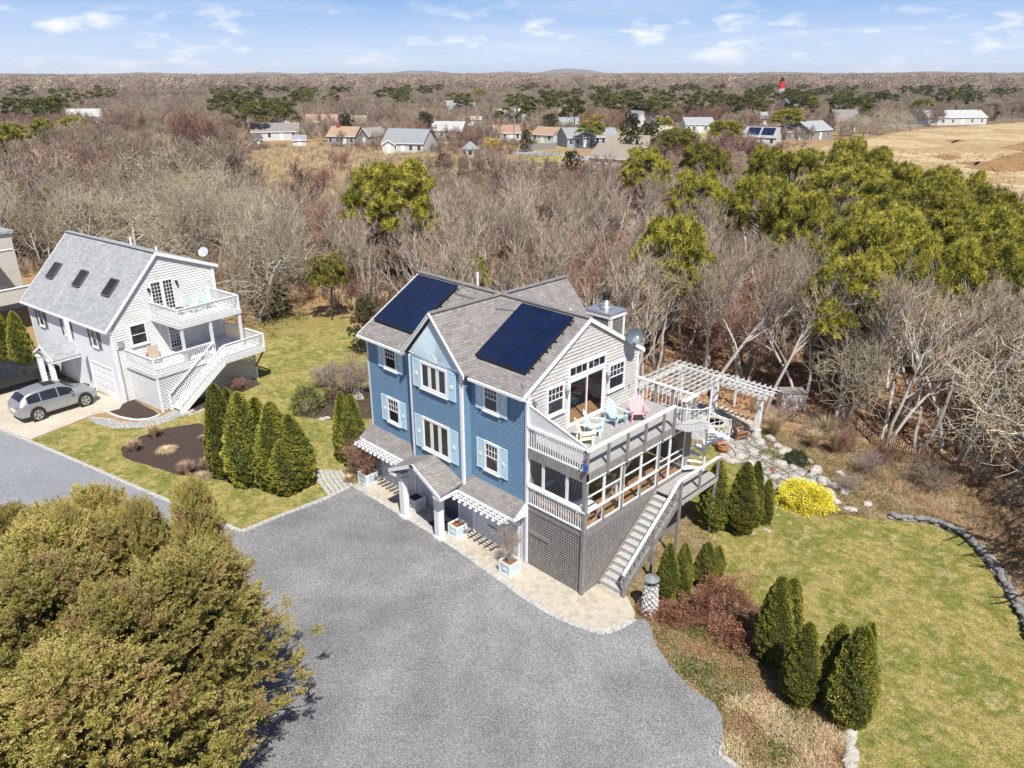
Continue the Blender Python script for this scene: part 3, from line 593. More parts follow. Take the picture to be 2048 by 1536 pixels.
# sunburst gable of the bay
gz0, gp = 7.60, 9.62
mb = MB(); mb.prism([(BX0-.02, -.47, gz0), (BX1+.02, -.47, gz0), (-4.9+.05, -.47, 9.55), (-4.9-.05, -.47, 9.55)], (0, .3, 0)); sb = mb.build('sunburst_gable', M['palebl2'], H)
cx, cz = -4.9, 7.70
def gabtop(a):   # length of the ray from the centre at angle a until the gable edge
    best = 9
    for k in range(1, 400):
        r = k*.01; x = cx+r*math.cos(a); z = cz+r*math.sin(a)
        lim = 9.62-abs(x+4.9)*1.1
        if z > lim-.06 or x < BX0 or x > BX1: return r-.01
    return best
mb = MB(); n = 33
for i in range(n):
    a0 = math.pi*(i+.12)/n; a1 = math.pi*(i+.72)/n; r = min(gabtop(a0), gabtop(a1), gabtop((a0+a1)/2))
    q = [(cx+.28*math.cos(a0), -.476, cz+.28*math.sin(a0)), (cx+.28*math.cos(a1), -.476, cz+.28*math.sin(a1)), (cx+gabtop(a1)*math.cos(a1), -.476, cz+gabtop(a1)*math.sin(a1)), (cx+gabtop(a0)*math.cos(a0), -.476, cz+gabtop(a0)*math.sin(a0))]
    mb.prism(q, (0, -.035, 0))
mb.build('sunburst_ray', M['palebl2'], sb).__setitem__('kind', 'stuff') if False else mb.build('sunburst_rays', M['palebl2'], sb)
mb = MB(); mb.prism([(cx+.26*math.cos(math.pi*i/12), -.476, cz+.26*math.sin(math.pi*i/12)) for i in range(13)], (0, -.05, 0)); mb.build('sun_disc', M['palebl2'], sb)
# roofs
T = .10
yr = EY
rf = MB()
rf.slab([(-W-.2, EY, EZ), (BX0-.35, EY, EZ), (BX0-.35, EY+.001, EZ+.001), (.06, RY, RZ), (-W-.2, RY, RZ)], T)
rf = MB()
# front slope as one polygon
rf.slab([(-W-.2, EY, EZ), (.08, EY, EZ), (.08, RY, RZ), (-W-.2, RY, RZ)], T)
rf.slab([(.08, DY+.35, EZ), (-W-.2, DY+.35, EZ), (-W-.2, RY, RZ), (.08, RY, RZ)], T)
ROOF = rf.build('roof', M['roof'], H)
mb = MB(); mb.beam((-W-.2, RY, RZ+.01), (.08, RY, RZ+.01), .26, .05); mb.build('ridge_cap', M['roof'], ROOF)
# cross gable over the bay and the matching one to the rear
bz, by, RX = 7.68, -.60, -4.9; bs = (9.80-bz)/1.98
cg = MB()
for sx in (-1, 1):
    xe = RX+sx*1.98
    yv = EY+(bz-EZ)/SL   # where the eave of the cross gable meets the main slope
    pts = [(xe, by, bz), (RX, by, 9.80), (RX, RY, 9.80), (xe, yv, bz)]
    if sx > 0: pts = pts[::-1]
    cg.slab([Vector(p)+Vector((0, 0, .02)) for p in pts], .09)
CG = cg.build('bay_roof', M['roof'], H)
mb = MB(); mb.beam((RX, by, 9.83), (RX, RY, 9.83), .22, .05); mb.build('ridge_cap', M['roof'], CG)
cg = MB()
for sx in (-1, 1):
    xe = RX+sx*1.98; yv = DY+.35-(bz-EZ)/SL
    pts = [(xe, yv, bz), (RX, RY, 9.80), (RX, 7.75, 9.80), (xe, 7.75, bz)]
    if sx > 0: pts = pts[::-1]
    cg.slab([Vector(p)+Vector((0, 0, .02)) for p in pts], .09)
CG2 = cg.build('rear_roof', M['roof'], H)
mb = MB(); mb.beam((RX, RY+.1, 9.83), (RX, 7.75, 9.83), .22, .05); mb.build('ridge_cap', M['roof'], CG2)
MB().box(-6.7, -3.1, DY, 7.5, 0, bz).build('rear_bay', M['shingle'], H); MB().prism([(-6.7, 7.5, bz+.001), (-3.1, 7.5, bz+.001), (RX, 7.5, 9.65)], (0, -.3, 0)).build('rear_gable', M['shingle'], H)
# trim: rake boards, fascia, gutters
for x, dx in ((.085, .035), (-W-.2, -.035)):
    for y0 in (EY, DY+.35): MB().prism([(x, y0, EZ-.17), (x, y0, EZ+.015), (x, RY, RZ+.015), (x, RY, RZ-.17)], (dx, 0, 0)).build('rake_board', M['white'], H)
mb = MB()
for sx in (-1, 1):
    xe = RX+sx*2.0
    mb.prism([(RX, by-.002, 9.84), (RX, by-.002, 9.66), (xe, by-.002, bz-.17), (xe, by-.002, bz+.02)], (0, -.05, 0))
    mb.prism([(RX, by-.06, 9.85), (RX, by-.06, 9.79), (xe, by-.06, bz-.03), (xe, by-.06, bz+.03)], (0, -.03, 0))
mb.build('bay_rake_board', M['white'], H)
for x0, x1 in ((-W-.2, BX0-.36), (BX1+.36, .08)):
    mb = MB(); mb.box(x0, x1, EY+.002, 0, EZ-.14, EZ-.115); mb.box(x0, x1, EY-.1, EY-.004, EZ-.12, EZ-.02); mb.build('gutter', M['white'], H)
mb = MB(); mb.beam((.03, EY+.02, EZ-.08), (.06, -.03, EZ-.3), .07, .07); mb.box(.035, .11, -.12, -.04, .1, EZ-.28); mb.build('downspout', M['white'], H)
# solar panels: two arrays of three columns by two rows on the front slope
nrm = Vector((0, -SL, 1)).normalized(); up = Vector((0, 1, SL)).normalized()
def rp(x, y, h): return Vector((x, y, EZ+(y-EY)*SL))+nrm*h
for x0, x1 in ((-10.28, -7.38), (-3.36, -.5)):
    for r in range(2):
        for c in range(3):
            wd = (x1-x0)/3; ya = .48+r*1.39; yb = ya+1.375; xa = x0+c*wd+.006; xb = x0+(c+1)*wd-.006
            if c == 2 and r == 0 and x0 < -9: pass
            fr_ = MB(); q = [rp(xa, ya, .16), rp(xb, ya, .16), rp(xb, yb, .16), rp(xa, yb, .16)]
            fr_.prism(q, -nrm*.04); o = fr_.build('solar_panel', M['black'], H)
            q = [rp(xa+.014, ya+.012, .163), rp(xb-.014, ya+.012, .163), rp(xb-.014, yb-.012, .163), rp(xa+.014, yb-.012, .163)]
            MB().poly(q).build('cells', M['solar'], o)
    mb = MB()
    for y in (.8, 1.6, 2.1, 2.95): mb.beam(rp(x0, y, .06), rp(x1+.09, y, .06), .04, .05, up=nrm)
    for y in (.6, 1.2, 1.8, 2.5, 3.1): mb.beam(rp(x1+.02, y, .09), rp(x1+.1, y, .09), .05, .03, up=nrm)
    mb.build('mounting_rail', M['black'], H)
mb = MB()
def pipe(pts, r=.022):
    for a, b in zip(pts, pts[1:]): mb.cyl(a, b, r, r, 6)
pipe([rp(-7.3, 2.9, .08), rp(-6.0, 2.9, .08)]); pipe([rp(-7.3, 3.1, .06), rp(-7.25, 3.5, .05)])
pipe([rp(-4.85, 3.3, .05), rp(-4.5, 2.75, .06), rp(-3.4, 2.9, .08)]); pipe([rp(-.45, .45, .05), rp(-.42, .1, .05), rp(-.1, -.05, .05), rp(.0, -.3, .03)])
mb.build('conduit', M['metal'], H)
for p_, h in (((-7.0, 4.0, 9.3), 1.0), ((-1.9, 4.6, 9.0), .5)): MB().cyl(p_, (p_[0], p_[1], p_[2]+h), .055, .055, 10).build('vent_pipe', M['white'], H)
# gable side: shingle siding with openings
holes = ((2.28, 4.66, 5.3, 8.04),)
def gsp(z):
    q = max(0, (z+.17-ZW)/SL); return (q, DY-q)
clap(GS, 5.33, 9.72, gsp, .15, .03, holes).build('shingle_wall', M['shingle'], H)
M['shgrn'] = brick('greenish_shingles', [(.24, .29, .26), (.32, .37, .33)], (.1, .12, .11), .2, .14)
clap(GS, 2.86, 5.0, lambda z: (0, DY), .14, .018).build('shingle_wall', M['shgrn'], H)
clap(GS, 0, 2.6, lambda z: (0, DY), .11, .018).build('clapboard_wall', M['garwall'], H)
window(H, GS, 1.0, 2.04, 6.27, 7.5, 'sash', .09, cols=4, d=.037); window(H, GS, 4.86, 6.0, 6.2, 7.43, 'sash', .09, cols=4, d=.037)
window(H, GS, 2.27, 4.66, 7.52, 8.05, 'transom', .09, sill=False, d=.035)
# sliding door
mb = MB(); fw = .09
fbox(mb, GS, 2.27, 2.36, 5.38, 7.515, 0, .07); fbox(mb, GS, 4.57, 4.66, 5.38, 7.515, 0, .07); fbox(mb, GS, 2.362, 4.568, 7.40, 7.515, 0, .068); fbox(mb, GS, 2.362, 4.568, 5.38, 5.47, 0, .068)
sd = mb.build('sliding_door', M['white'], H)
for a, b, d_ in ((2.365, 3.5, .03), (3.44, 4.565, .0)):
    mb = MB(); fbox(mb, GS, a, a+.06, 5.475, 7.395, d_, d_+.028); fbox(mb, GS, b-.06, b, 5.475, 7.395, d_, d_+.028); fbox(mb, GS, a+.061, b-.061, 5.475, 5.55, d_, d_+.028); fbox(mb, GS, a+.061, b-.061, 7.33, 7.395, d_, d_+.028); lf = mb.build('door_leaf', M['white'], sd)
    MB().poly([GS.p(a+.06, 5.55, d_+.012), GS.p(b-.06, 5.55, d_+.012), GS.p(b-.06, 7.33, d_+.012), GS.p(a+.06, 7.33, d_+.012)]).build('pane', M['glass'], sd)
def wall_lamp(fr, s, z, parent=H, mat='metal'):
    mb = MB(); fbox(mb, fr, s-.05, s+.05, z-.1, z+.06, 0, .03); c = fr.p(s, z, .14); mb.cyl(c+Vector((0, 0, -.2)), c, .05, .08, 8); mb.cyl(c+Vector((0, 0, .01)), c+Vector((0, 0, .09)), .10, .02, 8); mb.beam(fr.p(s, z+.03, .02), c+Vector((0, 0, .03)), .02, .02)
    return mb.build('wall_lamp', M[mat], parent)
wall_lamp(GS, 2.17, 7.15); wall_lamp(GS, 4.78, 7.05); wall_lamp(GS, .3, 7.25)
mb = MB(); fbox(mb, GS, 6.35, 6.43, 6.0, 6.12, 0, .08); mb.build('outdoor_socket', M['metal'], H)
mb = MB(); c = GS.p(6.1, 8.45, .35); 
ring = []
dn = Vector((.75, -.55, .38)).normalized(); a_ = dn.orthogonal().normalized(); b_ = dn.cross(a_)
for k, (r, h) in enumerate(((.02, 0), (.16, .02), (.28, .06), (.38, .12))): ring.append([c+(a_*math.cos(t)*1.0+b_*math.sin(t)*.92)*r+dn*h for t in [2*math.pi*i/18 for i in range(18)]])
vs = sum(ring, []); fs = [(k*18+i, k*18+(i+1) % 18, (k+1)*18+(i+1) % 18, (k+1)*18+i) for k in range(3) for i in range(18)]
mb.add(vs, fs); mb.add([v-dn*.015 for v in vs], [f[::-1] for f in fs]); SDM = plain('slate_grey_dish', (.10, .13, .16), .45, .1, 3)
ds = mb.build('satellite_dish', SDM, H, smooth=True)
mb = MB(); e_ = c+dn*.5+Vector((0, 0, -.12)); mb.beam(c-Vector((0, 0, .36)), e_, .03, .03); mb.beam(e_+Vector((0, 0, 0)), e_+Vector((.02, -.02, .1)), .1, .1); mb.build('feed_arm', M['white'], ds)
mb = MB(); mb.beam(GS.p(6.1, 7.95, .02), c-dn*.03, .04, .04); mb.beam(c-dn*.03, GS.p(6.1, 8.0, .05)+Vector((-.1, 0, .1)), .03, .03); mb.build('dish_mount', M['metal'], ds)
# chimney
cx0, cx1, cy0, cy1 = -1.38, -.15, 5.1, 6.05
clm = MB(); clm.box(cx0, cx1, cy0, cy1, 6.5, 9.38); ch = clm.build('chimney', M['shingle_gr'], H)
mb = MB()
for x in (cx0-.02, cx1-.11):
    for y in (cy0-.02, cy1-.11): mb.box(x, x+.13, y, y+.13, 7.5, 9.32)
mb.box(cx0-.05, cx1+.05, cy0-.05, cy1+.05, 9.325, 9.52); mb.build('chimney_trim', M['white'], ch)
mb = MB(); mb.box(cx0-.09, cx1+.09, cy0-.09, cy1+.09, 9.522, 9.56); mb.build('chimney_cap', M['metal'], ch)
mb = MB(); mb.lathe((-.78, 5.57, 9.56), [(.28, 0), (.22, .12), (.14, .16), (.14, .42)], 14); mb.build('flue', M['metal'], ch, smooth=True)
mb = MB(); mb.lathe((-.78, 5.57, 9.98), [(.17, 0), (.17, .06), (.14, .08), (.14, .16), (.2, .18), (.2, .24), (.05, .32)], 14); mb.build('flue_cap', M['black'], ch, smooth=False)
# pent roof over the garages and the entrance portico
pr = MB(); pe, pz0, pz1 = -.72, 2.42, 2.92
pr.slab([(-W-.15, pe, pz0), (.0, pe, pz0), (.0, .01, pz1), (-W-.15, .01, pz1)], .07)
PR = pr.build('pent_roof', M['roof'], H)
mb = MB(); mb.box(-W-.15, 0, pe-.03, pe-.002, pz0-.13, pz0-.01); mb.box(-W-.13, -.02, pe+.002, -.03, pz0-.12, pz0-.095); mb.prism([(.002, pe-.03, pz0-.12), (.002, pe-.03, pz0+.01), (.002, -.04, pz1), (.002, -.04, pz0-.12)], (.03, 0, 0)); mb.build('fascia', M['white'], PR)
po = MB(); px0, px1, pyf, pzr, pze = -6.72, -3.28, -1.78, 3.38, 2.52; pcx = -5.0
# the roof sweeps up onto the bay wall: profile points along x for each side
def port(sx):
    out = []
    for t in (0, .25, .5, .75, 1):
        x = pcx+sx*1.72*t; z = pzr-(pzr-pze)*(t**1.05); out.append((x, z))
    return out
for sx in (-1, 1):
    pr_ = port(sx)
    for (xa, za), (xb, zb) in zip(pr_, pr_[1:]):
        back = -.455
        q = [(xa, pyf, za), (xb, pyf, zb), (xb, back, zb+.1*abs(xb-pcx)), (xa, back, za+.1*abs(xa-pcx))]
        if sx < 0: q = q[::-1]
        po.slab(q, .08)
PO = po.build('portico_roof', M['roof'], H)
mb = MB()
for sx in (-1, 1):
    mb.prism([(pcx, pyf-.005, pzr+.01), (pcx, pyf-.005, pzr-.16), (pcx+sx*1.74, pyf-.005, pze-.16), (pcx+sx*1.74, pyf-.005, pze+.01)], (0, -.05, 0))
    mb.box(min(pcx+sx*1.3, pcx+sx*1.74), max(pcx+sx*1.3, pcx+sx*1.74), pyf-.03, -.5, pze-.24, pze-.11)
mb.prism([(pcx-1.3, pyf+.05, pze-.1), (pcx+1.3, pyf+.05, pze-.1), (pcx, pyf+.05, pzr-.2)], (0, .03, 0)) if False else None
mb.build('portico_trim', M['white'], PO)
for x in (-6.30, -3.88):
    mb = MB(); y = -1.38; mb.box(x-.15, x+.15, y-.15, y+.15, .03, 2.3); mb.box(x-.2, x+.2, y-.2, y+.2, .03, .16); mb.box(x-.2, x+.2, y-.2, y+.2, 2.1, 2.16); mb.box(x-.19, x+.19, y-.19, y+.19, 2.24, 2.38); mb.build('portico_column', M['white'], H)
mb = MB(); mb.cyl((pcx-.05, pyf-.13, pzr-.03), (pcx+.14, pyf-.13, pzr-.03), .05, .05, 8); mb.build('portico_lamp', M['black'], PO)
mb = MB(); mb.box(-5.9, -4.1, -1.3, -.4, .032, .05); mb.build('entrance_slab', M['flag'], H)
# trellises with scalloped rafter tails
for x0, x1 in ((-10.15, -6.7), (-3.35, -.35)):
    mb = MB(); n = int((x1-x0)/.31)
    for i in range(n+1):
        x = x0+(x1-x0)*i/n; mb.prism([(x-.02, pe-.03, 2.24), (x-.02, -1.22, 2.24), (x-.02, -1.30, 2.28), (x-.02, -1.32, 2.34), (x-.02, -1.26, 2.38), (x-.02, pe-.03, 2.38)], (.04, 0, 0))
    tr = mb.build('trellis', M['white'], H)
    mb = MB()
    for y in (-.86, -1.02, -1.18): mb.box(x0-.1, x1+.1, y-.018, y+.018, 2.382, 2.42)
    mb.build('trellis_slat', M['white'], tr)
    mb = MB()
    for x in (x0+.05, x1-.05): mb.beam((x, -.03, 1.7), (x, -1.0, 2.25), .06, .09); mb.box(x-.035, x+.035, -.08, -.02, 1.5, 2.3)
    mb.build('trellis_bracket', M['white'], tr)
# ---------------- deck block on the right-hand side
ZF, ZD = 2.83, 5.35
DK = MB()
FD = Frame((0, 0, 0), (1, 0, 0), (0, -1, 0)); SD_ = Frame((D, 0, 0), (0, 1, 0), (1, 0, 0))
lattice(FD, .07, D-.02, .03, 2.6, .118, .058, .0).build('lattice_skirt', M['greywood'], H)
lattice(SD_, .02, 6.9, .03, 2.6, .118, .058, .0).build('lattice_skirt', M['greywood'], H)
MB().box(.3, D-.3, .3, 6.7, 0.03, .06).build('undercroft_floor', M['litter'], H)
mb = MB(); mb.box(.06, D+.02, -.04, 0, 2.6, 2.93); mb.box(D-.02, D+.03, .001, DY, 2.6, 2.93); mb.build('rim_beam', M['greywood'], H)
mb = MB(); mb.box(.02, D-.03, .002, DY, 2.72, ZF); mb.build('porch_floor', M['floorwood'], H)
mb = MB(); mb.box(.0, D+.04, -.04, DY, ZD-.32, ZD-.05)
ceil_ = MB(); ceil_.box(.02, D, -.03, DY, ZD-.28, ZD-.04); ceil_.build('porch_ceiling', M['greywood'], H)
mb = MB(); mb.box(.06, D+.03, -.09, -.04, 4.98, ZD-.0); mb.box(D+.002, D+.06, -.09, DY, 4.98, ZD); mb.build('deck_beam', M['greywood'], H)
mb = MB(); y = -.04; i = 0
x = .02
while x < D-.02: mb.box(x, min(x+.135, D), -.03, DY, ZD-.035, ZD+.004*(i % 2)); x += .141; i += 1
mb.build('deck_floor', M['deckwood'], H)
mb = MB(); mb.box(-.02, .07, -.1, 0.0, .03, 7.1); mb.build('corner_post', M['white'], H)
mb = MB(); mb.box(D-.08, D+.06, -.1, .04, .03, 6.24); mb.build('corner_post', M['greywood'], H)
# front: upper and lower railings
for z0, zt, nm in ((ZD+.04, 6.22, 0), (ZF+.08, 3.66, 1)):
    mb = MB(); mb.box(.07, D+.05, -.12, -.0, zt+.03, zt+.11); mb.box(.07, D-.08, -.085, -.03, z0, z0+.06); o = mb.build('railing', M['white'], H)
    balusters((.09, -.055, 0), (D-.1, -.055, 0), z0+.06, zt+.03, 23).build('balusters', M['white_dirty'], o)
mb = MB(); n = 20
for i in range(n):
    xa, xb = .08+(D-.2)*i/n, .08+(D-.2)*(i+1)/n-.012; za, zb = 7.15-(7.15-6.38)*(xa/D), 7.15-(7.15-6.38)*(xb/D)
    mb.prism([(xa, -.03, 6.3), (xb, -.03, 6.3), (xb, -.03, zb), (xa, -.03, za)], (0, .02, 0))
mb.build('privacy_screen', M['greywood'].copy() if False else M['white_dirty'], H)
mb = MB(); mb.beam((.05, -.02, 7.18), (D-.05, -.02, 6.40), .07, .04); mb.build('screen_cap', M['white'], H)
# side: post-and-rail at the deck edge
mb = MB(); mb.box(D-.05, D+.12, -.12, 5.5, 6.25, 6.31); mb.box(D-.05, D+.12, 6.15, DY+.1, 6.25, 6.31); mb.box(0, D-.055, DY-.03, DY+.1, 6.25, 6.31)
o = mb.build('railing', M['white'], H)
for y in (1.1, 2.27, 3.43, 4.65, 5.42): MB().box(D+.061, D+.15, y-.045, y+.045, 4.98, 6.25).build('rail_post', M['greywood'], H)
for x, y in ((2.97, 6.2), (2.97, 7.0), (1.9, 7.03), (1.0, 7.03)): MB().box(x-.045, x+.045, y-.02, y+.07, 5.2, 6.25).build('rail_post', M['greywood'], H)
balusters((.1, DY+.03, 0), (D-.1, DY+.03, 0), ZD, 6.25, 14, .022).build('balusters', M['white'], H)
# lower glazing: front
def glaz(fr, cuts, z0, z1, mids, fw=.06, name='porch_window', d=.0):
    for a, b in zip(cuts, cuts[1:]):
        mb = MB(); fbox(mb, fr, a+.005, a+fw, z0, z1, d-.03, d+.02); fbox(mb, fr, b-fw, b-.005, z0, z1, d-.03, d+.02)
        zs = [z0]+list(mids)+[z1]
        for k, z in enumerate(zs):
            lo = z if k == 0 else (z-fw if k == len(zs)-1 else z-.02); hi = lo+(fw if k in (0, len(zs)-1) else .045)
            fbox(mb, fr, a+fw+.001, b-fw-.001, lo, hi, d-.028, d+.018)
        o = mb.build(name, M['white'], H)
        MB().poly([fr.p(a+fw, z0+.02, d-.01), fr.p(b-fw, z0+.02, d-.01), fr.p(b-fw, z1-.02, d-.01), fr.p(a+fw, z1-.02, d-.01)]).build('pane', M['glass'], o)
glaz(FD, (.07, .85, 2.05, D-.1), 3.78, 4.97, ())
glaz(SD_, (.04, 1.06, 2.14), 2.95, 4.95, (3.69, 4.3)); glaz(SD_, (2.27, 3.40, 4.55), 2.95, 4.95, (3.69, 4.3)); glaz(SD_, (4.65, 5.42, 6.55), 2.95, 4.95, (3.69, 4.0))
mb = MB(); fbox(mb, SD_, -.08, 6.7, 4.955, 5.02, .0, .075); mb.build('window_head', M['white'], H)
mb = MB(); fbox(mb, SD_, .05, 4.62, 3.66, 3.74, .025, .07); mb.build('window_rail', M['white'], H)
for y in (1.05, 2.2, 3.4, 4.6): 
    mb = MB(); fbox(mb, SD_, y-.045, y+.045, 2.93, 3.66 if y not in (2.2, 4.6) else 4.95, .022, .06); mb.build('porch_post', M['greywood'], H)
mb = MB(); fbox(mb, SD_, 6.56, 7.0, 2.93, 4.95, -.05, .03); mb.build('porch_post', M['greywood'], H)
mb = MB(); mb.box(.1, D, DY-.06, DY, 2.93, 5.0); mb.build('porch_back', M['shgrn'], H)
# landing and straight stairs
X0, X1 = 3.04, 4.18; LY0, LY1 = 4.5, 7.35
mb = MB(); x = X0
while x < X1+.02: mb.box(x, x+.13, LY0, LY1, ZF-.04, ZF); x += .137
mb.build('landing_floor', M['deckwood'], H)
mb = MB(); mb.box(X1+.02, X1+.08, LY0, LY1+.03, ZF-.26, ZF-.0); mb.box(X0, X1+.018, LY1, LY1+.05, ZF-.26, ZF-.0); mb.build('landing_rim', M['tread'], H)
for x, y in ((X1+.02, 7.25),): MB().box(x-.05, x+.05, y-.05, y+.05, 0, ZF-.27).build('landing_post', M['greywood'], H)
NS = 14; sy0, sy1 = 4.5, 1.0
mb = MB()
for i in range(NS):
    z = ZF-(i+1)*(ZF-.03)/(NS+1); ya = sy0-(sy0-sy1)*(i+1)/NS; yb = ya+(sy0-sy1)/NS+.02
    tr_ = MB().box(X0+.02, X1-.06, ya, yb, z-.035, z); tr_.box(X0+.03, X1-.07, yb-.03, yb-.012, z-.16, z-.036) if False else tr_.box(X0+.03, X1-.07, ya+.012, ya+.03, z-.2, z-.036); tr_.build('step', M['tread'], H)
for x in (X0, X1-.055):
    mb = MB(); mb.prism([(x, sy0+.02, ZF-.32), (x, sy0+.02, ZF), (x, sy1-.05, .2), (x, sy1-.05, .03), (x, sy1+.2, .03)], (.045, 0, 0)); mb.build('stringer', M['greywood'], H)
mb = MB(); mb.beam((X1-.02, sy1-.05, 1.02), (X1-.02, sy0-.05, 3.72), .12, .05); mb.beam((X1-.02, sy0-.05, 3.725), (X1+.03, LY1+.02, 3.725), .12, .05); o = mb.build('handrail', M['white'], H)
mb = MB(); mb.beam((X1-.02, sy1-.0, .42), (X1-.02, sy0, 3.05), .04, .05); n = 26
for i in range(n):
    t = (i+.5)/n; y = sy1+(sy0-sy1)*t; z = .45+(3.05-.45)*t
    mb.box(X1-.035, X1-.005, y-.018, y+.018, z-.02, z+.6); 
    if i % 2: mb.beam((X1-.02, y-.06, z+.3), (X1-.02, y+.06, z+.3), .02, .10)
mb.build('balusters', M['greywood'], o)
for y, z0, z1 in ((sy1-.03, .03, 1.0), (2.75, 0, 2.35), (sy0, 0, 3.7), (5.9, ZF, 3.7), (LY1-.03, ZF, 3.7)): MB().box(X1-.01, X1+.08, y-.045, y+.045, z0, z1).build('rail_post', M['greywood'], H)
# spiral stair from the upper deck to the landing
sc_, srad = (3.62, 7.18), .92
SP = MB().cyl((*sc_, ZF), (*sc_, 6.75), .05, .05, 12).build('spiral_stair', M['white_dirty'], H)
a_s, a_e, ns = math.radians(200), math.radians(200-330), 11
def sp(a, r, z): return Vector((sc_[0]+r*math.cos(a), sc_[1]+r*math.sin(a), z))
lp = MB(); lp.prism([(3.0, 5.45, ZD-.05), (3.55, 5.5, ZD-.05), (4.0, 5.95, ZD-.05), (4.1, 6.5, ZD-.05), (3.75, 7.0, ZD-.05), (3.0, 6.6, ZD-.05)], (0, 0, .05)); lp.build('upper_landing', M['tread'], H)
prev = None; rl = MB()
for i in range(ns):
    a0 = math.radians(-60)+i*math.radians(27); a1 = a0+math.radians(27); z = ZD-(i+1)*(ZD-ZF)/(ns+1)
    t = MB(); t.prism([sp(a0, .05, z), sp(a0, srad, z), sp((a0+a1)/2, srad+.02, z), sp(a1, srad, z), sp(a1, .05, z)], (0, 0, .035)); t.build('tread', M['white'], SP)
    for k in (0, .5): q = sp(a0+(a1-a0)*k, srad, z); rl.cyl(q, q+Vector((0, 0, .95-k*.1)), .011, .011, 5)
    q = sp(a0, srad, z+.95)
    if prev is not None: rl.cyl(prev, q, .02, .02, 6)
    prev = q
rl.build('spiral_railing', M['white'], SP)
rl = MB(); pts = [(3.05, 5.45), (3.55, 5.5), (4.0, 5.95), (4.12, 6.45)]
for a, b in zip(pts, pts[1:]):
    rl.cyl((*a, 6.3), (*b, 6.3), .02, .02, 6)
    for k in range(4): t = k/4; x, y = a[0]+(b[0]-a[0])*t, a[1]+(b[1]-a[1])*t; rl.cyl((x, y, ZD), (x, y, 6.3), .011, .011, 5)
rl.build('landing_railing', M['white'], H)
mb = MB(); fbox(mb, FD, .12, 1.25, 1.55, 1.72, .022, .05); mb.build('house_sign', M['greywood'], H)
# ================================================================ things on and around the blue house
def adirondack(loc, rz, mat, label, group='adirondack chairs on the upper deck', cat='chair', name='adirondack_chair', s=1):
    t = empty(name, loc, rz, label, cat, group, s)
    mb = MB()     # seat slopes back; chair faces -y
    for i in range(5): y = -.28+i*.115; z = .37-i*.035; mb.beam((-.25, y, z), (.25, y, z), .10, .02, up=(0, .28, 1))
    mb.build('seat', mat, t)
    for i in range(5):
        x = -.21+i*.105; h = .78-.09*abs(i-2)**1.3; b = MB(); bx = x*1.12
        b.prism([(x-.045, .16, .24), (x+.045, .16, .24), (bx+.052, .16+.36*h, .24+.93*h), (bx+.02, .16+.36*h+.02, .24+.93*h+.05), (bx-.02, .16+.36*h+.02, .24+.93*h+.05), (bx-.052, .16+.36*h, .24+.93*h)], (0, .02, -.006)); b.build('backrest_slat', mat, t)
    mb = MB(); mb.beam((-.27, .33, .62), (.27, .33, .62), .02, .07); mb.beam((-.26, .22, .3), (.26, .22, .3), .02, .07); mb.build('back_brace', mat, t)
    for sx in (-1, 1):
        mb = MB(); mb.prism([(sx*.27-.01, -.34, .26), (sx*.27-.01, -.34, .40), (sx*.27-.01, .5, .10), (sx*.27-.01, .52, 0), (sx*.27-.01, .38, 0), (sx*.27-.01, .1, .16)], (.025, 0, 0)); mb.box(sx*.3-.02, sx*.3+.02, -.34, -.24, 0, .53); mb.box(sx*.3-.015, sx*.3+.015, .3, .36, .2, .53); mb.build('leg', mat, t)
        mb = MB(); mb.prism([(sx*.32-.07, -.40, .531), (sx*.32+.07, -.40, .531), (sx*.32+.075, -.1, .531), (sx*.32+.03, .38, .531), (sx*.32-.03, .38, .531), (sx*.32-.06, -.1, .531)], (0, 0, .022)); mb.build('armrest', mat, t)
    return t
cb = plain('light_blue_chair_paint', (.50, .67, .78), .5, .05, 4); cp = plain('pink_chair_paint', (.80, .42, .44), .5, .05, 4); ca = plain('pale_aqua_chair_paint', (.60, .76, .80), .5, .05, 4); cc = plain('cream_chair_paint', (.80, .77, .60), .5, .05, 4)
ZT = ZD+.008
adirondack(G(1232, 838, ZT+.2)-Vector((0, 0, .2)), 1.5, cb, 'light blue adirondack chair beside the pink one on the upper deck')
adirondack(G(1275, 830, ZT+.2)-Vector((0, 0, .2)), .85, cp, 'pink adirondack chair on the upper deck')
adirondack(G(1188, 858, ZT+.2)-Vector((0, 0, .2)), 2.1, ca, 'pale aqua adirondack chair turned sideways beside the cream one')
adirondack(G(1172, 874, ZT+.2)-Vector((0, 0, .2)), 2.2, cc, 'cream adirondack chair in the near corner of the upper deck')
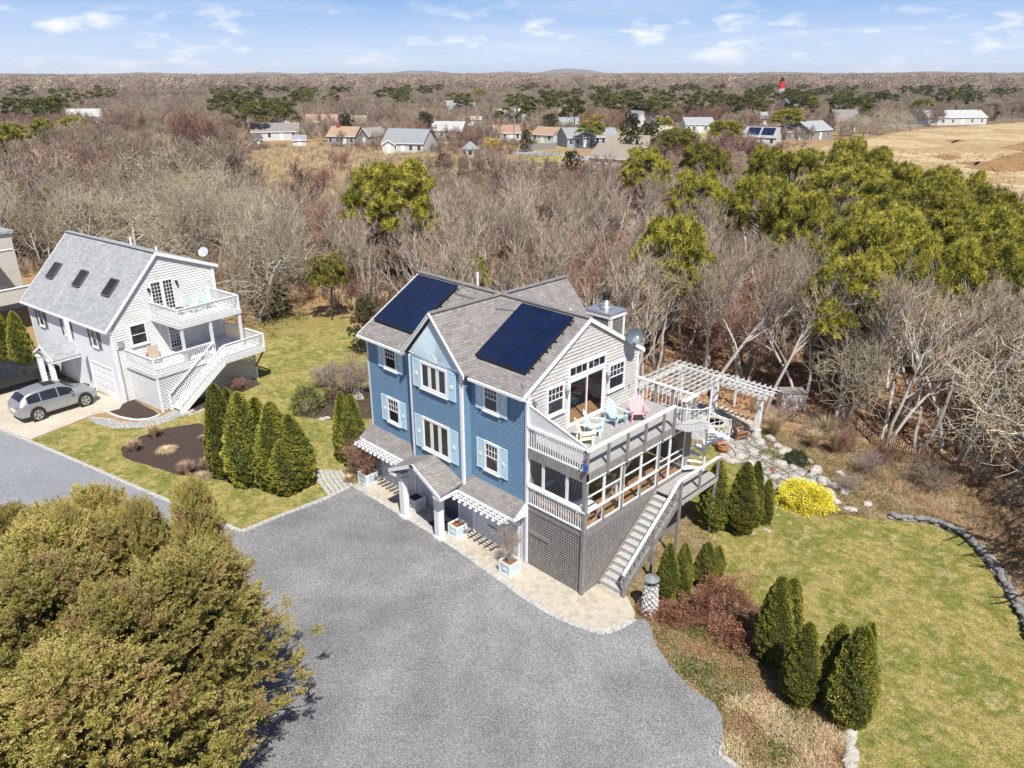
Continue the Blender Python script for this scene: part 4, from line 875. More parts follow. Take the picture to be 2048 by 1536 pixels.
def planter(x, y, label, mat_in, s=.34, plant=None):
    t = empty('planter_box', (x, y, .03), 0, label, 'planter', 'white box planters in front of the garages')
    mb = MB()
    for a in (-1, 1):
        for b in (-1, 1): mb.box(a*s-(.05 if a > 0 else 0), a*s+(.05 if a < 0 else 0), b*s-(.05 if b > 0 else 0), b*s+(.05 if b < 0 else 0), 0, .62)
    for z0, z1 in ((0.02, .1), (.52, .62)):
        for a in (-1, 1): mb.box(-s+.05, s-.05, a*s-(.04 if a > 0 else 0), a*s+(.04 if a < 0 else 0), z0, z1); mb.box(a*s-(.04 if a > 0 else 0), a*s+(.04 if a < 0 else 0), -s+.05, s-.05, z0, z1)
    mb.build('frame', M['white'], t)
    mb = MB()
    for a in (-1, 1): mb.box(-s+.05, s-.05, min(a*(s-.015), a*(s-.03)), max(a*(s-.015), a*(s-.03)), .1, .52); mb.box(min(a*(s-.015), a*(s-.03)), max(a*(s-.015), a*(s-.03)), -s+.05, s-.05, .1, .52)
    mb.build('panel', M['garwall'] if False else plain('pale_panel', (.55, .64, .68), .5, .05, 3), t)
    e = MB(); e.prism([(.09*math.cos(a), -s-.0, .3+.09*math.sin(a)) for a in [math.radians(k) for k in range(200, -21, -20)]], (0, -.02, 0)); e.build('shell_emblem', M['palebl'], t)
    mb = MB(); mb.box(-s+.045, s-.045, -s+.045, s-.045, .45, .54); mb.build('soil', mat_in, t); return t
soil_r = plain('reddish_soil', (.25, .10, .05), .95, .3, 10, .5, 30)
planter(-10.1, -.72, 'white planter box holding the reddish shrub at the left end of the apron', M['mulch'], .36)
planter(-6.55, -.55, 'white planter box filled with dark soil behind the left portico column', M['mulch'], .32)
planter(-3.5, -.68, 'white planter box of bare red soil right of the portico', soil_r, .3)
planter(.0, -.98, 'white planter box with a thin bare shrub by the lattice corner', soil_r, .32)
mb = MB(); mb.box(-5.15, -4.1, -1.0, -.35, .052, .066); tag(mb.build('doormat', M['black']), 'dark doormat in front of the entrance door under the portico', 'doormat')
tag(MB().cyl((2.99, -.3, 5.95), (2.99, -.12, 5.95), .03, .03, 6).lathe((3.06, -.2, 5.55), [(.05, 0), (.09, .05), (.09, .2), (.05, .26)], 8).build('blue_lantern', plain('cobalt_glass', (.02, .07, .30), .2, .1, 3)), 'cobalt blue hanging lantern at the corner of the upper deck', 'lantern')
# sofa in the porch
SF = empty('striped_sofa', (1.05, 1.0, ZF), 0, 'black and white striped sofa inside the glazed porch', 'sofa')
def stripes():
    m, nt, b = newmat('striped_fabric'); uv = N(nt, 'ShaderNodeTexCoord').outputs['UV']; sp_ = N(nt, 'ShaderNodeSeparateXYZ'); nt.links.new(uv, sp_.inputs[0])
    d = N(nt, 'ShaderNodeMath', operation='MULTIPLY'); d.inputs[1].default_value = 7; nt.links.new(sp_.outputs['X'], d.inputs[0]); f = N(nt, 'ShaderNodeMath', operation='FRACT'); nt.links.new(d.outputs[0], f.inputs[0])
    l = N(nt, 'ShaderNodeMath', operation='GREATER_THAN'); l.inputs[1].default_value = .5; nt.links.new(f.outputs[0], l.inputs[0]); r = ramp(nt, [(.03, .03, .04), (.55, .56, .56)], l.outputs[0]); nt.links.new(r.outputs[0], b.inputs['Base Color']); return m
ST = stripes()
for x in (-.42, .42): MB().box(x-.4, x+.4, -.35, .3, .28, .48).build('seat_cushion', ST, SF, bevel=.05)
for x in (-.42, .42): MB().prism([(x-.4, .31, .3), (x+.4, .31, .3), (x+.4, .5, .95), (x-.4, .5, .95)], (0, .16, 0)).build('back_cushion', ST, SF, bevel=.04)
mb = MB(); mb.box(-.95, .95, -.4, .7, .1, .27); mb.box(-.98, -.84, -.4, .6, .27, .62); mb.box(.84, .98, -.4, .6, .27, .62); mb.build('frame', M['white'], SF)
MB().box(-.9, .9, -.35, .65, .0, .1).build('base', M['black'], SF)
TB = empty('side_table', (2.3, 1.0, ZF), 0, 'small white side table by the glazed side of the porch', 'table')
MB().box(-.3, .3, -.3, .3, .5, .54).build('table_top', M['white'], TB)
for a in (-.25, .25):
    for b in (-.25, .25): MB().box(a-.02, a+.02, b-.02, b+.02, 0, .5).build('leg', M['white'], TB)
adirondack((1.6, 3.2, ZF), 2.4, M['white'], 'white slatted chair inside the glazed porch', group=None, name='porch_chair', s=.95)
# stone bollard lantern shaped like a small lighthouse
BL = empty('stone_lantern', (5.42, .98, 0), 0, 'pale stone lamp pillar with a round galvanised cap beside the stair foot', 'lamp post')
rnd = random.Random(3); mb = MB()
for k in range(11):
    z = k*.115; r = .34-.10*(k/11); n = 9
    for i in range(n):
        a = 2*math.pi*(i+.5*(k % 2))/n+rnd.uniform(-.1, .1); mb.rock((r*.78*math.cos(a), r*.78*math.sin(a), z+.05), .1, .085, .075, rnd, a)
mb.build('stone_pillar', plain('white_mortared_stone', (.52, .51, .49), .85, .5, 7, .4, 20), BL)
MB().lathe((0, 0, 1.2), [(.25, 0), (.25, .06), (.2, .08), (.2, .1)], 16).build('collar', M['metal'], BL)
MB().lathe((0, 0, 1.3), [(.15, 0), (.15, .2)], 12).build('lamp_glass', M['glassdk'], BL)
mb = MB(); mb.lathe((0, 0, 1.5), [(.29, 0), (.30, .02), (.3, .05), (.06, .15), (.02, .17)], 12); mb.build('cap', M['metal'], BL)
# ================================================================ WHITE HOUSE
WA = .1443
WH = empty('white_house', (-28.9, -5.49, 0), WA, 'white shingled house with pale grey skylight roof, two stacked decks and white lattice', 'house')
WL, WG = 10.75, 7.25; wez, wey, wry, wrz = 4.72, -.32, 3.57, 8.74; ws = (wrz-wez)/(wry-wey); wbz = 7.22; wbs = (wrz-wbz)/(WG+.35-wry)
wzf = wez+.32*ws; wzb = wbz+.35*wbs
F2 = Frame((0, 0, 0), (1, 0, 0), (0, -1, 0)); G2 = Frame((0, 0, 0), (0, 1, 0), (1, 0, 0))
mb = MB(); mb.prism([(-WL+.01, .01, 0), (-WL+.01, WG-.01, 0), (-WL+.01, WG-.01, wzb-.1), (-WL+.01, wry, wrz-.1), (-WL+.01, .01, wzf-.1)], (WL-.02, 0, 0)); mb.build('wall_core', M['vinyl'], WH)
clap(F2, .05, wzf-.02, lambda z: (-WL, 0), .14, .028, ((-3.45, -.6, 0, 2.0),)).build('clapboard_wall', M['vinyl'], WH)
def wsp(z):
    a = max(0, (z+.17-wzf)/ws); b = WG-max(0, (z+.17-wzb)/wbs); return (a, max(b, a))
clap(G2, .05, wrz-.05, wsp, .16, .032).build('shingle_wall', M['shingle_wh'], WH)
clap(Frame((-WL, 0, 0), (0, 1, 0), (-1, 0, 0)), .05, wrz-.1, wsp, .15, .02).build('shingle_wall', M['vinyl'], WH)
rf = MB(); rf.slab([(-WL-.2, wey, wez), (.15, wey, wez), (.15, wry, wrz), (-WL-.2, wry, wrz)], .1); rf.slab([(-WL-.2, wry, wrz), (.15, wry, wrz), (.15, WG+.35, wbz), (-WL-.2, WG+.35, wbz)], .1)
WR = rf.build('roof', M['roof2'], WH)
mb = MB(); mb.beam((-WL-.2, wry, wrz+.02), (.15, wry, wrz+.02), .3, .05); mb.build('ridge_cap', M['roof2'], WR)
for x in (.152, -WL-.202):
    for y0, z0 in ((wey, wez), (WG+.35, wbz)): MB().prism([(x, y0, z0-.2), (x, y0, z0+.02), (x, wry, wrz+.03), (x, wry, wrz-.2)], (.04 if x > 0 else -.04, 0, 0)).build('rake_board', M['white'], WH)
mb = MB(); mb.box(-WL-.2, .15, wey-.1, wey-.004, wez-.13, wez-.02); mb.box(-WL-.2, .15, wey+.002, -.015, wez-.16, wez-.135); mb.build('gutter', M['white'], WH)
for x, y, t in ((-.13, -.03, wzf-.1), (-WL-.03, -.03, wzf-.1), (-.08, WG-.1, wzb-.05)): MB().box(x, x+.16, y, y+.14, 0, t).build('corner_board', M['white'], WH)
n2 = Vector((0, -ws, 1)).normalized()
for xa in (-9.68, -6.1, -2.4):
    q = lambda x, y, h: Vector((x, y, wez+(y-wey)*ws))+n2*h
    mb = MB(); a, b, c, d = xa, xa+.88, 1.12, 1.92
    for p_, r_ in ((q(a, c, .05), q(a, d, .05)), (q(b, c, .05), q(b, d, .05))): mb.beam(p_, r_, .09, .12, up=n2)
    for p_, r_ in ((q(a+.05, c, .05), q(b-.05, c, .05)), (q(a+.05, d, .05), q(b-.05, d, .05))): mb.beam(p_, r_, .09, .115, up=n2)
    o = mb.build('skylight', plain('bronze_frame', (.10, .08, .07), .5, .1, 3), WH); m_ = MB().poly([q(a+.04, c+.04, .07), q(b-.04, c+.04, .07), q(b-.04, d-.04, .07), q(a+.04, d-.04, .07)]); m_.build('pane', M['glassdk'], o)
M['darkshutter'] = plain('grey_shutter_paint', (.13, .135, .15), .6, .08, 3)
for s in (-9.03, -5.55, -2.0):
    window(WH, F2, s-.36, s+.36, 3.25, 4.42, 'two', .07); shutter(WH, F2, s-.72, s-.38, 3.2, 4.45, .035, 'darkshutter', False); shutter(WH, F2, s+.38, s+.72, 3.2, 4.45, .035, 'darkshutter', False)
mb = MB(); fbox(mb, F2, -3.45, -3.33, 0, 2.0, -.03, .05); fbox(mb, F2, -.72, -.6, 0, 2.0, -.03, .05); fbox(mb, F2, -3.45, -.6, 2.002, 2.12, -.03, .05); gd = mb.build('garage_door', M['white'], WH)
for k in range(4):
    m_ = MB(); fbox(m_, F2, -3.33, -.72, .02+.49*k, .5+.49*k, -.02, .0)
    for j in range(4): fbox(m_, F2, -3.25+j*.64, -3.25+j*.64+.5, .1+.49*k, .42+.49*k, .001, .012)
    m_.build('door_section', M['white'], gd)
window(WH, G2, 1.1, 2.2, 3.35, 4.7, 'two', .1, d=.04)
window(WH, G2, 2.85, 3.62, 5.0, 7.0, 'grid', .1, cols=3, d=.04, name='french_door', sill=False); window(WH, G2, 3.63, 4.4, 5.0, 7.0, 'grid', .1, cols=3, d=.04, name='french_door', sill=False)
window(WH, G2, 3.5, 4.4, 2.5, 4.4, 'grid', .1, cols=4, d=.04, name='french_door', sill=False)
wall_lamp(G2, 2.75, 6.6, WH, 'black'); wall_lamp(G2, 4.6, 6.7, WH, 'black')
mb = MB(); fbox(mb, G2, .3, .62, 3.5, 3.85, .02, .14); mb.cyl(G2.p(.2, .1, .06), G2.p(.2, 3.4, .06), .03, .03, 6); mb.cyl(G2.p(.2, 3.4, .06), G2.p(.4, 3.5, .06), .03, .03, 6); mb.build('electric_meter', M['metal'], WH)
for p_, h in (((-3.2, 3.9, 8.5), .7), ((-1.2, 4.4, 8.3), .45)): MB().cyl(p_, (p_[0], p_[1], p_[2]+h), .07, .07, 10).build('vent_pipe', M['white'], WH)
mb = MB(); c = Vector((-.75, 7.3, 7.95)); dn = Vector((.45, -.7, .5)).normalized(); a_ = dn.orthogonal().normalized(); b_ = dn.cross(a_); vs = []
for r, h in ((.02, 0), (.14, .02), (.25, .06), (.33, .11)): vs += [c+(a_*math.cos(t)+b_*math.sin(t))*r+dn*h for t in [2*math.pi*i/16 for i in range(16)]]
fs = [(k*16+i, k*16+(i+1) % 16, (k+1)*16+(i+1) % 16, (k+1)*16+i) for k in range(3) for i in range(16)]
mb.add(vs, fs); mb.add([v-dn*.015 for v in vs], [f[::-1] for f in fs]); wd_ = mb.build('satellite_dish', plain('pale_dish', (.5, .52, .54), .4, .05, 3), WH, smooth=True)
MB().beam((-.75, 7.3, 7.3), c, .05, .05).beam(c, c+dn*.45, .025, .025).build('dish_mount', M['metal'], wd_)
# porch on the front
mb = MB(); a, b = -6.75, -4.7; xm = (a+b)/2; zt, ze = 3.05, 2.42
mb.slab([(a-.15, -1.75, ze), (a-.15, -.02, ze), (xm, -.02, zt), (xm, -1.75, zt)][::-1], .08); mb.slab([(xm, -1.75, zt), (xm, -.02, zt), (b+.3, -.02, ze-.15), (b+.3, -1.75, ze-.15)][::-1], .08)
pr2 = mb.build('porch_roof', M['roof2'], WH)
mb = MB(); mb.prism([(a-.15, -1.75, ze), (a-.15, -1.75, ze-.15), (xm, -1.75, zt-.15), (xm, -1.75, zt)], (0, -.05, 0)); mb.prism([(b+.3, -1.75, ze-.15), (b+.3, -1.75, ze-.3), (xm, -1.75, zt-.15), (xm, -1.75, zt)], (0, -.05, 0)); mb.box(b+.2, b+.3, -1.74, -.03, ze-.32, ze-.24); mb.build('porch_trim', M['white'], pr2)
for x in (-6.6, -5.1): MB().box(x-.13, x+.13, -1.75, -1.49, 0, 2.3).box(x-.18, x+.18, -1.8, -1.44, .0, .12).box(x-.17, x+.17, -1.79, -1.45, 2.1, 2.2).build('porch_column', M['white'], WH)
MB().box(-6.3, -5.3, -.06, -.01, .05, 2.1).build('front_door', M['white_dirty'], WH)
# decks
zu, zl = 4.9, 2.42
def wdeck(y0, y1, x1, z, rail, nm):
    mb = MB(); x = .02; 
    while x < x1: mb.box(x, min(x+.14, x1), y0, y1, z-.04, z); x += .146
    o = mb.build(nm, M['white_dirty'], WH)
    mb = MB(); mb.box(.02, x1+.04, y0-.05, y0-.002, z-.26, z+.0); mb.box(x1+.001, x1+.05, y0-.05, y1+.05, z-.26, z); mb.box(.02, x1, y1+.002, y1+.05, z-.26, z); mb.build('rim', M['white_dirty'], o); return o
def wrail(pts, z, step=.13):
    for (xa, ya), (xb, yb) in zip(pts, pts[1:]):
        a, b = Vector((xa, ya, 0)), Vector((xb, yb, 0)); n = int((b-a).length/step); d = (b-a).normalized()*.04
        mb = MB(); mb.beam(a+Z*(z+.92), b+Z*(z+.92), .12, .045); mb.beam(a+d+Z*(z+.84), b-d+Z*(z+.84), .045, .07); mb.beam(a+d+Z*(z+.1), b-d+Z*(z+.1), .045, .06); o = mb.build('railing', M['white'], WH)
        balusters(a, b, z+.1, z+.82, n, .036).build('balusters', M['white_dirty'], o)
        MB().box(xb-.05, xb+.05, yb-.05, yb+.05, z-.2, z+.95).build('rail_post', M['white'], WH)
wdeck(2.62, 6.82, 3.1, zu, 1, 'upper_deck'); wrail([(.05, 2.66), (3.08, 2.66), (3.08, 6.78), (.05, 6.78)], zu)
wdeck(.6, 7.4, 3.2, zl, 1, 'lower_deck'); wrail([(.05, .64), (3.18, .64), (3.18, 4.5)], zl)
mb = MB(); mb.box(3.25, 4.3, 4.55, 7.4, zl-.04, zl-.002); o = mb.build('stair_landing', M['white_dirty'], WH); MB().box(4.302, 4.35, 4.5, 7.45, zl-.26, zl).box(3.26, 4.3, 7.402, 7.45, zl-.26, zl).build('rim', M['white_dirty'], o)
wrail([(4.3, 4.6), (4.3, 7.4), (.05, 7.4)], zl)
for y in (2.75, 4.68, 6.75): MB().box(2.95, 3.1, y-.075, y+.075, zl, zu-.2).build('deck_post', M['white_dirty'], WH)
Lg = Frame((.02, .66, 0), (1, 0, 0), (0, -1, 0)); Lf = Frame((3.16, .66, 0), (0, 1, 0), (1, 0, 0))
lattice(Lg, 0, 3.14, .05, zl-.27, .14, .055, .0, diag=True).build('lattice_skirt', M['white'], WH)
lattice(Lf, 0, 6.7, .05, zl-.27, .14, .055, .0, diag=True).build('lattice_skirt', M['white'], WH)
mb = MB(); mb.box(3.1, 3.24, .6, .72, 0, zl-.27); mb.build('deck_post', M['white'], WH); MB().box(3.1, 3.24, 7.28, 7.4, 0, zl-.27).build('deck_post', M['white'], WH); MB().beam((3.25, 7.3, .9), (4.25, 7.3, zl-.3), .09, .09).build('brace', M['greywood'], WH)
wn = 12; ya, yb = 4.55, 1.25
for i in range(wn):
    z = zl-(i+1)*zl/(wn+1); y0 = ya-(ya-yb)*(i+1)/wn; MB().box(3.32, 4.28, y0, y0+.29, z-.035, z).box(3.33, 4.27, y0+.262, y0+.28, z-.0, z+.14).build('step', M['white_dirty'], WH)
for x in (3.27, 4.29): MB().prism([(x, ya, zl-.3), (x, ya, zl), (x, yb-.05, .18), (x, yb-.05, 0), (x, yb+.2, 0)], (.045, 0, 0)).build('stringer', M['white'], WH)
for x in (3.27, 4.31):
    mb = MB(); mb.beam((x, yb-.1, .95), (x, ya, zl+.94), .1, .045); o = mb.build('stair_rail', M['white'], WH)
    mb = MB(); n = 24
    if x > 4:
        for i in range(n): t = (i+.5)/n; y = yb+(ya-yb)*t; z = zl*t; mb.box(x-.018, x+.018, y-.02, y+.02, z+.05, z+.95)
        mb.beam((x, yb, .25), (x, ya, zl+.2), .04, .05)
    mb.box(x-.05, x+.05, yb-.12, yb-.02, 0, 1.0); mb.build('balusters', M['white'], o)
mt = Matrix.Translation((-28.9, -5.49, 0)) @ Matrix.Rotation(WA, 4, 'Z')
cg_ = plain('pale_green_plastic', (.46, .60, .52), .5, .05, 3)
for x, y, r, lb in ((1.35, 4.75, 1.8, 'pale green adirondack chair by the french door on the white upper deck'), (1.25, 5.75, 1.6, 'pale green adirondack chair nearer the far end of the white upper deck')):
    p_ = mt @ Vector((x, y, zu)); adirondack(p_, r+WA, cg_, lb, 'chairs on the white house deck')
# wicker chair and low table, cushions of the shaded lower deck
TN = plain('tan_wicker', (.40, .33, .26), .8, .1, 20)
t = empty('wicker_armchair', mt @ Vector((1.2, 1.7, zl)), WA+1.0, 'tan wicker armchair on the white lower deck below the window', 'chair')
MB().box(-.32, .32, -.3, .3, .1, .38).build('seat', TN, t); MB().prism([(-.32, .28, .38), (.32, .28, .38), (.3, .4, .95), (-.3, .4, .95)], (0, .07, 0)).build('backrest', TN, t)
for s_ in (-1, 1): MB().box(s_*.36-.05, s_*.36+.05, -.3, .32, .05, .62).build('armrest', TN, t)
t = empty('side_table', mt @ Vector((1.2, 3.9, zu)), 0, 'small dark round table on the white upper deck', 'table')
MB().lathe((0, 0, .42), [(.28, 0), (.28, .03)], 14).build('table_top', plain('dark_bronze', (.09, .08, .07), .5, .1, 3), t)
for k in range(3): a_ = k*2.1; MB().cyl((.2*math.cos(a_), .2*math.sin(a_), 0), (.1*math.cos(a_), .1*math.sin(a_), .42), .015, .015, 6).build('leg', M['black'], t)
# ================================================================ house at the left edge: beige balconies
BH = empty('beige_house', (-28.9, -5.49, 0), WA, 'beige sided house with two balconies cut by the left edge of the picture', 'house')
def bal(x0, x1, y0, y1, z, h=1.0):
    o = MB().box(x0, x1, y0, y1, z-.12, z).build('balcony_floor', M['white_dirty'], BH)
    fr = Frame((0, y0, 0), (1, 0, 0), (0, -1, 0)); clap(fr, z-.1, z+h, lambda q: (x0, x1), .12, .015).build('siding', M['beige'], o)
    fr = Frame((x1, 0, 0), (0, 1, 0), (1, 0, 0)); clap(fr, z-.1, z+h, lambda q: (y0, y1), .12, .015).build('siding', M['beige'], o)
    MB().box(x0, x1-.06, y0+.01, y0+.1, z, z+h-.01).box(x1-.1, x1-.01, y0+.1, y1, z, z+h-.01).build('parapet_core', M['beige'], o)
    MB().box(x0, x1+.07, y0-.07, y0+.14, z+h, z+h+.06).box(x1-.14, x1+.07, y0+.141, y1, z+h, z+h+.06).build('parapet_cap', M['white'], o)
MB().box(-36, -27.2, -3, 6, 0, 6.4).build('wall', M['beige'], BH)
bal(-27.2, -19.7, -2.5, 3.95, 2.5, 1.0); bal(-27.2, -22.3, -2.5, 4.1, 4.95, 1.0)
MB().box(-2.15, -1.95, -1.5, -1.3, 3.95, 5.33).build('balcony_post', M['white'], BH)
MB().box(-36.3, -27.0, -3.2, 6.2, 6.4, 6.6).build('roof', M['roof2'], BH)
for x, y in ((-20.1, 3.6), (-20.1, -2.2)): MB().box(x, x+.2, y, y+.2, 0, 2.38).build('balcony_post', M['white'], BH)
# ================================================================ cars
def car(loc, rz, paint, label, name='parked_suv', Lc=4.65, Wc=.93, Hc=1.64, pick=False, sunroof=True):
    t = empty(name, loc, rz, label, 'car', 'cars parked by the white house')
    s = Lc/4.65
    #      y     bottom half belt  roof  rhw
    if not pick: st = [(-2.32, .42, .70, .78, .80, .55), (-2.28, .30, .84, .95, 1.02, .60), (-2.15, .26, .90, 1.03, 1.18, .62), (-1.75, .25, .93, 1.05, 1.50, .60), (-1.3, .24, .935, 1.03, 1.60, .62), (-.6, .24, .94, 1.01, 1.645, .64), (.1, .24, .94, .99, 1.62, .63), (.55, .24, .94, .975, 1.48, .62), (1.0, .24, .935, .96, 1.18, .66), (1.25, .25, .93, .95, 1.02, .72), (1.8, .26, .91, .86, .93, .66), (2.15, .28, .82, .72, .80, .52), (2.32, .36, .62, .56, .62, .4)]
    else: st = [(-2.9, .45, .86, 1.0, 1.02, .8), (-2.85, .4, .92, 1.06, 1.07, .85), (-1.6, .4, .95, 1.07, 1.08, .88), (-1.4, .38, .96, 1.1, 1.2, .7), (-1.2, .38, .97, 1.12, 1.72, .66), (-.3, .38, .97, 1.12, 1.82, .68), (.4, .38, .97, 1.1, 1.76, .67), (.75, .38, .97, 1.1, 1.5, .7), (1.15, .38, .97, 1.08, 1.18, .74), (1.4, .38, .96, 1.04, 1.12, .8), (2.3, .4, .95, 1.0, 1.06, .78), (2.75, .42, .88, .9, .96, .66), (2.9, .5, .7, .7, .75, .6)]
    def ring(y, zb, hw, zbt, zr, rh):
        zr = max(zr, zbt+.01); h = [(hw*.86, zb), (hw*.985, zb+.12), (hw, (zb+zbt)/2), (hw*.985, zbt-.06), (hw*.94, zbt), (rh+(hw*.94-rh)*.12, zbt+(zr-zbt)*.86), (rh*.88, zr), (rh*.45, zr+.012)]
        return [(x, y, z) for x, z in h]+[(-x, y, z) for x, z in h[::-1]]
    vs = []; fs = []; n = 16
    for r in st: vs += ring(*r)
    for k in range(len(st)-1):
        for i in range(n): fs.append((k*n+i, (k+1)*n+i, (k+1)*n+(i+1) % n, k*n+(i+1) % n))
    fs += [tuple(range(n)), tuple(range(len(st)*n-1, (len(st)-1)*n-1, -1))]
    body = MB().add(vs, fs).build('body', paint, t, smooth=True); m = body.modifiers.new('s', 'SUBSURF'); m.levels = m.render_levels = 2
    def at(y):
        for a, b in zip(st, st[1:]):
            if a[0] <= y <= b[0]:
                f = (y-a[0])/(b[0]-a[0]); return [p+(q-p)*f for p, q in zip(a, b)]
    def side(y, f, sx, off=.022):
        _, zb, hw, zbt, zr, rh = at(y); x0, x1 = hw*.95, rh+(hw*.94-rh)*.12; z0, z1 = zbt+.015, zbt+(zr-zbt)*.86
        return Vector((sx*(x0+(x1-x0)*f+off*.6), y, z0+(z1-z0)*f+off*.2))
    gl = M['glassdk']
    wins = [(-1.75, -1.05), (-.98, -.08), (0.0, .82)] if not pick else [(-1.1, -.3), (-.2, .75)]
    for sx in (-1, 1):
        for a, b in wins:
            mb = MB(); k = 4
            for i in range(k):
                ya_, yb_ = a+(b-a)*i/k, a+(b-a)*(i+1)/k; mb.add([side(ya_, .02, sx), side(yb_, .02, sx), side(yb_, .9, sx), side(ya_, .9, sx)], [(0, 1, 2, 3) if sx > 0 else (3, 2, 1, 0)])
            mb.build('side_window', gl, t)
    def across(y, zoff, k=.8):
        _, zb, hw, zbt, zr, rh = at(y); return [Vector((x, y, zr+zoff-.05*(abs(x)/rh)**2)) for x in (-rh*k, -rh*.4, rh*.4, rh*k)]
    for nm, ys in (('windscreen', (.52, .7, .9, 1.12) if not pick else (.55, .7, .9, 1.1)), ('rear_window', (-2.1, -1.98, -1.86, -1.76) if not pick else (-1.36, -1.32, -1.28, -1.24))):
        mb = MB(); rows = [across(y, .035, .95) for y in ys]; vv = sum(rows, []); mb.add(vv, [(r*4+i, r*4+i+1, (r+1)*4+i+1, (r+1)*4+i) for r in range(3) for i in range(3)]); mb.build(nm, gl, t, smooth=True)
    if sunroof:
        mb = MB(); rows = [across(y, .022, .6) for y in (-.55, -.2, .15)]; mb.add(sum(rows, []), [(r*4+i, r*4+i+1, (r+1)*4+i+1, (r+1)*4+i) for r in range(2) for i in range(3)]); mb.build('sunroof', M['black'], t)
    rad = .36 if not pick else .4
    for y in ((-1.36, 1.38) if not pick else (-1.75, 1.85)):
        for sx in (-1, 1):
            e = empty('wheel', (0, 0, 0)); e.parent = t; KIDS.setdefault(t.name, []).append(e)
            x = sx*(Wc-.11)
            MB().cyl((x-.12, y, rad), (x+.125, y, rad), rad, rad, 24).build('tyre', M['black'], e)
            mb = MB(); xo = x+sx*.128
            for k in range(5):
                a = 2*math.pi*k/5+.3; mb.beam((xo, y, rad), (xo, y+rad*.62*math.cos(a), rad+rad*.62*math.sin(a)), .075, .03, up=(1, 0, 0))
            for k in range(20):
                a, b = 2*math.pi*k/20, 2*math.pi*(k+1)/20; mb.beam((xo, y+rad*.66*math.cos(a), rad+rad*.66*math.sin(a)), (xo, y+rad*.66*math.cos(b), rad+rad*.66*math.sin(b)), .05, .02, up=(1, 0, 0))
            mb.build('rim', M['metal'], e)
            MB().cyl((sx*(Wc-.02), y, rad+.02), (sx*(Wc+.012), y, rad+.02), rad+.09, rad+.09, 24).build('wheel_arch', M['black'], t)
            x = 0
    for sx in (-1, 1):
        ye = st[0][0]; yf = st[-1][0]
        mb = MB(); mb.prism([(sx*.48, ye+.04, .86), (sx*.8, ye+.12, .9), (sx*.82, ye+.12, .98), (sx*.5, ye+.05, .96)], (0, -.04, 0)); mb.build('tail_light', plain('red_lamp', (.45, .02, .02), .2, .05, 3), t)
        mb = MB(); mb.prism([(sx*.45, yf-.02, .66), (sx*.74, yf-.24, .72), (sx*.76, yf-.24, .8), (sx*.46, yf-.02, .74)], (0, .05, 0)); mb.build('headlight', M['glassdk'], t)
        mb = MB(); mb.box(min(sx*.95, sx*1.08), max(sx*.95, sx*1.08), .62, .72, .98, 1.12); mb.build('mirror', paint, t, bevel=.03)
    mb = MB(); mb.box(-.26, .26, st[0][0]-.03, st[0][0]+.02, .62, .75); mb.build('number_plate', M['white'], t)
    t.scale = (1, .97, 1.09) if not pick else (1, 1, 1)
    return t
silver = plain('silver_car_paint', (.40, .41, .43), .28, .03, 2, metal=.55); dkg = plain('dark_grey_car_paint', (.035, .035, .038), .3, .05, 2, metal=.3)
pc = G(116, 829); car((-30.75, -8.72, .02), .12, silver, 'silver suv parked nose-in on the shell drive by the white garage')
pc = mt @ Vector((-8.15, -3.1, .02)); car(pc, WA-1.45+math.pi/2+1.55-1.57+.0-.1, dkg, 'dark grey pickup beyond the porch at the left edge of the picture', 'parked_pickup', pick=True, sunroof=False)
# ================================================================ patio behind the blue house
pat = px((1290, 810), (1360, 790), (1440, 815), (1530, 862), (1640, 905), (1600, 960), (1560, 985), (1470, 915), (1420, 885), (1330, 860))
sheet('patio', px((1290, 810), (1360, 790), (1440, 815), (1500, 850), (1500, 880), (1440, 890), (1330, 860)), M['flag'], .012, wob=.2)
flags('patio_paving', px((1360, 800), (1430, 835), (1510, 880), (1590, 930), (1650, 960)), px((1330, 860), (1400, 880), (1450, 905), (1520, 960), (1570, 1010)), 5, 5, M['flag'], 8, .05, .84, .42)
M['pergola'] = plain('weathered_pergola_paint', (.58, .58, .57), .6, .12, 4)
PG = empty('pergola', (-1.5, 16.5, 0), 0, 'white pergola with fluted columns and slatted top behind the blue house', 'pergola')
def Lp(x, y, z): return (x+1.5, y-16.5, z)
for x, y in ((-2.1, 18.1), (.83, 17.8), (-4.6, 14.2), (-1.7, 14.2), (-4.6, 18.3)):
    mb = MB(); X, Y, _ = Lp(x, y, 0); mb.box(X-.13, X+.13, Y-.13, Y+.13, 0, 2.35); mb.box(X-.19, X+.19, Y-.19, Y+.19, 0, .28); mb.box(X-.17, X+.17, Y-.17, Y+.17, 2.1, 2.22); mb.build('column', M['white'], PG)
for a, b in (((-5.0, 14.2), (-1.3, 14.2)), ((-5.0, 18.2), (-1.7, 18.2)), ((-2.3, 17.45), (1.4, 17.3)), ((-2.3, 18.35), (1.4, 18.1)), ((-4.6, 13.8), (-4.6, 18.6)), ((-1.7, 13.8), (-1.9, 18.6))):
    MB().beam(Lp(*a, 2.45), Lp(*b, 2.45), .07, .2).build('beam', M['white'], PG)
for i in range(11): x = -4.95+i*.36; MB().beam(Lp(x, 13.6, 2.62), Lp(x, 18.7, 2.62), .035, .11).build('rafter', M['pergola'], PG)
for i in range(8): x = -1.05+i*.33; MB().beam(Lp(x, 17.0, 2.62), Lp(x, 18.7, 2.62), .035, .11).build('rafter', M['pergola'], PG)
for i in range(8): y = 13.85+i*.64; MB().beam(Lp(-5.05, y, 2.71), Lp(-1.0, y, 2.71), .035, .04).build('slat', M['pergola'], PG)
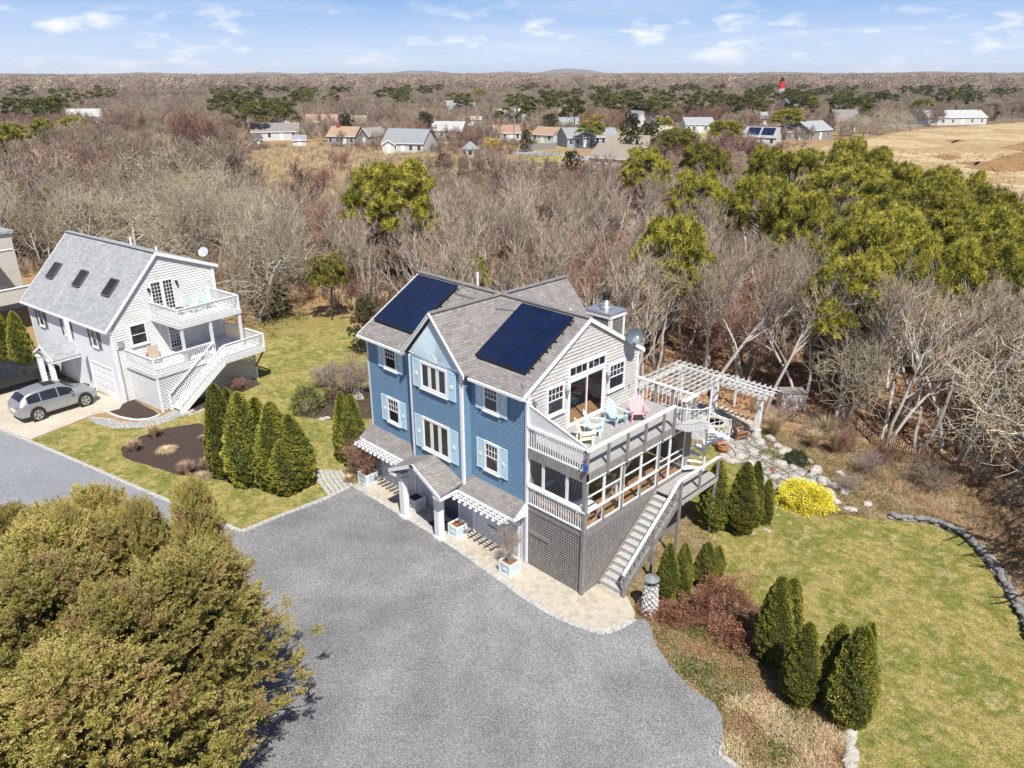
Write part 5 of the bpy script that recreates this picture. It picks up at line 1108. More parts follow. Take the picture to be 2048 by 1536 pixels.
for i in range(3): y = 17.3+i*.45; MB().beam(Lp(-1.0, y, 2.71), Lp(1.7, y, 2.71), .05, .045).build('slat', M['white'], PG)
rnd = random.Random(21)
# stone seat wall under the narrow arm of the pergola
a, b = G(1436, 832), G(1500, 868); t = empty('stone_wall', (a.x, a.y, 0), math.atan2(b.y-a.y, b.x-a.x), 'low fieldstone seat wall with flat pale capstones between the pergola columns', 'wall')
Lw = (b-a).length; mb = MB()
for k in range(4):
    x = 0
    while x < Lw: l = rnd.uniform(.18, .36); mb.rock((x+l/2, rnd.uniform(-.04, .04), .05+k*.15), l*.55, .2, .12, rnd, rnd.uniform(-.2, .2)); x += l*.9
mb.build('fieldstones', M['stone'], t); mb = MB(); x = 0
while x < Lw: l = rnd.uniform(.5, .8); mb.box(x, min(x+l, Lw+.1), -.24, .24, .60, .68); x += l+.02
mb.build('capstone', M['concrete'], t)
c = G(1428, 855); t = empty('fire_pit', c, 0, 'round stone fire pit with a pale ring and black bowl on the patio', 'fire pit')
mb = MB()
for k in range(2):
    for i in range(14): a_ = 2*math.pi*(i+.5*k)/14; mb.rock((.66*math.cos(a_), .66*math.sin(a_), .06+.15*k), .17, .15, .12, rnd, a_)
mb.build('stone_ring', M['stone'], t); mb = MB(); mb.lathe((0, 0, .33), [(.80, 0), (.80, .06), (.5, .06), (.5, 0)], 24); mb.build('cap_ring', M['concrete'], t); MB().lathe((0, 0, .28), [(.45, 0), (.49, .12), (.47, .12), (.4, .02)], 20).build('bowl', M['black'], t)
c = G(1478, 878); adirondack(c, 2.6, M['teak'], 'brown wooden adirondack chair by the fire pit', group=None, name='patio_chair')
def pot(q, label, s=1):
    c = G(*q); t = empty('terracotta_pot', c, 0, label, 'plant pot', 'terracotta pots on the patio', s); MB().lathe((0, 0, 0), [(.17, 0), (.27, .16), (.29, .26), (.25, .33), (.27, .36), (.27, .4), (.22, .4), (.2, .3)], 18).build('bowl', M['terracotta'], t, smooth=True); MB().lathe((0, 0, .28), [(.2, 0), (.2, .04)], 14).build('soil', M['mulch'], t)
pot((1436, 893), 'terracotta pot, the farther of two beside the spiral stair', .95); pot((1445, 903), 'terracotta pot, the nearer of two beside the spiral stair', 1.1)
c = G(1330, 822); t = empty('outdoor_table', c, .4, 'brown slatted patio table under the pergola', 'table')
for i in range(7): MB().box(-.6, .6, -.42+i*.12, -.32+i*.12, .70, .73).build('slat', M['teak'], t)
for a_ in (-.5, .5):
    for b_ in (-.35, .35): MB().box(a_-.03, a_+.03, b_-.03, b_+.03, 0, .69).build('leg', M['white_dirty'], t)
for q, lb in (((1352, 812), 'brown slatted patio chair on the far side of the table'), ((1322, 842), 'brown slatted patio chair on the near side of the table')):
    adirondack(G(*q), 1.2, M['teak'], lb, group='patio chairs', name='patio_chair')
# slatted white bin and picket snow fence at the wood edge
c = G(1580, 816); t = empty('slatted_bin', c, .75, 'whitish slatted wooden bin at the edge of the wood', 'compost bin')
for k in range(8):
    z = .06+k*.13
    for fr in (Frame((-.7, -.5, 0), (1, 0, 0), (0, -1, 0)), Frame((-.7, .5, 0), (1, 0, 0), (0, 1, 0)), Frame((-.7, -.5, 0), (0, 1, 0), (-1, 0, 0)), Frame((.7, -.5, 0), (0, 1, 0), (1, 0, 0))):
        w_ = 1.4 if abs(fr.a.x) > .5 else 1.0; mb = MB(); fbox(mb, fr, 0, w_, z, z+.10, .002, .022); mb.build('slat', M['white_dirty'], t)
for a_ in (-.69, .64):
    for b_ in (-.49, .44): MB().box(a_, a_+.05, b_, b_+.05, 0, 1.15).build('corner_post', M['greywood'], t)
MB().box(-.74, .74, -.54, .54, 1.12, 1.15).build('lid', M['greywood'], t)
def picket(line, label, seed, h=.95):
    rnd = random.Random(seed); P = [Vector((p.x, p.y, 0)) for p in smoothline(line, 4)]; t = empty('picket_fence', P[0], 0, label, 'fence'); mb = MB(); wr = MB()
    for a, b in zip(P, P[1:]):
        n = max(1, int((b-a).length/.11)); d = (b-a).normalized()
        for i in range(n):
            c = a.lerp(b, i/n)-P[0]; hh = h*rnd.uniform(.85, 1.05); l = Vector((rnd.uniform(-.05, .05), rnd.uniform(-.05, .05), 0)); mb.beam(c, c+l+Z*hh, .04, .014, up=d.cross(Z))
        for z in (.25, .7): wr.beam(a-P[0]+Z*z, b-P[0]+Z*z, .01, .02)
    mb.build('pickets', plain('grey_brown_lath', (.17, .13, .10), .9, .25, 8), t); wr.build('wire', M['metal'], t)
picket(px((1500, 822), (1548, 836), (1600, 848), (1640, 855)), 'grey lath snow fence behind the rock garden, left part', 1); picket(px((1680, 868), (1740, 880), (1800, 905), (1880, 930)), 'grey lath snow fence at the edge of the wood above the dry shrubs', 2)
c = G(1468, 812); t = empty('wind_chime_stand', c, 0, 'white post with two hanging bells by the wood behind the pergola', 'bells')
MB().box(-.05, .05, -.05, .05, 0, 1.7).build('post', M['white'], t); MB().beam((-.7, 0, 1.65), (.7, 0, 1.65), .06, .06).build('crossbar', M['white'], t)
for x in (-.55, .5): MB().lathe((x, 0, 1.15), [(.16, 0), (.12, .06), (.09, .25), (.03, .3)], 12).build('bell', plain('pale_verdigris', (.45, .52, .50), .5, .1, 5), t)
# curved dry-stone edging right of the lawn, and boulders
def stonewall(line, label, seed, w_=.34, h=.3, mat='stone_gr', layers=2):
    rnd = random.Random(seed); P = smoothline(line, 6); t = empty('stone_edging', P[0], 0, label, 'stone wall')
    for k in range(layers):
        mb = MB(); 
        for a, b in zip(P, P[1:]):
            n = max(1, int((b-a).length/.33)); an = math.atan2((b-a).y, (b-a).x)
            for i in range(n):
                c = a.lerp(b, (i+rnd.uniform(.2, .8))/n)-P[0]; o = rnd.uniform(-.08, .08)
                mb.rock((c.x-math.sin(an)*o, c.y+math.cos(an)*o, .03+k*h/layers), rnd.uniform(.17, .34), w_*rnd.uniform(.4, .65), h/layers*.8, rnd, an+rnd.uniform(-.25, .25), 6)
        mb.build('stone_course', M[mat], t)
stonewall(px((1782, 1037), (1850, 1044), (1900, 1058), (1935, 1078), (1965, 1110), (1990, 1140), (2015, 1180), (2045, 1235), (2075, 1310)), 'curved low wall of grey slate stones round the right-hand lawn', 3)
stonewall(px((1708, 1420), (1706, 1450), (1702, 1490), (1700, 1536), (1702, 1600)), 'short line of pale stones at the bottom edge of the right-hand lawn', 4, .3, .14, 'stone', 1)
rocks = [(1520, 888, .45), (1540, 880, .4), (1555, 893, .35), (1505, 905, .4), (1570, 905, .45), (1590, 912, .4), (1530, 915, .35), (1480, 915, .4), (1500, 932, .5), (1560, 930, .45), (1610, 925, .35), (1630, 945, .5), (1645, 965, .45), (1655, 990, .5), (1670, 975, .4), (1700, 1020, .3), (1590, 960, .4), (1575, 975, .45), (1550, 955, .35), (1605, 985, .3), (1525, 965, .4), (1735, 1010, .3), (1640, 1000, .35), (1548, 1016, .18), (1534, 1062, .16), (1505, 1068, .1), (1640, 1022, .2), (1620, 965, .3), (1465, 925, .4), (1450, 915, .35), (1585, 938, .35), (1600, 948, .3), (1670, 1005, .3), (1512, 875, .4), (1680, 950, .3), (1690, 985, .35)]
words = ['pale boulder beside the patio', 'flat pale rock in the rock garden', 'grey weathered rock above the yellow shrub', 'rounded rock at the lawn edge']
ROCKS = []
for i, (x, y, s) in enumerate(rocks):
    c = G(x, y); r_ = random.Random(100+i); o = MB().rock((0, 0, .02), s*r_.uniform(.8, 1.2), s*r_.uniform(.55, .9), s*r_.uniform(.35, .7), r_, r_.uniform(0, 3), 8).build('rock', M['stone'])
    o.location = c
    ROCKS.append((o, x, y, s))
_near = [((1517, 865), 'the right pergola column'), ((1445, 903), 'the nearer terracotta pot'), ((1592, 925), 'the dwarf conifer'), ((1540, 912), 'the creeping green patch'), ((1606, 1005), 'the yellow shrub'), ((1690, 905), 'the dark red twiggy shrub'), ((1735, 945), 'the pale bare shrub'), ((1527, 1046), 'the smallest arborvitae'), ((1470, 920), 'the red brick patch')]
_used = {}
for o, x, y, s in ROCKS:
    q, nm = min(_near, key=lambda t: (t[0][0]-x)**2+(t[0][1]-y)**2)
    d = ('above' if y < q[1]-12 else 'below' if y > q[1]+12 else 'level with')+('' if abs(x-q[0]) < 14 else ' and left of' if x < q[0] else ' and right of')
    lb = '%s rock %s %s' % ('large pale' if s > .42 else 'pale' if s > .3 else 'small pale', d, nm)
    k = _used[lb] = _used.get(lb, 0)+1
    tag(o, lb+('' if k == 1 else ', farther one' if k == 2 else ', farthest one'), 'rock', 'rocks of the rock garden')
redm = plain('red_brick_paver', (.30, .09, .07), .85, .2, 5)
for i, (x, y, lb) in enumerate(((1470, 920, 'red brick paver patch beside the patio edge above the arborvitae'), (1520, 937, 'small red brick paver patch in the middle of the rock garden'), (1543, 940, 'red brick paver patch left of the yellow shrub'))):
    c = G(x, y); o = MB().rock((0, 0, .0), .5 if i == 0 else .3, .25, .07, random.Random(i), .9, 6).build('brick_paver', redm); o.location = c; tag(o, lb, 'paver')
for i, (q, lb) in enumerate((((716, 797), 'pale boulder between the left arborvitae and the corner of the blue house'), ((645, 838), 'flat pale stone left of the arborvitae by the blue house'), ((655, 836), 'small pale stone beside the flat one in the mulch bed edge'))):
    c = G(*q); o = MB().rock((0, 0, .0), (.45, .28, .22)[i], (.35, .2, .16)[i], (.4, .1, .1)[i], random.Random(50+i), .4, 8).build('rock', M['stone']); o.location = c; tag(o, lb, 'rock')
# ================================================================ the village
def cottage(q, wpx, depth, wh, rh, roofm, wallm, label, yaw=0, name='cottage', nwin=4, chimney=False, solar=False, gablefront=False):
    """q: pixel of the middle of the near wall's foot"""
    c = G(*q); dd = (Vector(c)-CAM).length; wd = wpx*dd/FPX
    az = math.atan2(AX[0].y, AX[0].x)+yaw*2
    t = empty(name, c, az, label, 'house', 'houses of the village beyond the reeds')
    o = .25
    if not gablefront:
        MB().prism([(-wd/2, 0, 0), (-wd/2, depth, 0), (-wd/2, depth, wh), (-wd/2, depth/2, wh+rh), (-wd/2, 0, wh)], (wd, 0, 0)).build('wall', wallm, t)
        r = MB(); s = rh/(depth/2)
        r.slab([(-wd/2-o, -o, wh-o*s+.12), (wd/2+o, -o, wh-o*s+.12), (wd/2+o, depth/2, wh+rh+.12), (-wd/2-o, depth/2, wh+rh+.12)], .12)
        r.slab([(wd/2+o, depth+o, wh-o*s+.12), (-wd/2-o, depth+o, wh-o*s+.12), (-wd/2-o, depth/2, wh+rh+.12), (wd/2+o, depth/2, wh+rh+.12)], .12)
        ro = r.build('roof', roofm, t)
        m_ = MB(); m_.box(-wd/2-o, wd/2+o, -o-.06, -o-.002, wh-o*s-.06, wh-o*s+.12); m_.build('fascia', M['white'], ro)
    else:
        MB().prism([(-wd/2, 0, 0), (wd/2, 0, 0), (wd/2, 0, wh), (0, 0, wh+rh), (-wd/2, 0, wh)], (0, depth, 0)).build('wall', wallm, t)
        r = MB(); s = rh/(wd/2)
        r.slab([(-wd/2-o, -o, wh-o*s+.12), (0, -o, wh+rh+.12), (0, depth+o, wh+rh+.12), (-wd/2-o, depth+o, wh-o*s+.12)], .12)
        r.slab([(0, -o, wh+rh+.12), (wd/2+o, -o, wh-o*s+.12), (wd/2+o, depth+o, wh-o*s+.12), (0, depth+o, wh+rh+.12)], .12)
        ro = r.build('roof', roofm, t)
        m_ = MB()
        for sx in (-1, 1): m_.prism([(0, -o-.01, wh+rh+.13), (0, -o-.01, wh+rh-.12), (sx*(wd/2+o), -o-.01, wh-o*s-.12), (sx*(wd/2+o), -o-.01, wh-o*s+.13)], (0, -.05, 0))
        m_.build('rake_board', M['white'], ro)
    fr = Frame((0, 0, 0), (1, 0, 0), (0, -1, 0)); fl = 1 if wh < 4 else 2
    for f_ in range(fl):
        for i in range(nwin):
            x = -wd/2+wd*(i+.5)/nwin; z = .9+2.6*f_
            if f_ == 0 and i == nwin//2:
                m_ = MB(); fbox(m_, fr, x-.5, x+.5, .05, 2.15, .0, .05); m_.build('door', M['white'] if wallm is not M['white'] and wallm is not M['vinyl'] else M['beige'], t); continue
            m_ = MB(); fbox(m_, fr, x-.55, x+.55, z, z+1.3, .0, .05); w_ = m_.build('window', M['white'], t)
            m_ = MB(); fbox(m_, fr, x-.45, x+.45, z+.1, z+.62, .051, .06); fbox(m_, fr, x-.45, x+.45, z+.68, z+1.2, .051, .06); m_.build('pane', M['glassdk'], w_)
    if chimney: MB().box(-wd*.3, -wd*.3+.9, depth*.4, depth*.4+.7, wh, wh+rh+1.0).build('chimney', plain('red_brick', (.28, .08, .06), .9, .2, 3), ro)
    if solar:
        s = rh/(depth/2) if not gablefront else rh/(wd/2); n_ = Vector((0, -s, 1)).normalized()
        for x0 in ((-wd*.42, .02*wd) if True else ()):
            q_ = lambda x, y: Vector((x, y, wh+y*s+.16))+n_*.06
            MB().prism([q_(x0, .5), q_(x0+wd*.38, .5), q_(x0+wd*.38, depth/2-.5), q_(x0, depth/2-.5)], n_*.05).build('solar_panel', M['solar'], ro)
    return t
RG, RL, RT, RB, RW, RD = M['roof'], M['roof2'], plain('orange_tan_roof', (.36, .235, .16), .85, .12, 1), plain('brown_taupe_roof', (.27, .235, .19), .85, .12, 1), plain('pale_metal_roof', (.42, .42, .41), .6, .08, 1), plain('charcoal_roof', (.10, .105, .12), .8, .12, 1)
RBG = plain('blue_grey_roof', (.25, .27, .28), .8, .1, 1)
V, SG, WHT = M['vinyl'], plain('grey_shingle_wall', (.26, .25, .24), .9, .15, 2), plain('white_wall', (.56, .56, .54), .7, .05, 1); RS = plain('rust_roof', (.33, .20, .14), .85, .15, 1); BG = plain('blue_grey_wall', (.30, .35, .40), .8, .1, 1)
cottage((552, 281), 84, 7, 2.6, 2.2, RG, WHT, 'long white cottage behind bare trees left of the orange roofed house', .1)
cottage((580, 277), 26, 6, 2.8, 2.2, RW, WHT, 'white gable wing joining the long white cottage at the reed edge', .2, nwin=2, gablefront=True)
cottage((600, 294), 24, 3, 1.9, 1.1, RBG, WHT, 'small white shed with flat-looking pale roof in the reeds', .1, 'shed', 1)
cottage((518, 292), 16, 3, 1.8, 1.1, RD, RD, 'small dark shed at the left end of the reeds', .3, 'shed', 1)
cottage((683, 292), 56, 7.5, 2.7, 2.2, RT, SG, 'cottage with bright orange-tan roof, white trim and a chimney', -.12, chimney=True)
cottage((729, 291), 26, 7, 2.6, 2.0, SG, SG, 'grey gable wing right of the orange-tan roofed cottage', -.3, nwin=1, gablefront=True)
cottage((645, 259), 56, 8, 2.6, 2.4, RS, SG, 'rust roofed house among trees behind the orange-tan cottage', .1)
cottage((710, 261), 40, 7, 2.6, 2.2, RB, WHT, 'white walled house hidden by the dark evergreen', 0)
cottage((806, 308), 84, 9, 2.7, 3.0, RBG, WHT, 'grey roofed house with a small white front behind the bare twiggy tree', -.15, nwin=5)
cottage((778, 308), 24, 4, 2.3, 1.0, RBG, WHT, 'small white porch at the left end of the grey roofed house', 0, 'porch_house', 1, gablefront=True)
cottage((925, 240), 54, 9, 4.6, 3.2, RBG, SG, 'tall two storey weathered house with steep grey roof', .15, nwin=3)
cottage((940, 252), 42, 5, 2.4, 1.0, RW, WHT, 'low white wing with pale roof below the tall weathered house', 0, nwin=4)
cottage((892, 278), 62, 8, 2.5, 2.4, RW, WHT, 'pale roofed white house left of the gazebo', -.1)
cottage((1018, 242), 58, 8, 2.5, 2.2, RW, WHT, 'long low white house with pale roof left of the round cedar', .1)
cottage((1062, 247), 36, 6, 2.6, 1.8, RL, WHT, 'white house wing right of the long low one', .1, nwin=2)
cottage((1128, 229), 46, 7, 2.4, 1.8, RL, SG, 'farthest of the three pale roofs beside the yellow willow', .05)
cottage((1137, 242), 46, 7, 2.4, 1.8, RL, WHT, 'middle one of the three pale roofs beside the yellow willow', .05)
cottage((1142, 262), 42, 7, 2.4, 1.9, RBG, SG, 'nearest of the three pale roofs beside the yellow willow', .05)
cottage((1084, 286), 52, 7, 2.4, 1.8, RT, WHT, 'white cottage with bright orange roof behind the grey fence', -.35, nwin=3)
cottage((1016, 284), 50, 7, 2.6, 1.9, RS, WHT, 'cottage with rusty roof and red chimney left of the orange roofed one', .1, chimney=True)
cottage((1162, 295), 56, 8, 2.7, 2.2, RBG, BG, 'blue-grey cottage behind the spreading cedar', .15)
cottage((1212, 293), 46, 8, 2.6, 2.0, RBG, BG, 'right wing of the blue-grey cottage beside the tall cedars', .1)
cottage((1252, 318), 80, 8, 2.8, 2.2, RB, WHT, 'large brown roof seen from above, back part, behind the pines', -.1)
cottage((1215, 344), 84, 9, 2.8, 2.3, RB, WHT, 'large brown roofed house with white walls nearest the wood', -.3)
cottage((1199, 223), 34, 7, 2.6, 2.0, RD, WHT, 'small white house with a black roof beyond the willow', .1, nwin=2)
cottage((1284, 258), 18, 8, 3.6, 2.5, RL, WHT, 'narrow white gabled house right of the tall cedar', .2, nwin=1, gablefront=True)
cottage((1328, 260), 40, 7, 2.6, 2.0, RW, WHT, 'white house left of the long one behind the round pines', .25, nwin=3)
cottage((1399, 266), 54, 7, 2.8, 2.0, RL, WHT, 'long white ranch house with pale roof behind the round pine', .05, nwin=5)
cottage((1340, 235), 26, 7, 2.8, 2.6, RBG, SG, 'grey hipped roof half hidden behind bare trees', 0, nwin=2)
cottage((1517, 293), 58, 8, 2.6, 2.2, RL, WHT, 'white cottage with solar panels on its pale roof beside the pine', -.25, solar=True)
cottage((1640, 279), 64, 8, 2.8, 2.3, RL, SG, 'grey shingled cottage with white window by the marsh', .3, nwin=3)
cottage((1594, 280), 44, 6, 2.4, 1.8, RG, SG, 'low brown wing left of the grey shingled cottage', .1)
cottage((1594, 236), 34, 9, 5.4, 2.6, RG, WHT, 'tall white three level house with solar panels above the pines', .2, nwin=2, solar=True)
cottage((1695, 262), 46, 8, 3.6, 3.2, RG, SG, 'grey gambrel house behind the pale bare trees', .1, nwin=2)
cottage((1914, 250), 110, 9, 2.8, 2.4, RW, WHT, 'long white house with pale roof at the edge of the marsh', .1, nwin=6)
cottage((1522, 250), 28, 7, 2.6, 2.0, RL, SG, 'small grey house far left of the tall white one', 0, nwin=2)
cottage((171, 248), 60, 8, 3.0, 2.6, RW, WHT, 'white house with pale roof among the woods far left', .1, nwin=3)
cottage((1276, 203), 34, 8, 2.8, 2.2, RW, WHT, 'distant white house under the tall pines right of centre', 0, nwin=3)
cottage((1335, 180), 44, 10, 5, 3, RW, WHT, 'long white building on the distant tree line', 0, nwin=4)
cottage((1404, 180), 30, 12, 6, 3.5, RD, SG, 'dark roofed building on the distant tree line', 0, nwin=3)
cottage((1578, 178), 46, 12, 6, 4, RD, SG, 'grey building behind the red and white tower', 0, nwin=3)
cottage((2040, 172), 30, 10, 5, 3, RW, WHT, 'white building on the distant tree line at the far right', 0, nwin=2)
c = G(1560, 200); t = empty('water_tower', c, 0, 'red and white round tower with dark lantern top rising over the distant trees', 'tower')
MB().lathe((0, 0, 0), [(2.6, 0), (2.3, 8.0)], 20).build('shaft', WHT, t); MB().lathe((0, 0, 8.0), [(2.3, 0), (2.0, 5.6)], 20).build('red_band', plain('red_tower_paint', (.55, .03, .03), .6, .05, .5), t); MB().lathe((0, 0, 13.6), [(2.3, 0), (2.3, .3), (1.2, .31), (1.2, 1.6), (1.5, 1.6), (.2, 2.7)], 12).build('lantern', M['black'], t)
c = G(941, 317); t = empty('gazebo', c, .4, 'small octagonal grey roofed gazebo with white windows by the reeds', 'gazebo')
MB().lathe((0, 0, 0), [(1.9, 0), (1.9, 2.3)], 8).build('wall', V, t); MB().lathe((0, 0, 2.3), [(2.2, 0), (1.2, .8), (.2, 1.6)], 8).build('roof', RBG, t)
for i in range(8):
    a_ = 2*math.pi*(i+.5)/8; c_ = Vector((1.78*math.cos(a_), 1.78*math.sin(a_), 1.0)); tt = Vector((-math.sin(a_), math.cos(a_), 0)); MB().prism([c_-tt*.45, c_+tt*.45, c_+tt*.45+Z*.9, c_-tt*.45+Z*.9], Vector((math.cos(a_), math.sin(a_), 0))*.03).build('window', M['glassdk'], t)
def fence(q0, q1, h, mat, label, rails=True, name='village_fence'):
    a, b = G(*q0), G(*q1); t = empty(name, a, math.atan2(b.y-a.y, b.x-a.x), label, 'fence'); Lf_ = (b-a).length; mb = MB()
    if rails:
        for z in (.35, .7, 1.0): mb.box(0, Lf_, -.03, .03, z*h/1.1-.06, z*h/1.1+.06)
        mb.build('rails', mat, t)
    else:
        n = int(Lf_/.2)
        for i in range(n): mb.box(i*.2, i*.2+.18, -.02, .02, 0, h*(1+.03*((i*7) % 3)))
        mb.build('boards', mat, t)
    n = max(2, int(Lf_/2.4))
    for i in range(n+1): MB().box(Lf_*i/n-.06, Lf_*i/n+.06, .031, .14, 0, h+.1).build('post', mat, t)
fence((1052, 284), (1138, 277), 1.7, M['greywood'], 'grey board fence right of the orange roofed cottage', False); fence((1044, 300), (1112, 298), 1.5, M['greywood'], 'darker grey board fence along the village road', False)
fence((878, 291), (958, 290), 1.2, M['white'], 'white rail fence behind the big twiggy tree'); fence((1150, 305), (1240, 302), 1.1, M['greywood'], 'grey rail fence in front of the cedar bed'); fence((1075, 345), (1120, 338), 1.0, M['white'], 'short white rail fence near the dark cedars')
fence((1040, 318), (1120, 310), 1.0, M['greywood'], 'low rail fence along the small lawn by the road'); fence((598, 262), (638, 268), 1.5, M['white'], 'white board fence between the sheds and the orange roof', False); fence((170, 250), (214, 252), 1.6, M['white'], 'white board fence at the far left house', False)
def pole(q, top, label, arm=False):
    b = G(*q); d_ = (b-CAM).length; h = (q[1]-top)*d_/FPX*1.05; t = empty('utility_pole', b, 0, label, 'utility pole', 'utility poles in the village'); MB().cyl((0, 0, 0), (0, 0, h), .16, .10, 8).build('post', M['greywood'], t); MB().beam((-.9, -.9, h-.5), (.9, .9, h-.5), .1, .12).build('crossarm', M['greywood'], t)
pole((969, 322), 258, 'wooden utility pole right of the gazebo'); pole((1028, 290), 222, 'utility pole behind the red chimney cottage'); pole((1233, 262), 238, 'utility pole left of the tall cedar'); pole((1941, 246), 205, 'utility pole behind the long white marsh house')
# ================================================================ VEGETATION
BARK = foliage('pale_grey_bark', [(.30, .27, .24), (.46, .42, .38), (.58, .55, .51)]); BARKD = foliage('dark_bark', [(.07, .055, .045), (.13, .10, .085)])
TWIG = foliage('grey_brown_twigs', [(.26, .19, .13), (.43, .345, .255), (.63, .555, .455)]); TWIGR = foliage('reddish_twigs', [(.26, .14, .10), (.42, .26, .20)]); TWIGL = foliage('lichen_twigs', [(.30, .25, .165), (.50, .435, .31), (.62, .55, .42)])
def tubes(segs, k):
    """segs: list of polylines [(p, r), ...] -> tube mesh arrays"""
    V = []; F = []; Tn = []; b = 0
    for pl, tone in segs:
        m = len(pl)
        for j, (p, r) in enumerate(pl):
            d = (pl[min(j+1, m-1)][0]-pl[max(j-1, 0)][0]).normalized(); a = d.orthogonal().normalized(); c = d.cross(a)
            for i in range(k):
                t = 2*math.pi*i/k; q = p+(a*math.cos(t)+c*math.sin(t))*r; V.append((q.x, q.y, q.z)); Tn.append(tone)
        for j in range(m-1):
            for i in range(k): F.append((b+j*k+i, b+j*k+(i+1) % k, b+(j+1)*k+(i+1) % k, b+(j+1)*k+i))
        b += m*k
    return V, F, Tn
def rdir(rnd): 
    while 1:
        v = Vector((rnd.uniform(-1, 1), rnd.uniform(-1, 1), rnd.uniform(-1, 1)))
        if .1 < v.length < 1: return v.normalized()
def gen_bare(seed, h=8, spread=.6, stems=1, gnarl=.25, nb=(7, 6, 5, 4), r0=.15, twr=.012, up=.25, clear=.3, tl=.55):
    rnd = random.Random(seed); big = []; small = []
    def grow(p, d, r, ln, lev):
        n = (7, 5, 4, 3, 2)[lev]; pts = [(p, r)]; rr = r; q = p.copy(); dd = d.copy()
        rend = (r*.45 if lev < 3 else r*.6)
        for i in range(n):
            dd = (dd+rdir(rnd)*gnarl*(1, 1.2, 1.1, .9, .7)[lev]+Vector((0, 0, up*(.1 if lev == 0 else .22)))).normalized(); q = q+dd*ln/n; rr = r+(rend-r)*(i+1)/n; pts.append((q.copy(), rr))
        (big if lev < 2 else small).append((pts, rnd.random(), lev))
        if lev >= len(nb): return
        c = nb[lev]; c = max(1, int(round(c*rnd.uniform(.8, 1.2))))
        for i in range(c):
            f = clear+(1-clear)*(i+rnd.random()*.8)/c if lev == 0 else .2+.8*(i+rnd.random())/c
            f = min(f, .999)*n; k = int(f); a, ra = pts[k]; b, rb = pts[k+1]; o = a.lerp(b, f-k)
            ax = (b-a).normalized(); side = rdir(rnd); side = (side-ax*side.dot(ax)).normalized()
            nd = (ax*(1-spread)*.9+side*spread+Vector((0, 0, .15))).normalized()
            l2 = ln*(tl+.18*rnd.random())*(1.0-.35*(f/n) if lev == 0 else 1)
            grow(o, nd, max(min(ra*.62, r*.6), twr), l2, lev+1)
    for s in range(stems):
        a = 2*math.pi*s/stems+rnd.random(); tilt = 0 if stems == 1 else .28
        d = Vector((tilt*math.cos(a), tilt*math.sin(a), 1)).normalized(); grow(Vector((.15*math.cos(a)*(stems > 1), .15*math.sin(a)*(stems > 1), -.1)), d, r0*rnd.uniform(.8, 1.1), h*(.72 if stems == 1 else rnd.uniform(.55, .7)), 0)
    # normalise height
    zm = max(p.z for pl, t, l in big+small for p, r in pl); f = h/zm
    for L_ in (big, small):
        for pl, t, l in L_:
            for i in range(len(pl)): pl[i] = (pl[i][0]*f, pl[i][1])
    return big, small
def bare_proto(name, label, cat, group, tw, bk=BARK, **kw):
    big, small = gen_bare(**kw)
    t = empty(name, (0, 0, -500), 0, label, cat, group)
    V, F, T_ = tubes([(p, .5+.5*(tn-.5)) for p, tn, l in big], 5); fastmesh('trunk', V, F, bk, t, T_)
    V, F, T_ = tubes([(p, tn) for p, tn, l in small], 3); fastmesh('crown', V, F, tw, t, T_)
    return t
PROT = {}
PROT['oak'] = [bare_proto('bare_oak_tree', 'x', 'tree', 'g', TWIGL, seed=11+i, h=9.5, spread=.68, gnarl=.42, nb=(8, 6, 5, 4), r0=.22, twr=.014, clear=.30, tl=.6) for i in range(3)]
PROT['slim'] = [bare_proto('bare_tree', 'x', 'tree', 'g', TWIG, seed=31+i, h=9.5, spread=.42, stems=1+i % 2, gnarl=.22, nb=(9, 6, 5, 3) if i % 2 == 0 else (7, 5, 5, 3), r0=.135, twr=.012, clear=.45, tl=.40, up=.45) for i in range(4)]
PROT['red'] = [bare_proto('red_maple_tree', 'x', 'tree', 'g', TWIGR, seed=51+i, h=7, spread=.5, stems=3, gnarl=.2, nb=(6, 6, 5, 4), r0=.1, twr=.016, clear=.3, tl=.5, up=.35) for i in range(2)]
PROT['shrub'] = [bare_proto('bare_shrub', 'x', 'shrub', 'g', TWIG, bk=TWIG, seed=71+i, h=2.4, spread=.5, stems=8, gnarl=.22, nb=(4, 5, 4), r0=.022, twr=.007, clear=.15, tl=.55) for i in range(2)]
def inst(proto, loc, rz, s, label, cat=None, group=None, name=None):
    c = copy_tree(proto); c.location = loc; c.rotation_euler = (0, 0, rz); c.scale = (s,)*3 if not hasattr(s, '__len__') else s; c['label'] = label
    if cat: c['category'] = cat
    if group: c['group'] = group
    elif 'group' in c: del c['group']
    if name: c.name = name
    return c
def kill(protos):
    for o in protos:
        for c in KIDS.get(o.name, []): bpy.data.objects.remove(c)
        bpy.data.objects.remove(o)
def inpoly(x, y, P):
    r = False; j = len(P)-1
    for i in range(len(P)):
        xi, yi, xj, yj = P[i][0], P[i][1], P[j][0], P[j][1]
        if (yi > y) != (yj > y) and x < (xj-xi)*(y-yi)/(yj-yi)+xi: r = not r
        j = i
    return r
def topx(p):
    d = Vector(p)-CAM; w_ = d.dot(AX[2]); return 1024+FPX*d.dot(AX[0])/w_, 768-FPX*d.dot(AX[1])/w_
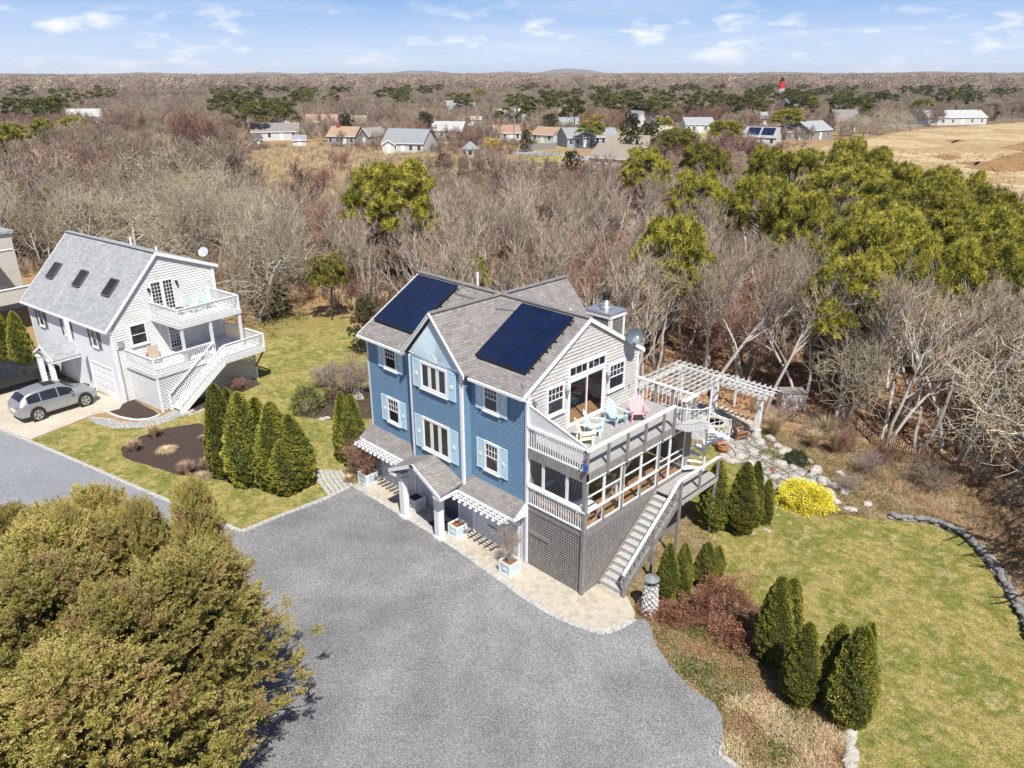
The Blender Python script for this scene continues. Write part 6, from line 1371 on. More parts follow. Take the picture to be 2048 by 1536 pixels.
# ---- bare forest
openP = [G(-500, 600), G(0, 556), G(60, 556), G(430, 596), G(480, 632), G(560, 602), G(700, 618), (-11, 10.5), (-3, 11.5), (-6.5, 17), (-6.5, 20), (2, 20), G(1560, 808), G(1640, 846), G(1760, 884), G(1880, 925), G(2048, 985), G(2250, 1110), G(2420, 1400), G(2500, 2000), (20, -60), (-120, -80)]
marshP = px((1470, 350), (1540, 305), (1700, 280), (1800, 256), (2300, 232), (2500, 500), (2048, 450), (1850, 400), (1650, 385))
reedP = px((470, 345), (520, 306), (620, 296), (760, 312), (950, 316), (1250, 330), (1240, 352), (1000, 352), (760, 365), (700, 430), (560, 420))
CT = [(o.location.copy(), 0) for o in bpy.data.objects if o.get('group') == 'houses of the village beyond the reeds' or o.name.startswith(('gazebo', 'village_fence'))]
grassP = px((1000, 335), (1060, 294), (1260, 262), (1440, 262), (1440, 290), (1260, 305), (1230, 330), (1130, 330))
rnd = random.Random(77); cand = []
vd = math.atan2(AX[2].y, AX[2].x)
def blocked(x, y):
    if inpoly(x, y, openP) or inpoly(x, y, marshP) or inpoly(x, y, reedP) or inpoly(x, y, grassP): return True
    for c, _ in CT:
        dx, dy = x-c.x, y-c.y
        if dx*dx+dy*dy < 2000:
            u_ = Vector((CAM.x-c.x, CAM.y-c.y, 0)).normalized(); t = max(-6, min(8, dx*u_.x+dy*u_.y)); ex, ey = dx-u_.x*t, dy-u_.y*t
            if ex*ex+ey*ey < 34: return True
    return False
cells = {}
def place(r0, r1, dens, gap):
    lo = -58 if r1 <= 150 else -41; A = math.radians(38-lo)/2*(r1*r1-r0*r0); n = int(A*dens); out = []
    for _ in range(n):
        r = math.sqrt(rnd.uniform(r0*r0, r1*r1)); a = vd+math.radians(rnd.uniform(lo, 38)); x, y = CAM.x+r*math.cos(a), CAM.y+r*math.sin(a)
        if blocked(x, y): continue
        k = (int(x//gap), int(y//gap))
        if any((k[0]+i, k[1]+j) in cells and (cells[k[0]+i, k[1]+j][0]-x)**2+(cells[k[0]+i, k[1]+j][1]-y)**2 < gap*gap for i in (-1, 0, 1) for j in (-1, 0, 1)): continue
        cells[k] = (x, y); out.append((x, y, r))
    return out
near = place(28, 150, .20, 3.0)
near = [p for p in near if not (p[2] > 52 and topx((p[0], p[1], 0))[0] < 1250 and mnoise.noise(Vector((p[0]*.07, p[1]*.07, 8))) < -.28)]
near += [p for p in place(28, 60, .40, 2.0) if topx((p[0], p[1], 0))[0] > 1270]
near.sort(key=lambda t: t[2])
cells = {}
mid = [p for p in place(150, 270, .075, 3.2) if rnd.random() < .8]
cells = {}
far = place(270, 760, .034, 4)
cells = {}
vfar = place(760, 2600, .0042, 9)
LB = {'slim': ('bare grey-brown tree', 'bare_tree'), 'oak': ('gnarled pale oak', 'bare_oak_tree'), 'red': ('bare tree with reddish twigs', 'red_maple_tree')}
rest = []; cnt = 0; idx = {}
for i, (x, y, r) in enumerate(near):
    X, Y = topx((x, y, 0)); 
    n_ = mnoise.noise(Vector((x*.05, y*.05, 3)))
    if X < 620: kind = 'oak' if rnd.random() < .6+n_ else 'slim'
    elif X > 1500: kind = 'slim' if rnd.random() < .8 else 'oak'
    else: kind = 'slim' if rnd.random() < .93 else 'red'
    if 560 < X < 900 and r > 95: kind = 'red' if rnd.random() < .25 else kind
    hh = rnd.uniform(.8, 1.12)
    if r > 84 and X > 480: hh *= .78
    if X > 1500 and 46 < r < 75: hh *= .8
    if r > 118 and X > 480: hh *= .8
    if r > 110 and X > 620 and rnd.random() < .5: continue
    s = hh; j = rnd.randrange(len(PROT[kind])); rz = rnd.uniform(0, 6.28)
    if X < -40 or X > 2090: s *= .9
    if cnt < 285 and -60 < X < 2110:
        reg = 'wood behind the white house' if X < 480 else 'wood between the two houses' if X < 760 else 'wood behind the blue house' if X < 1260 else 'wood above the pergola' if X < 1600 else 'wood above the right-hand lawn' if X < 1830 else 'wood at the right edge'
        z_ = 'front row of the' if r < 48 else 'middle of the' if r < 66 else 'back of the'
        wd_ = ('tall ' if s > 1.03 else 'low ' if s < .75 else '')
        inst(PROT[kind][j], (x, y, 0), rz, s, '%s%s, %s %s' % (wd_, LB[kind][0], z_, reg), 'tree', '%s%ss, %s %s' % (wd_, LB[kind][0].split(' with')[0], z_, reg), LB[kind][1]); cnt += 1
    else: rest.append((x, y, s, kind))
# ---- scatter by geometry nodes
def scatter(name, pts, scales, idxs, sources, label, seed=0, tiltmax=.0, kind='stuff', vals=None):
    me = bpy.data.meshes.new(name); me.from_pydata([tuple(p) for p in pts], [], [])
    a = me.attributes.new('rs', 'FLOAT', 'POINT'); a.data.foreach_set('value', scales); b = me.attributes.new('ri', 'INT', 'POINT'); b.data.foreach_set('value', idxs)
    o = bpy.data.objects.new(name, me); COL.objects.link(o)
    ng = bpy.data.node_groups.new(name, 'GeometryNodeTree'); ng.interface.new_socket('Geometry', in_out='INPUT', socket_type='NodeSocketGeometry'); ng.interface.new_socket('Geometry', in_out='OUTPUT', socket_type='NodeSocketGeometry')
    gi = ng.nodes.new('NodeGroupInput'); go = ng.nodes.new('NodeGroupOutput'); ip = ng.nodes.new('GeometryNodeInstanceOnPoints'); jn = ng.nodes.new('GeometryNodeJoinGeometry')
    for s in sources[::-1]:
        oi = ng.nodes.new('GeometryNodeObjectInfo'); oi.inputs['Object'].default_value = s; oi.inputs['As Instance'].default_value = True; ng.links.new(oi.outputs['Geometry'], jn.inputs[0])
    ng.links.new(gi.outputs[0], ip.inputs['Points']); ng.links.new(jn.outputs[0], ip.inputs['Instance']); ip.inputs['Pick Instance'].default_value = True
    na = ng.nodes.new('GeometryNodeInputNamedAttribute'); na.data_type = 'FLOAT'; na.inputs[0].default_value = 'rs'; ng.links.new(na.outputs[0], ip.inputs['Scale'])
    nb_ = ng.nodes.new('GeometryNodeInputNamedAttribute'); nb_.data_type = 'INT'; nb_.inputs[0].default_value = 'ri'; ng.links.new(nb_.outputs[0], ip.inputs['Instance Index'])
    rv = ng.nodes.new('FunctionNodeRandomValue'); rv.data_type = 'FLOAT_VECTOR'; rv.inputs[0].default_value = (-tiltmax, -tiltmax, 0); rv.inputs[1].default_value = (tiltmax, tiltmax, 6.283); rv.inputs['Seed'].default_value = seed
    ng.links.new(rv.outputs[0], ip.inputs['Rotation']); ng.links.new(ip.outputs[0], go.inputs[0])
    m = o.modifiers.new('scatter', 'NODES'); m.node_group = ng; o['kind'] = kind
    if label: o['label'] = label
    return o
def far_tree(seed, tw, n=420, h=8, w_=.045, stems=2):
    big, small = gen_bare(seed, h, .5, stems, .28, (7, 6, 4), .13, w_, .3, .3, .5)
    V, F, T_ = tubes([(p, tn) for p, tn, l in big+small], 3); return fastmesh('far_tree_source', V, F, tw, None, T_, link=False)
TWF = foliage('far_twigs', [(.23, .155, .11), (.36, .27, .205), (.47, .38, .31)]); TWFR = foliage('far_red_twigs', [(.23, .135, .105), (.33, .215, .175)]); TWFL = foliage('far_lichen_twigs', [(.27, .22, .155), (.42, .36, .27)])
FT = [far_tree(201, TWF), far_tree(202, TWF, stems=3), far_tree(203, TWFL, stems=1), far_tree(204, TWFR, stems=3), far_tree(205, TWFL)]
K2 = {'slim': (0, 1), 'oak': (2, 4), 'red': (3, 3)}
P_ = []; S_ = []; I_ = []
for x, y, s, kd in rest: P_.append((x, y, 0)); S_.append(s*1.15); I_.append(rnd.choice(K2[kd]))
scatter('bare_wood', P_, S_, I_, FT, 'bare grey-brown wood reaching from the gardens to the village', 1)
print('near', len(near), 'rest', len(rest), 'mid', len(mid), 'far', len(far), 'vfar', len(vfar))
P_ = []; S_ = []; I_ = []
for x, y, r in mid:
    P_.append((x, y, 0)); X, Y = topx((x, y, 0)); S_.append(rnd.uniform(.5, .88)*(1.15 if X < 480 else .95)); n_ = mnoise.noise(Vector((x*.02, y*.02, 1))); I_.append(3 if n_ > .36 else rnd.choice((0, 1, 2, 4)))
scatter('village_trees', P_, S_, I_, FT, 'bare trees and thickets among the village houses', 2)
P_ = []; S_ = []; I_ = []
for x, y, r in far: P_.append((x, y, 0)); S_.append(rnd.uniform(.7, 1.05)); n_ = mnoise.noise(Vector((x*.01, y*.01, 1))); I_.append(3 if n_ > .42 else rnd.choice((0, 1, 2, 4)))
def fuzz(seed, mat, n, R_, h, q):
    rg = np.random.default_rng(seed); c = rg.normal(size=(n, 3)); c /= np.linalg.norm(c, axis=1)[:, None]; c *= rg.uniform(.4, 1, (n, 1))**.5; c[:, 2] = c[:, 2]*.5+.55; c *= (R_, R_, h); a = rg.normal(size=(n, 3))*q; b = rg.normal(size=(n, 3))*q*.35
    V = np.stack([c-a-b, c+a-b, c+a+b, c-a+b], 1).reshape(-1, 3); V[:, 2] = np.maximum(V[:, 2], .1); F = np.arange(4*n).reshape(n, 4); return fastmesh('clump_source', V, F, mat, None, np.repeat(rg.uniform(0, 1, n), 4), link=False)
FZ = [fuzz(1, TWF, 900, 4.6, 8, .2), fuzz(2, TWFL, 900, 4.6, 8, .2), fuzz(3, TWFR, 900, 4.2, 7, .2)]
scatter('distant_wood', P_, S_, I_, FT, 'brown bare woodland behind the village', 3)
P_ = []; S_ = []; I_ = []
for x, y, r in vfar: P_.append((x, y, 0)); S_.append(rnd.uniform(1.0, 1.7)*(1+r/5000)); I_.append(0 if rnd.random() < .75 else 1)
scatter('farthest_wood', P_, S_, I_, FZ, 'far brown woodland running to the horizon', 4)
HL = mixmat('distant_wooded_hills', [(.004, [(.15, .125, .11), (.2, .165, .14)], [.4, .6], 'MIX', 1)], 1, 0)
def hill(d, a0, a1, h, seed):
    V = []; F = []; n = 90
    for i in range(n+1):
        a = vd-math.radians(a0+(a1-a0)*i/n); hh = h*(.35+.65*abs(mnoise.noise(Vector((i*.07, seed, 0))))*1.6+.12*mnoise.noise(Vector((i*.9, seed, 1))))*math.sin(math.pi*min(max(i/n, .02), .98))**.4
        for k, (dd, f) in enumerate(((-500, -.1), (-150, .8), (0, 1), (400, -.1))): V.append((CAM.x+(d+dd)*math.cos(a), CAM.y+(d+dd)*math.sin(a), hh*f))
    F = [(i*4+k, i*4+k+1, (i+1)*4+k+1, (i+1)*4+k) for i in range(n) for k in range(3)]
    o = MB().add(V, F).build('hills', HL, smooth=True); o['kind'] = 'structure'
hill(2900, -40, 40, 17, 1); hill(4200, -44, 6, 34, 2); hill(5200, -10, 42, 40, 3); hill(6500, -20, 14, 62, 5)
# ---- pines
NEED = foliage('pitch_pine_needles', [(.065, .08, .014), (.25, .24, .03), (.56, .49, .08)], .5); NEEDD = foliage('dark_cedar_foliage', [(.035, .042, .018), (.075, .08, .03), (.10, .085, .035)], .6)
NEEDM = foliage('distant_pine_needles', [(.06, .075, .02), (.125, .135, .03), (.20, .19, .042)], .6)
def tuftcloud(rg, C, rad, per, ln, wd, upb=.3):
    """C: tuft centres, blades radiating from every centre"""
    n = len(C)*per; c = np.repeat(C, per, 0); d = rg.normal(size=(n, 3)); d[:, 2] += upb; d /= np.linalg.norm(d, axis=1)[:, None]
    s = np.cross(d, rg.normal(size=(n, 3))); s /= np.linalg.norm(s, axis=1)[:, None]+1e-6; l = ln*rg.uniform(.6, 1.1, (n, 1)); a = c+d*rad*.25; b = c+d*l; w_ = s*wd*.5
    V = np.stack([a-w_, a+w_, b+w_*.5, b-w_*.5], 1).reshape(-1, 3); F = np.arange(4*n).reshape(n, 4); t = np.repeat(np.clip(rg.uniform(0, 1, len(C)), 0, 1), per); t = np.clip(t+rg.uniform(-.2, .2, n), 0, 1); return V, F, np.repeat(t, 4)
def pine_proto(seed, h=9, R_=3.2, flat=.62, ntuft=1000, per=42, ln=.36, wd=.03, mat=None, name='pitch_pine', crown0=.58, lobes=24, lr=.27):
    rg = np.random.default_rng(seed); r = random.Random(seed); segs = []; L_ = []
    top = Vector((r.uniform(-.5, .5), r.uniform(-.5, .5), h*.93)); base = Vector((0, 0, -.1)); trunk = []
    for i in range(7): f = i/6; trunk.append((base.lerp(top, f)+Vector((r.uniform(-.15, .15), r.uniform(-.15, .15), 0))*(f > 0), .17*(1-f*.75)))
    segs.append((trunk, .5))
    for i in range(lobes):
        a = i*2.4+r.uniform(-.4, .4); f = crown0+(1-crown0)*(i+.5)/lobes; rr = R_*math.sqrt(max(0, 1-((f-crown0*.9)/(1.08-crown0*.9))**2))*r.uniform(.55, 1); z = h*f
        k = int(f*.8*6); st = trunk[k][0].lerp(trunk[k+1][0], f*.8*6-k); en = Vector((rr*math.cos(a), rr*math.sin(a), z)); mid_ = st.lerp(en, .5)+Vector((0, 0, -.25)); segs.append(([(st, .055), (mid_, .04), (en, .02)], r.random())); L_.append((en, R_*lr*r.uniform(.75, 1.25)))
        for _ in range(3): e2 = mid_.lerp(en, r.random())+rdir(r)*R_*lr*.8; segs.append(([(mid_, .02), (e2, .01)], r.random()))
    C = []
    for i in range(ntuft):
        c, lr_ = L_[r.randrange(len(L_))]; v = rdir(r); v.z = abs(v.z)*1.0-.25; C.append(c+Vector((v.x*lr_, v.y*lr_, v.z*lr_*flat*1.5))*r.uniform(.6, 1.05))
    C = np.array([tuple(c) for c in C]); C[:, 2] *= h/ (C[:, 2].max()+ln*.5)
    t = empty(name, (0, 0, -500), 0, 'x', 'tree', 'g'); V, F, T_ = tubes(segs, 5); fastmesh('trunk', V, F, BARKD, t, T_); V, F, T_ = tuftcloud(rg, C, .1, per, ln, wd); fastmesh('crown', V, F, mat or NEED, t, T_); return t
PP = [pine_proto(301+i, 9, 3.3, lobes=24+i*2) for i in range(4)]
PM = [pine_proto(331+i, 9, 3.4, ntuft=320, per=14, ln=.5, wd=.13, mat=NEEDM, lobes=10, crown0=.5) for i in range(3)]
CD = [pine_proto(351+i, 7, 2.0, flat=.8, ntuft=520, per=20, ln=.26, wd=.07, mat=NEEDD, name='dark_cedar', crown0=.06, lobes=26, lr=.42) for i in range(2)]
def atop(x, ytop, h): p = G(x, ytop, h); return Vector((p.x, p.y, 0))
def pine(x, yt, hw, label, h=9.0, pr=None, R_=3.3, H0=9., name='pitch_pine', group=None):
    p = atop(x, yt, h); d_ = (Vector((p.x, p.y, h*.8))-CAM).length; rad = hw*.97*d_/FPX; pr = pr or PP; j = rnd.randrange(len(pr)); s = h/H0; f = min(max(rad/R_, .74*s), 1.5*s)
    return inst(pr[j], p, rnd.uniform(0, 6.28), (f, f, s), label, 'tree', group, name)
pine(783, 316, 95, 'large round pitch pine standing alone behind the left half of the blue house', 12)
GP = 'pitch pines of the right-hand wood'
for x, y, hw, lb in ((1295, 292, 50, 'pine left of all in the right-hand pine group, before the brown roof'), (1415, 284, 52, 'pine at the far left back of the group, next to the round village pine'), (1403, 338, 62, 'pine with open dark trunk left of the main pine mass'), (1349, 424, 40, 'low pine limb-crown nearest the pergola on the left of the pine group'), (1540, 290, 40, 'narrow pine between the main mass and the solar roofed cottage'), (1527, 348, 50, 'pine in front of the narrow one left of the main mass'), (1651, 298, 82, 'broad pine at the upper left of the main pine mass'), (1705, 272, 36, 'pine whose top rises highest before the marsh'), (1751, 290, 42, 'pine just right of the highest top before the marsh'), (1693, 328, 88, 'broad bright pine in the centre left of the mass'), (1796, 322, 46, 'small pine top in the middle of the back row'), (1862, 328, 58, 'pine in the back row right of the middle'), (1925, 336, 52, 'pine in the back row before the marsh mud'), (1846, 364, 88, 'broad pine in the centre of the mass'), (1987, 368, 72, 'broad pine at the right end of the back row'), (1780, 404, 90, 'broad pine low in the centre of the mass'), (1718, 436, 66, 'pine at the lower left of the mass over bare trees'), (1800, 424, 78, 'pine right of the lowest left pine'), (1945, 405, 88, 'broad pine in the right half of the mass'), (2028, 414, 64, 'pine cut by the right edge of the picture'), (1718, 497, 64, 'lowest pine crown at the bottom left of the mass'), (1813, 488, 66, 'low pine crown at the bottom middle of the mass'), (1904, 472, 76, 'low pine crown at the bottom right of the mass'), (1610, 368, 66, 'pine between the narrow pine and the centre of the mass'), (1995, 462, 76, 'pine crown low at the right edge of the mass'), (1600, 300, 44, 'pine top behind the broad upper left one')):
    pine(x, y, hw, lb, 10.6 if y < 350 else 10.4 if y < 430 else 9.6)
for x, y, hw, h, lb in ((1357, 255, 34, 8, 'round yellow-green pine before the white ranch house'), (1455, 240, 46, 8, 'wide yellow-green pine right of the white ranch house'), (1580, 216, 32, 9, 'pine standing free left of the grey shingled cottage'), (1622, 192, 36, 9, 'tall pine right of the three level white house'), (1848, 197, 28, 9, 'leaning pine left of the long white marsh house'), (1185, 242, 34, 7, 'spreading yellow-green cedar before the blue-grey cottage'), (1328, 233, 26, 6, 'dark flat topped pine between the white houses'), (0, 245, 36, 9, 'yellow-green pine cut by the left edge of the picture'), (76, 236, 20, 9, 'small pine between the edge pine and the wide flat one at left'), (140, 231, 38, 8, 'wide flat topped pine before the far left white house'), (960, 178, 24, 9, 'roundish pine beyond the tall weathered house')):
    pine(x, y, hw, lb, h, PP)
for x, y, hw, h, lb in ((1263, 222, 22, 11, 'tall conical dark cedar left of its broader neighbour in the village'), (1300, 240, 27, 8, 'broad dark cedar right of the tall conical one'), (1100, 226, 20, 7, 'round dark cedar left of the three pale roofs'), (1052, 255, 12, 6, 'narrow dark cedar between the red chimney and the orange roof'), (1145, 300, 32, 5, 'dark cedar left of the big brown roof'), (1104, 322, 18, 4, 'small dark cedar at the village road end'), (885, 303, 24, 4, 'flat dark cedar right behind the lone round pine'), (1988, 206, 22, 7, 'dark round cedar right of the long white marsh house'), (163, 395, 40, 6, 'dark cedar behind the left end of the white house roof'), (540, 560, 36, 3.2, 'low dark cedar behind the lichened oak on the back lawn'), (728, 585, 34, 4.5, 'dark cedar against the left corner of the blue house roof'), (850, 222, 20, 9, 'dark evergreen left of the tall weathered house'), (690, 222, 16, 9, 'dark evergreen behind the orange-tan cottage')):
    pine(x, y, hw, lb, h, CD, 2.0, 7., 'dark_cedar')
for x, y, hw, h, lb in ((652, 505, 40, 5.6, 'young pine on the dry grass at the back of the left lawn'), (930, 503, 20, 6.5, 'slender young pine behind the roof ridge of the blue house'), (355, 350, 30, 7, 'small dull pine hidden in bare oaks behind the white house')):
    pine(x, y, hw, lb, h, PP)
pr_ = random.Random(5); bands = [(20, 145, 158, 200, 12), (175, 235, 158, 178, 7), (280, 430, 150, 165, 5), (430, 570, 157, 200, 24), (570, 690, 155, 185, 14), (760, 900, 155, 180, 16), (905, 930, 180, 192, 2), (1040, 1080, 158, 170, 5), (1080, 1190, 165, 195, 12), (1190, 1320, 160, 195, 20), (1320, 1450, 160, 185, 16), (1450, 1560, 165, 190, 16), (1570, 1790, 160, 192, 34), (1810, 1860, 160, 175, 8), (1870, 1960, 165, 185, 9), (1980, 2048, 160, 175, 5), (1020, 1045, 175, 195, 2), (240, 1000, 146, 152, 14), (1100, 1950, 146, 153, 22)]
reg_w = lambda x: 'far left' if x < 300 else 'left' if x < 700 else 'centre left' if x < 1000 else 'centre' if x < 1300 else 'centre right' if x < 1560 else 'right' if x < 1830 else 'far right'
for x0, x1, y0, y1, n in bands:
    for _ in range(int(n*1.1)):
        x = pr_.uniform(x0, x1); y = pr_.uniform(y0, y1); h = pr_.uniform(9.5, 12) if y > 156 else 11.5; p = atop(x, y, h); s = pr_.uniform(1.2, 2.3)
        d_ = dist(p)
        if d_ > 1500: continue
        w_ = 'near' if d_ < 320 else 'mid-distance' if d_ < 550 else 'most distant'
        inst(PM[pr_.randrange(3)], p, pr_.uniform(0, 6), (s, s, h/9*(.95)), 'green pine crown among the %s pines in the %s of the brown woods' % (w_, reg_w(x)), 'tree', '%s pines, %s of the brown woods' % (w_, reg_w(x)), 'pitch_pine')
# yellow willow and featured trees
YW = bare_proto('yellow_willow', 'pale yellow-orange weeping willow between the three pale roofs and the tall cedar', 'tree', None, foliage('yellow_willow_twigs', [(.48, .33, .09), (.62, .45, .15)]), seed=91, h=7, spread=.75, stems=3, gnarl=.3, nb=(8, 8, 7, 4), r0=.12, twr=.035, up=-.05, tl=.5)
YW.location = atop(1190, 222, 7); YW.scale = (1.5, 1.5, 1)
YW2 = copy_tree(YW); YW2.location = G(985, 300); YW2.scale = (.7, .7, .5); YW2['label'] = 'small yellow shrub in flower left of the rusty roofed cottage'
inst(PROT['oak'][0], G(520, 640), 1.2, 1.05, 'tall lichened oak with pale trunk at the back edge of the left lawn', 'tree', None, 'bare_oak_tree')
inst(PROT['oak'][1], G(1665, 862), 2.2, .72, 'gnarled pale limbed tree standing right of the slatted bin', 'tree', None, 'bare_oak_tree')
inst(PROT['slim'][1], G(1770, 893), 1.0, .95, 'bare tree with dark trunk just behind the lath fence above the lawn', 'tree', None, 'bare_tree')
inst(PROT['slim'][2], G(1880, 905), 3.0, .95, 'bare tree of several pale stems behind the dry shrubs', 'tree', None, 'bare_tree')
inst(PROT['slim'][0], G(1960, 940), 4.0, .9, 'slender pale trunk tree near the right edge above the dry grass', 'tree', None, 'bare_tree')
for i, (x, y, s, lb) in enumerate(((400, 322, 1.75, 'wide reddish maple thicket left of the reeds, largest of the red ones'), (445, 312, 1.5, 'reddish maple thicket at the right shoulder of the largest one'), (365, 308, 1.6, 'reddish maple thicket behind the largest one'), (680, 345, .7, 'rusty red bush-like maple in the reeds below the orange-tan cottage'), (650, 385, .65, 'rusty maple at the near edge of the reeds'), (930, 240, .9, 'reddish tree right of the tall weathered house'), (850, 300, 1.1, 'bare tree with a wide grey-pink crown before the grey roofed house'))):
    inst(PROT['red'][i % 2], G(x, y), i, (s*1.25, s*1.25, s), lb, 'tree', None, 'red_maple_tree')
# pale oaks by the marsh
for i, (x, y) in enumerate(((1700, 272), (1725, 275), (1748, 270), (1770, 268), (1795, 264), (1820, 262), (1735, 262), (1762, 258))):
    inst(PROT['oak'][i % 3], G(x, y), i*1.3, (1.1, 1.1, .8), 'pale bare oak in the row between the gambrel house and the marsh', 'tree', 'pale oaks between the gambrel house and the marsh', 'bare_oak_tree')
# shrubs
SH = PROT['shrub']
RB = bare_proto('bare_shrub', 'x', 'shrub', 'g', foliage('pinkish_twigs', [(.30, .22, .18), (.46, .38, .33)]), bk=BARK, seed=75, h=2.4, spread=.55, stems=9, gnarl=.2, nb=(5, 5, 4), r0=.025, twr=.008, clear=.15, tl=.55)
RR = bare_proto('bare_shrub', 'x', 'shrub', 'g', TWIGR, bk=TWIGR, seed=76, h=2.0, spread=.5, stems=10, gnarl=.22, nb=(5, 5, 5), r0=.018, twr=.007, clear=.1, tl=.5)
for pr1, q, s, lb in ((RB, (700, 795), (1.5, 1.5, 1.3), 'large silvery bare shrub left of the blue house corner'), (RB, (655, 775), (.9, .9, .8), 'bare shrub in the mulch bed left of the large silvery one'), (RR, (670, 800), (.7, .7, .5), 'low reddish shrub between the rhododendron and the silvery shrub'), (RR, (476, 780), (.7, .7, .5), 'thin bare shrub at the far corner of the white lattice'), (SH[0], (1280, 1120), (.6, .6, .5), 'thin bare shrub under the straight stairs'), (SH[1], (1340, 1030), (.8, .8, .6), 'bare shrub between the landing and the arborvitae'),
        (RR, (1690, 905), (.9, .9, .8), 'dark red twiggy shrub left of the lath fence'), (RB, (1735, 945), (.8, .8, .55), 'pale bare shrub right of the boulders'), (SH[1], (1840, 970), (1.0, 1.0, .7), 'brown bare shrub above the slate edging'), (SH[0], (1870, 985), (.8, .8, .6), 'brown bare shrub next to the one above the slate edging'), (RR, (1760, 925), (.8, .8, .6), 'reddish shrub behind the pale bare one'), (SH[0], (1960, 960), (1.1, 1.1, .8), 'bare thicket at the foot of the right-hand trees'), (SH[1], (2020, 1010), (1.1, 1.1, .7), 'bare thicket cut by the right edge'), (SH[1], (1620, 880), (.8, .8, .6), 'thin shrub at the lath fence gap'), (RB, (1690, 985), (.6, .6, .45), 'small bare shrub right of the yellow shrub'), (SH[0], (1545, 850), (.7, .7, .6), 'thin shrub beside the right pergola column'), (SH[0], (1370, 985), (.5, .5, .5), 'thin shrub below the landing')):
    inst(pr1, G(*q), rnd.uniform(0, 6), s, lb, 'shrub', None, 'bare_shrub')
inst(RR, (-10.2, -.6, .5), 0, (1.25, 1.25, 1.1), 'purplish red shrub growing out of the left planter box', 'shrub', None, 'planted_shrub')
inst(RB, (0, -.98, .55), 0, (.5, .5, .8), 'thin bare climbing shrub in the planter by the lattice corner', 'shrub', None, 'planted_shrub')
# dry grass clumps
DG = foliage('dry_grass_blades', [(.36, .25, .13), (.55, .42, .25), (.66, .54, .36)]); DGP = foliage('pinkish_dry_stems', [(.32, .2, .14), (.5, .36, .27)])
def grassclump(name, mat, seed, n, h, spread, wd=.012, label=None, cat='plant', group=None, loc=(0, 0, 0), parent=None, link=True, droop=.3, base=.12):
    rg = np.random.default_rng(seed); a = rg.uniform(0, 6.283, n); tl = rg.uniform(.02, 1, n)**.7*spread; l = h*rg.uniform(.6, 1.05, n); dx, dy = np.cos(a), np.sin(a); b0 = np.stack([dx*rg.uniform(0, base, n), dy*rg.uniform(0, base, n), np.zeros(n)], 1)
    m_ = b0+np.stack([dx*tl*.45*h, dy*tl*.45*h, l*.6], 1); e_ = b0+np.stack([dx*tl*h, dy*tl*h, l*(1-droop*tl/spread)], 1); s = np.stack([-dy, dx, np.zeros(n)], 1)*wd*.5
    V = np.concatenate([np.stack([b0-s, b0+s, m_+s*.8, m_-s*.8], 1), np.stack([m_-s*.8, m_+s*.8, e_+s*.3, e_-s*.3], 1)]).reshape(-1, 3); F = np.arange(len(V)).reshape(-1, 4); t = np.tile(np.repeat(rg.uniform(0, 1, n), 4), 2)
    o = fastmesh(name, V, F, mat, parent, t, link); o.location = loc
    if label: tag(o, label, cat, group)
    return o
for i, (q, s, h, lb, mt_) in enumerate(((z10(400, 860), 1, .95, 'tan ornamental grass fan at the top left of the big mulch bed', DG), (z10(255, 960), 1, .8, 'brownish grass fan at the left end of the big mulch bed', DGP), (z10(640, 1130), 1, .9, 'dry grass fan at the lower edge of the big mulch bed', DGP), (z10(790, 1095), 1, .8, 'dry grass fan between the lower one and the arborvitae', DGP), (z10(760, 870), 1, .25, 'low dry plant in the middle of the big mulch bed', DGP), ((1545, 872), 1, 1.5, 'tall tan ornamental grass beside the right pergola column', DG), ((1650, 880), 1, 1.7, 'tall tan ornamental grass behind the round green shrub', DG), ((1668, 905), 1, 1.3, 'tan grass clump in front of the tallest one', DG), ((1625, 895), 1, 1.2, 'tan grass clump left of the tallest one', DG), ((700, 962), 1, .35, 'dry grass tuft at the left end of the concrete apron', DG), ((1640, 1395) , 1, .3, 'dry grass tuft between the two nearest arborvitae', DG))):
    grassclump('ornamental_grass', mt_, 400+i, 420, h, .55 if h > .5 else 1.2, .016, lb, loc=G(*q))
for q, lb in ((z10(490, 955), 'flattened tan grass mound in the middle of the big mulch bed'), (z10(745, 1150), 'flattened tan grass mound at the lower edge of the big mulch bed')):
    grassclump('cut_grass_mound', DG, 5, 900, .22, 2.0, .012, lb, loc=G(*q), droop=.7, base=.35)
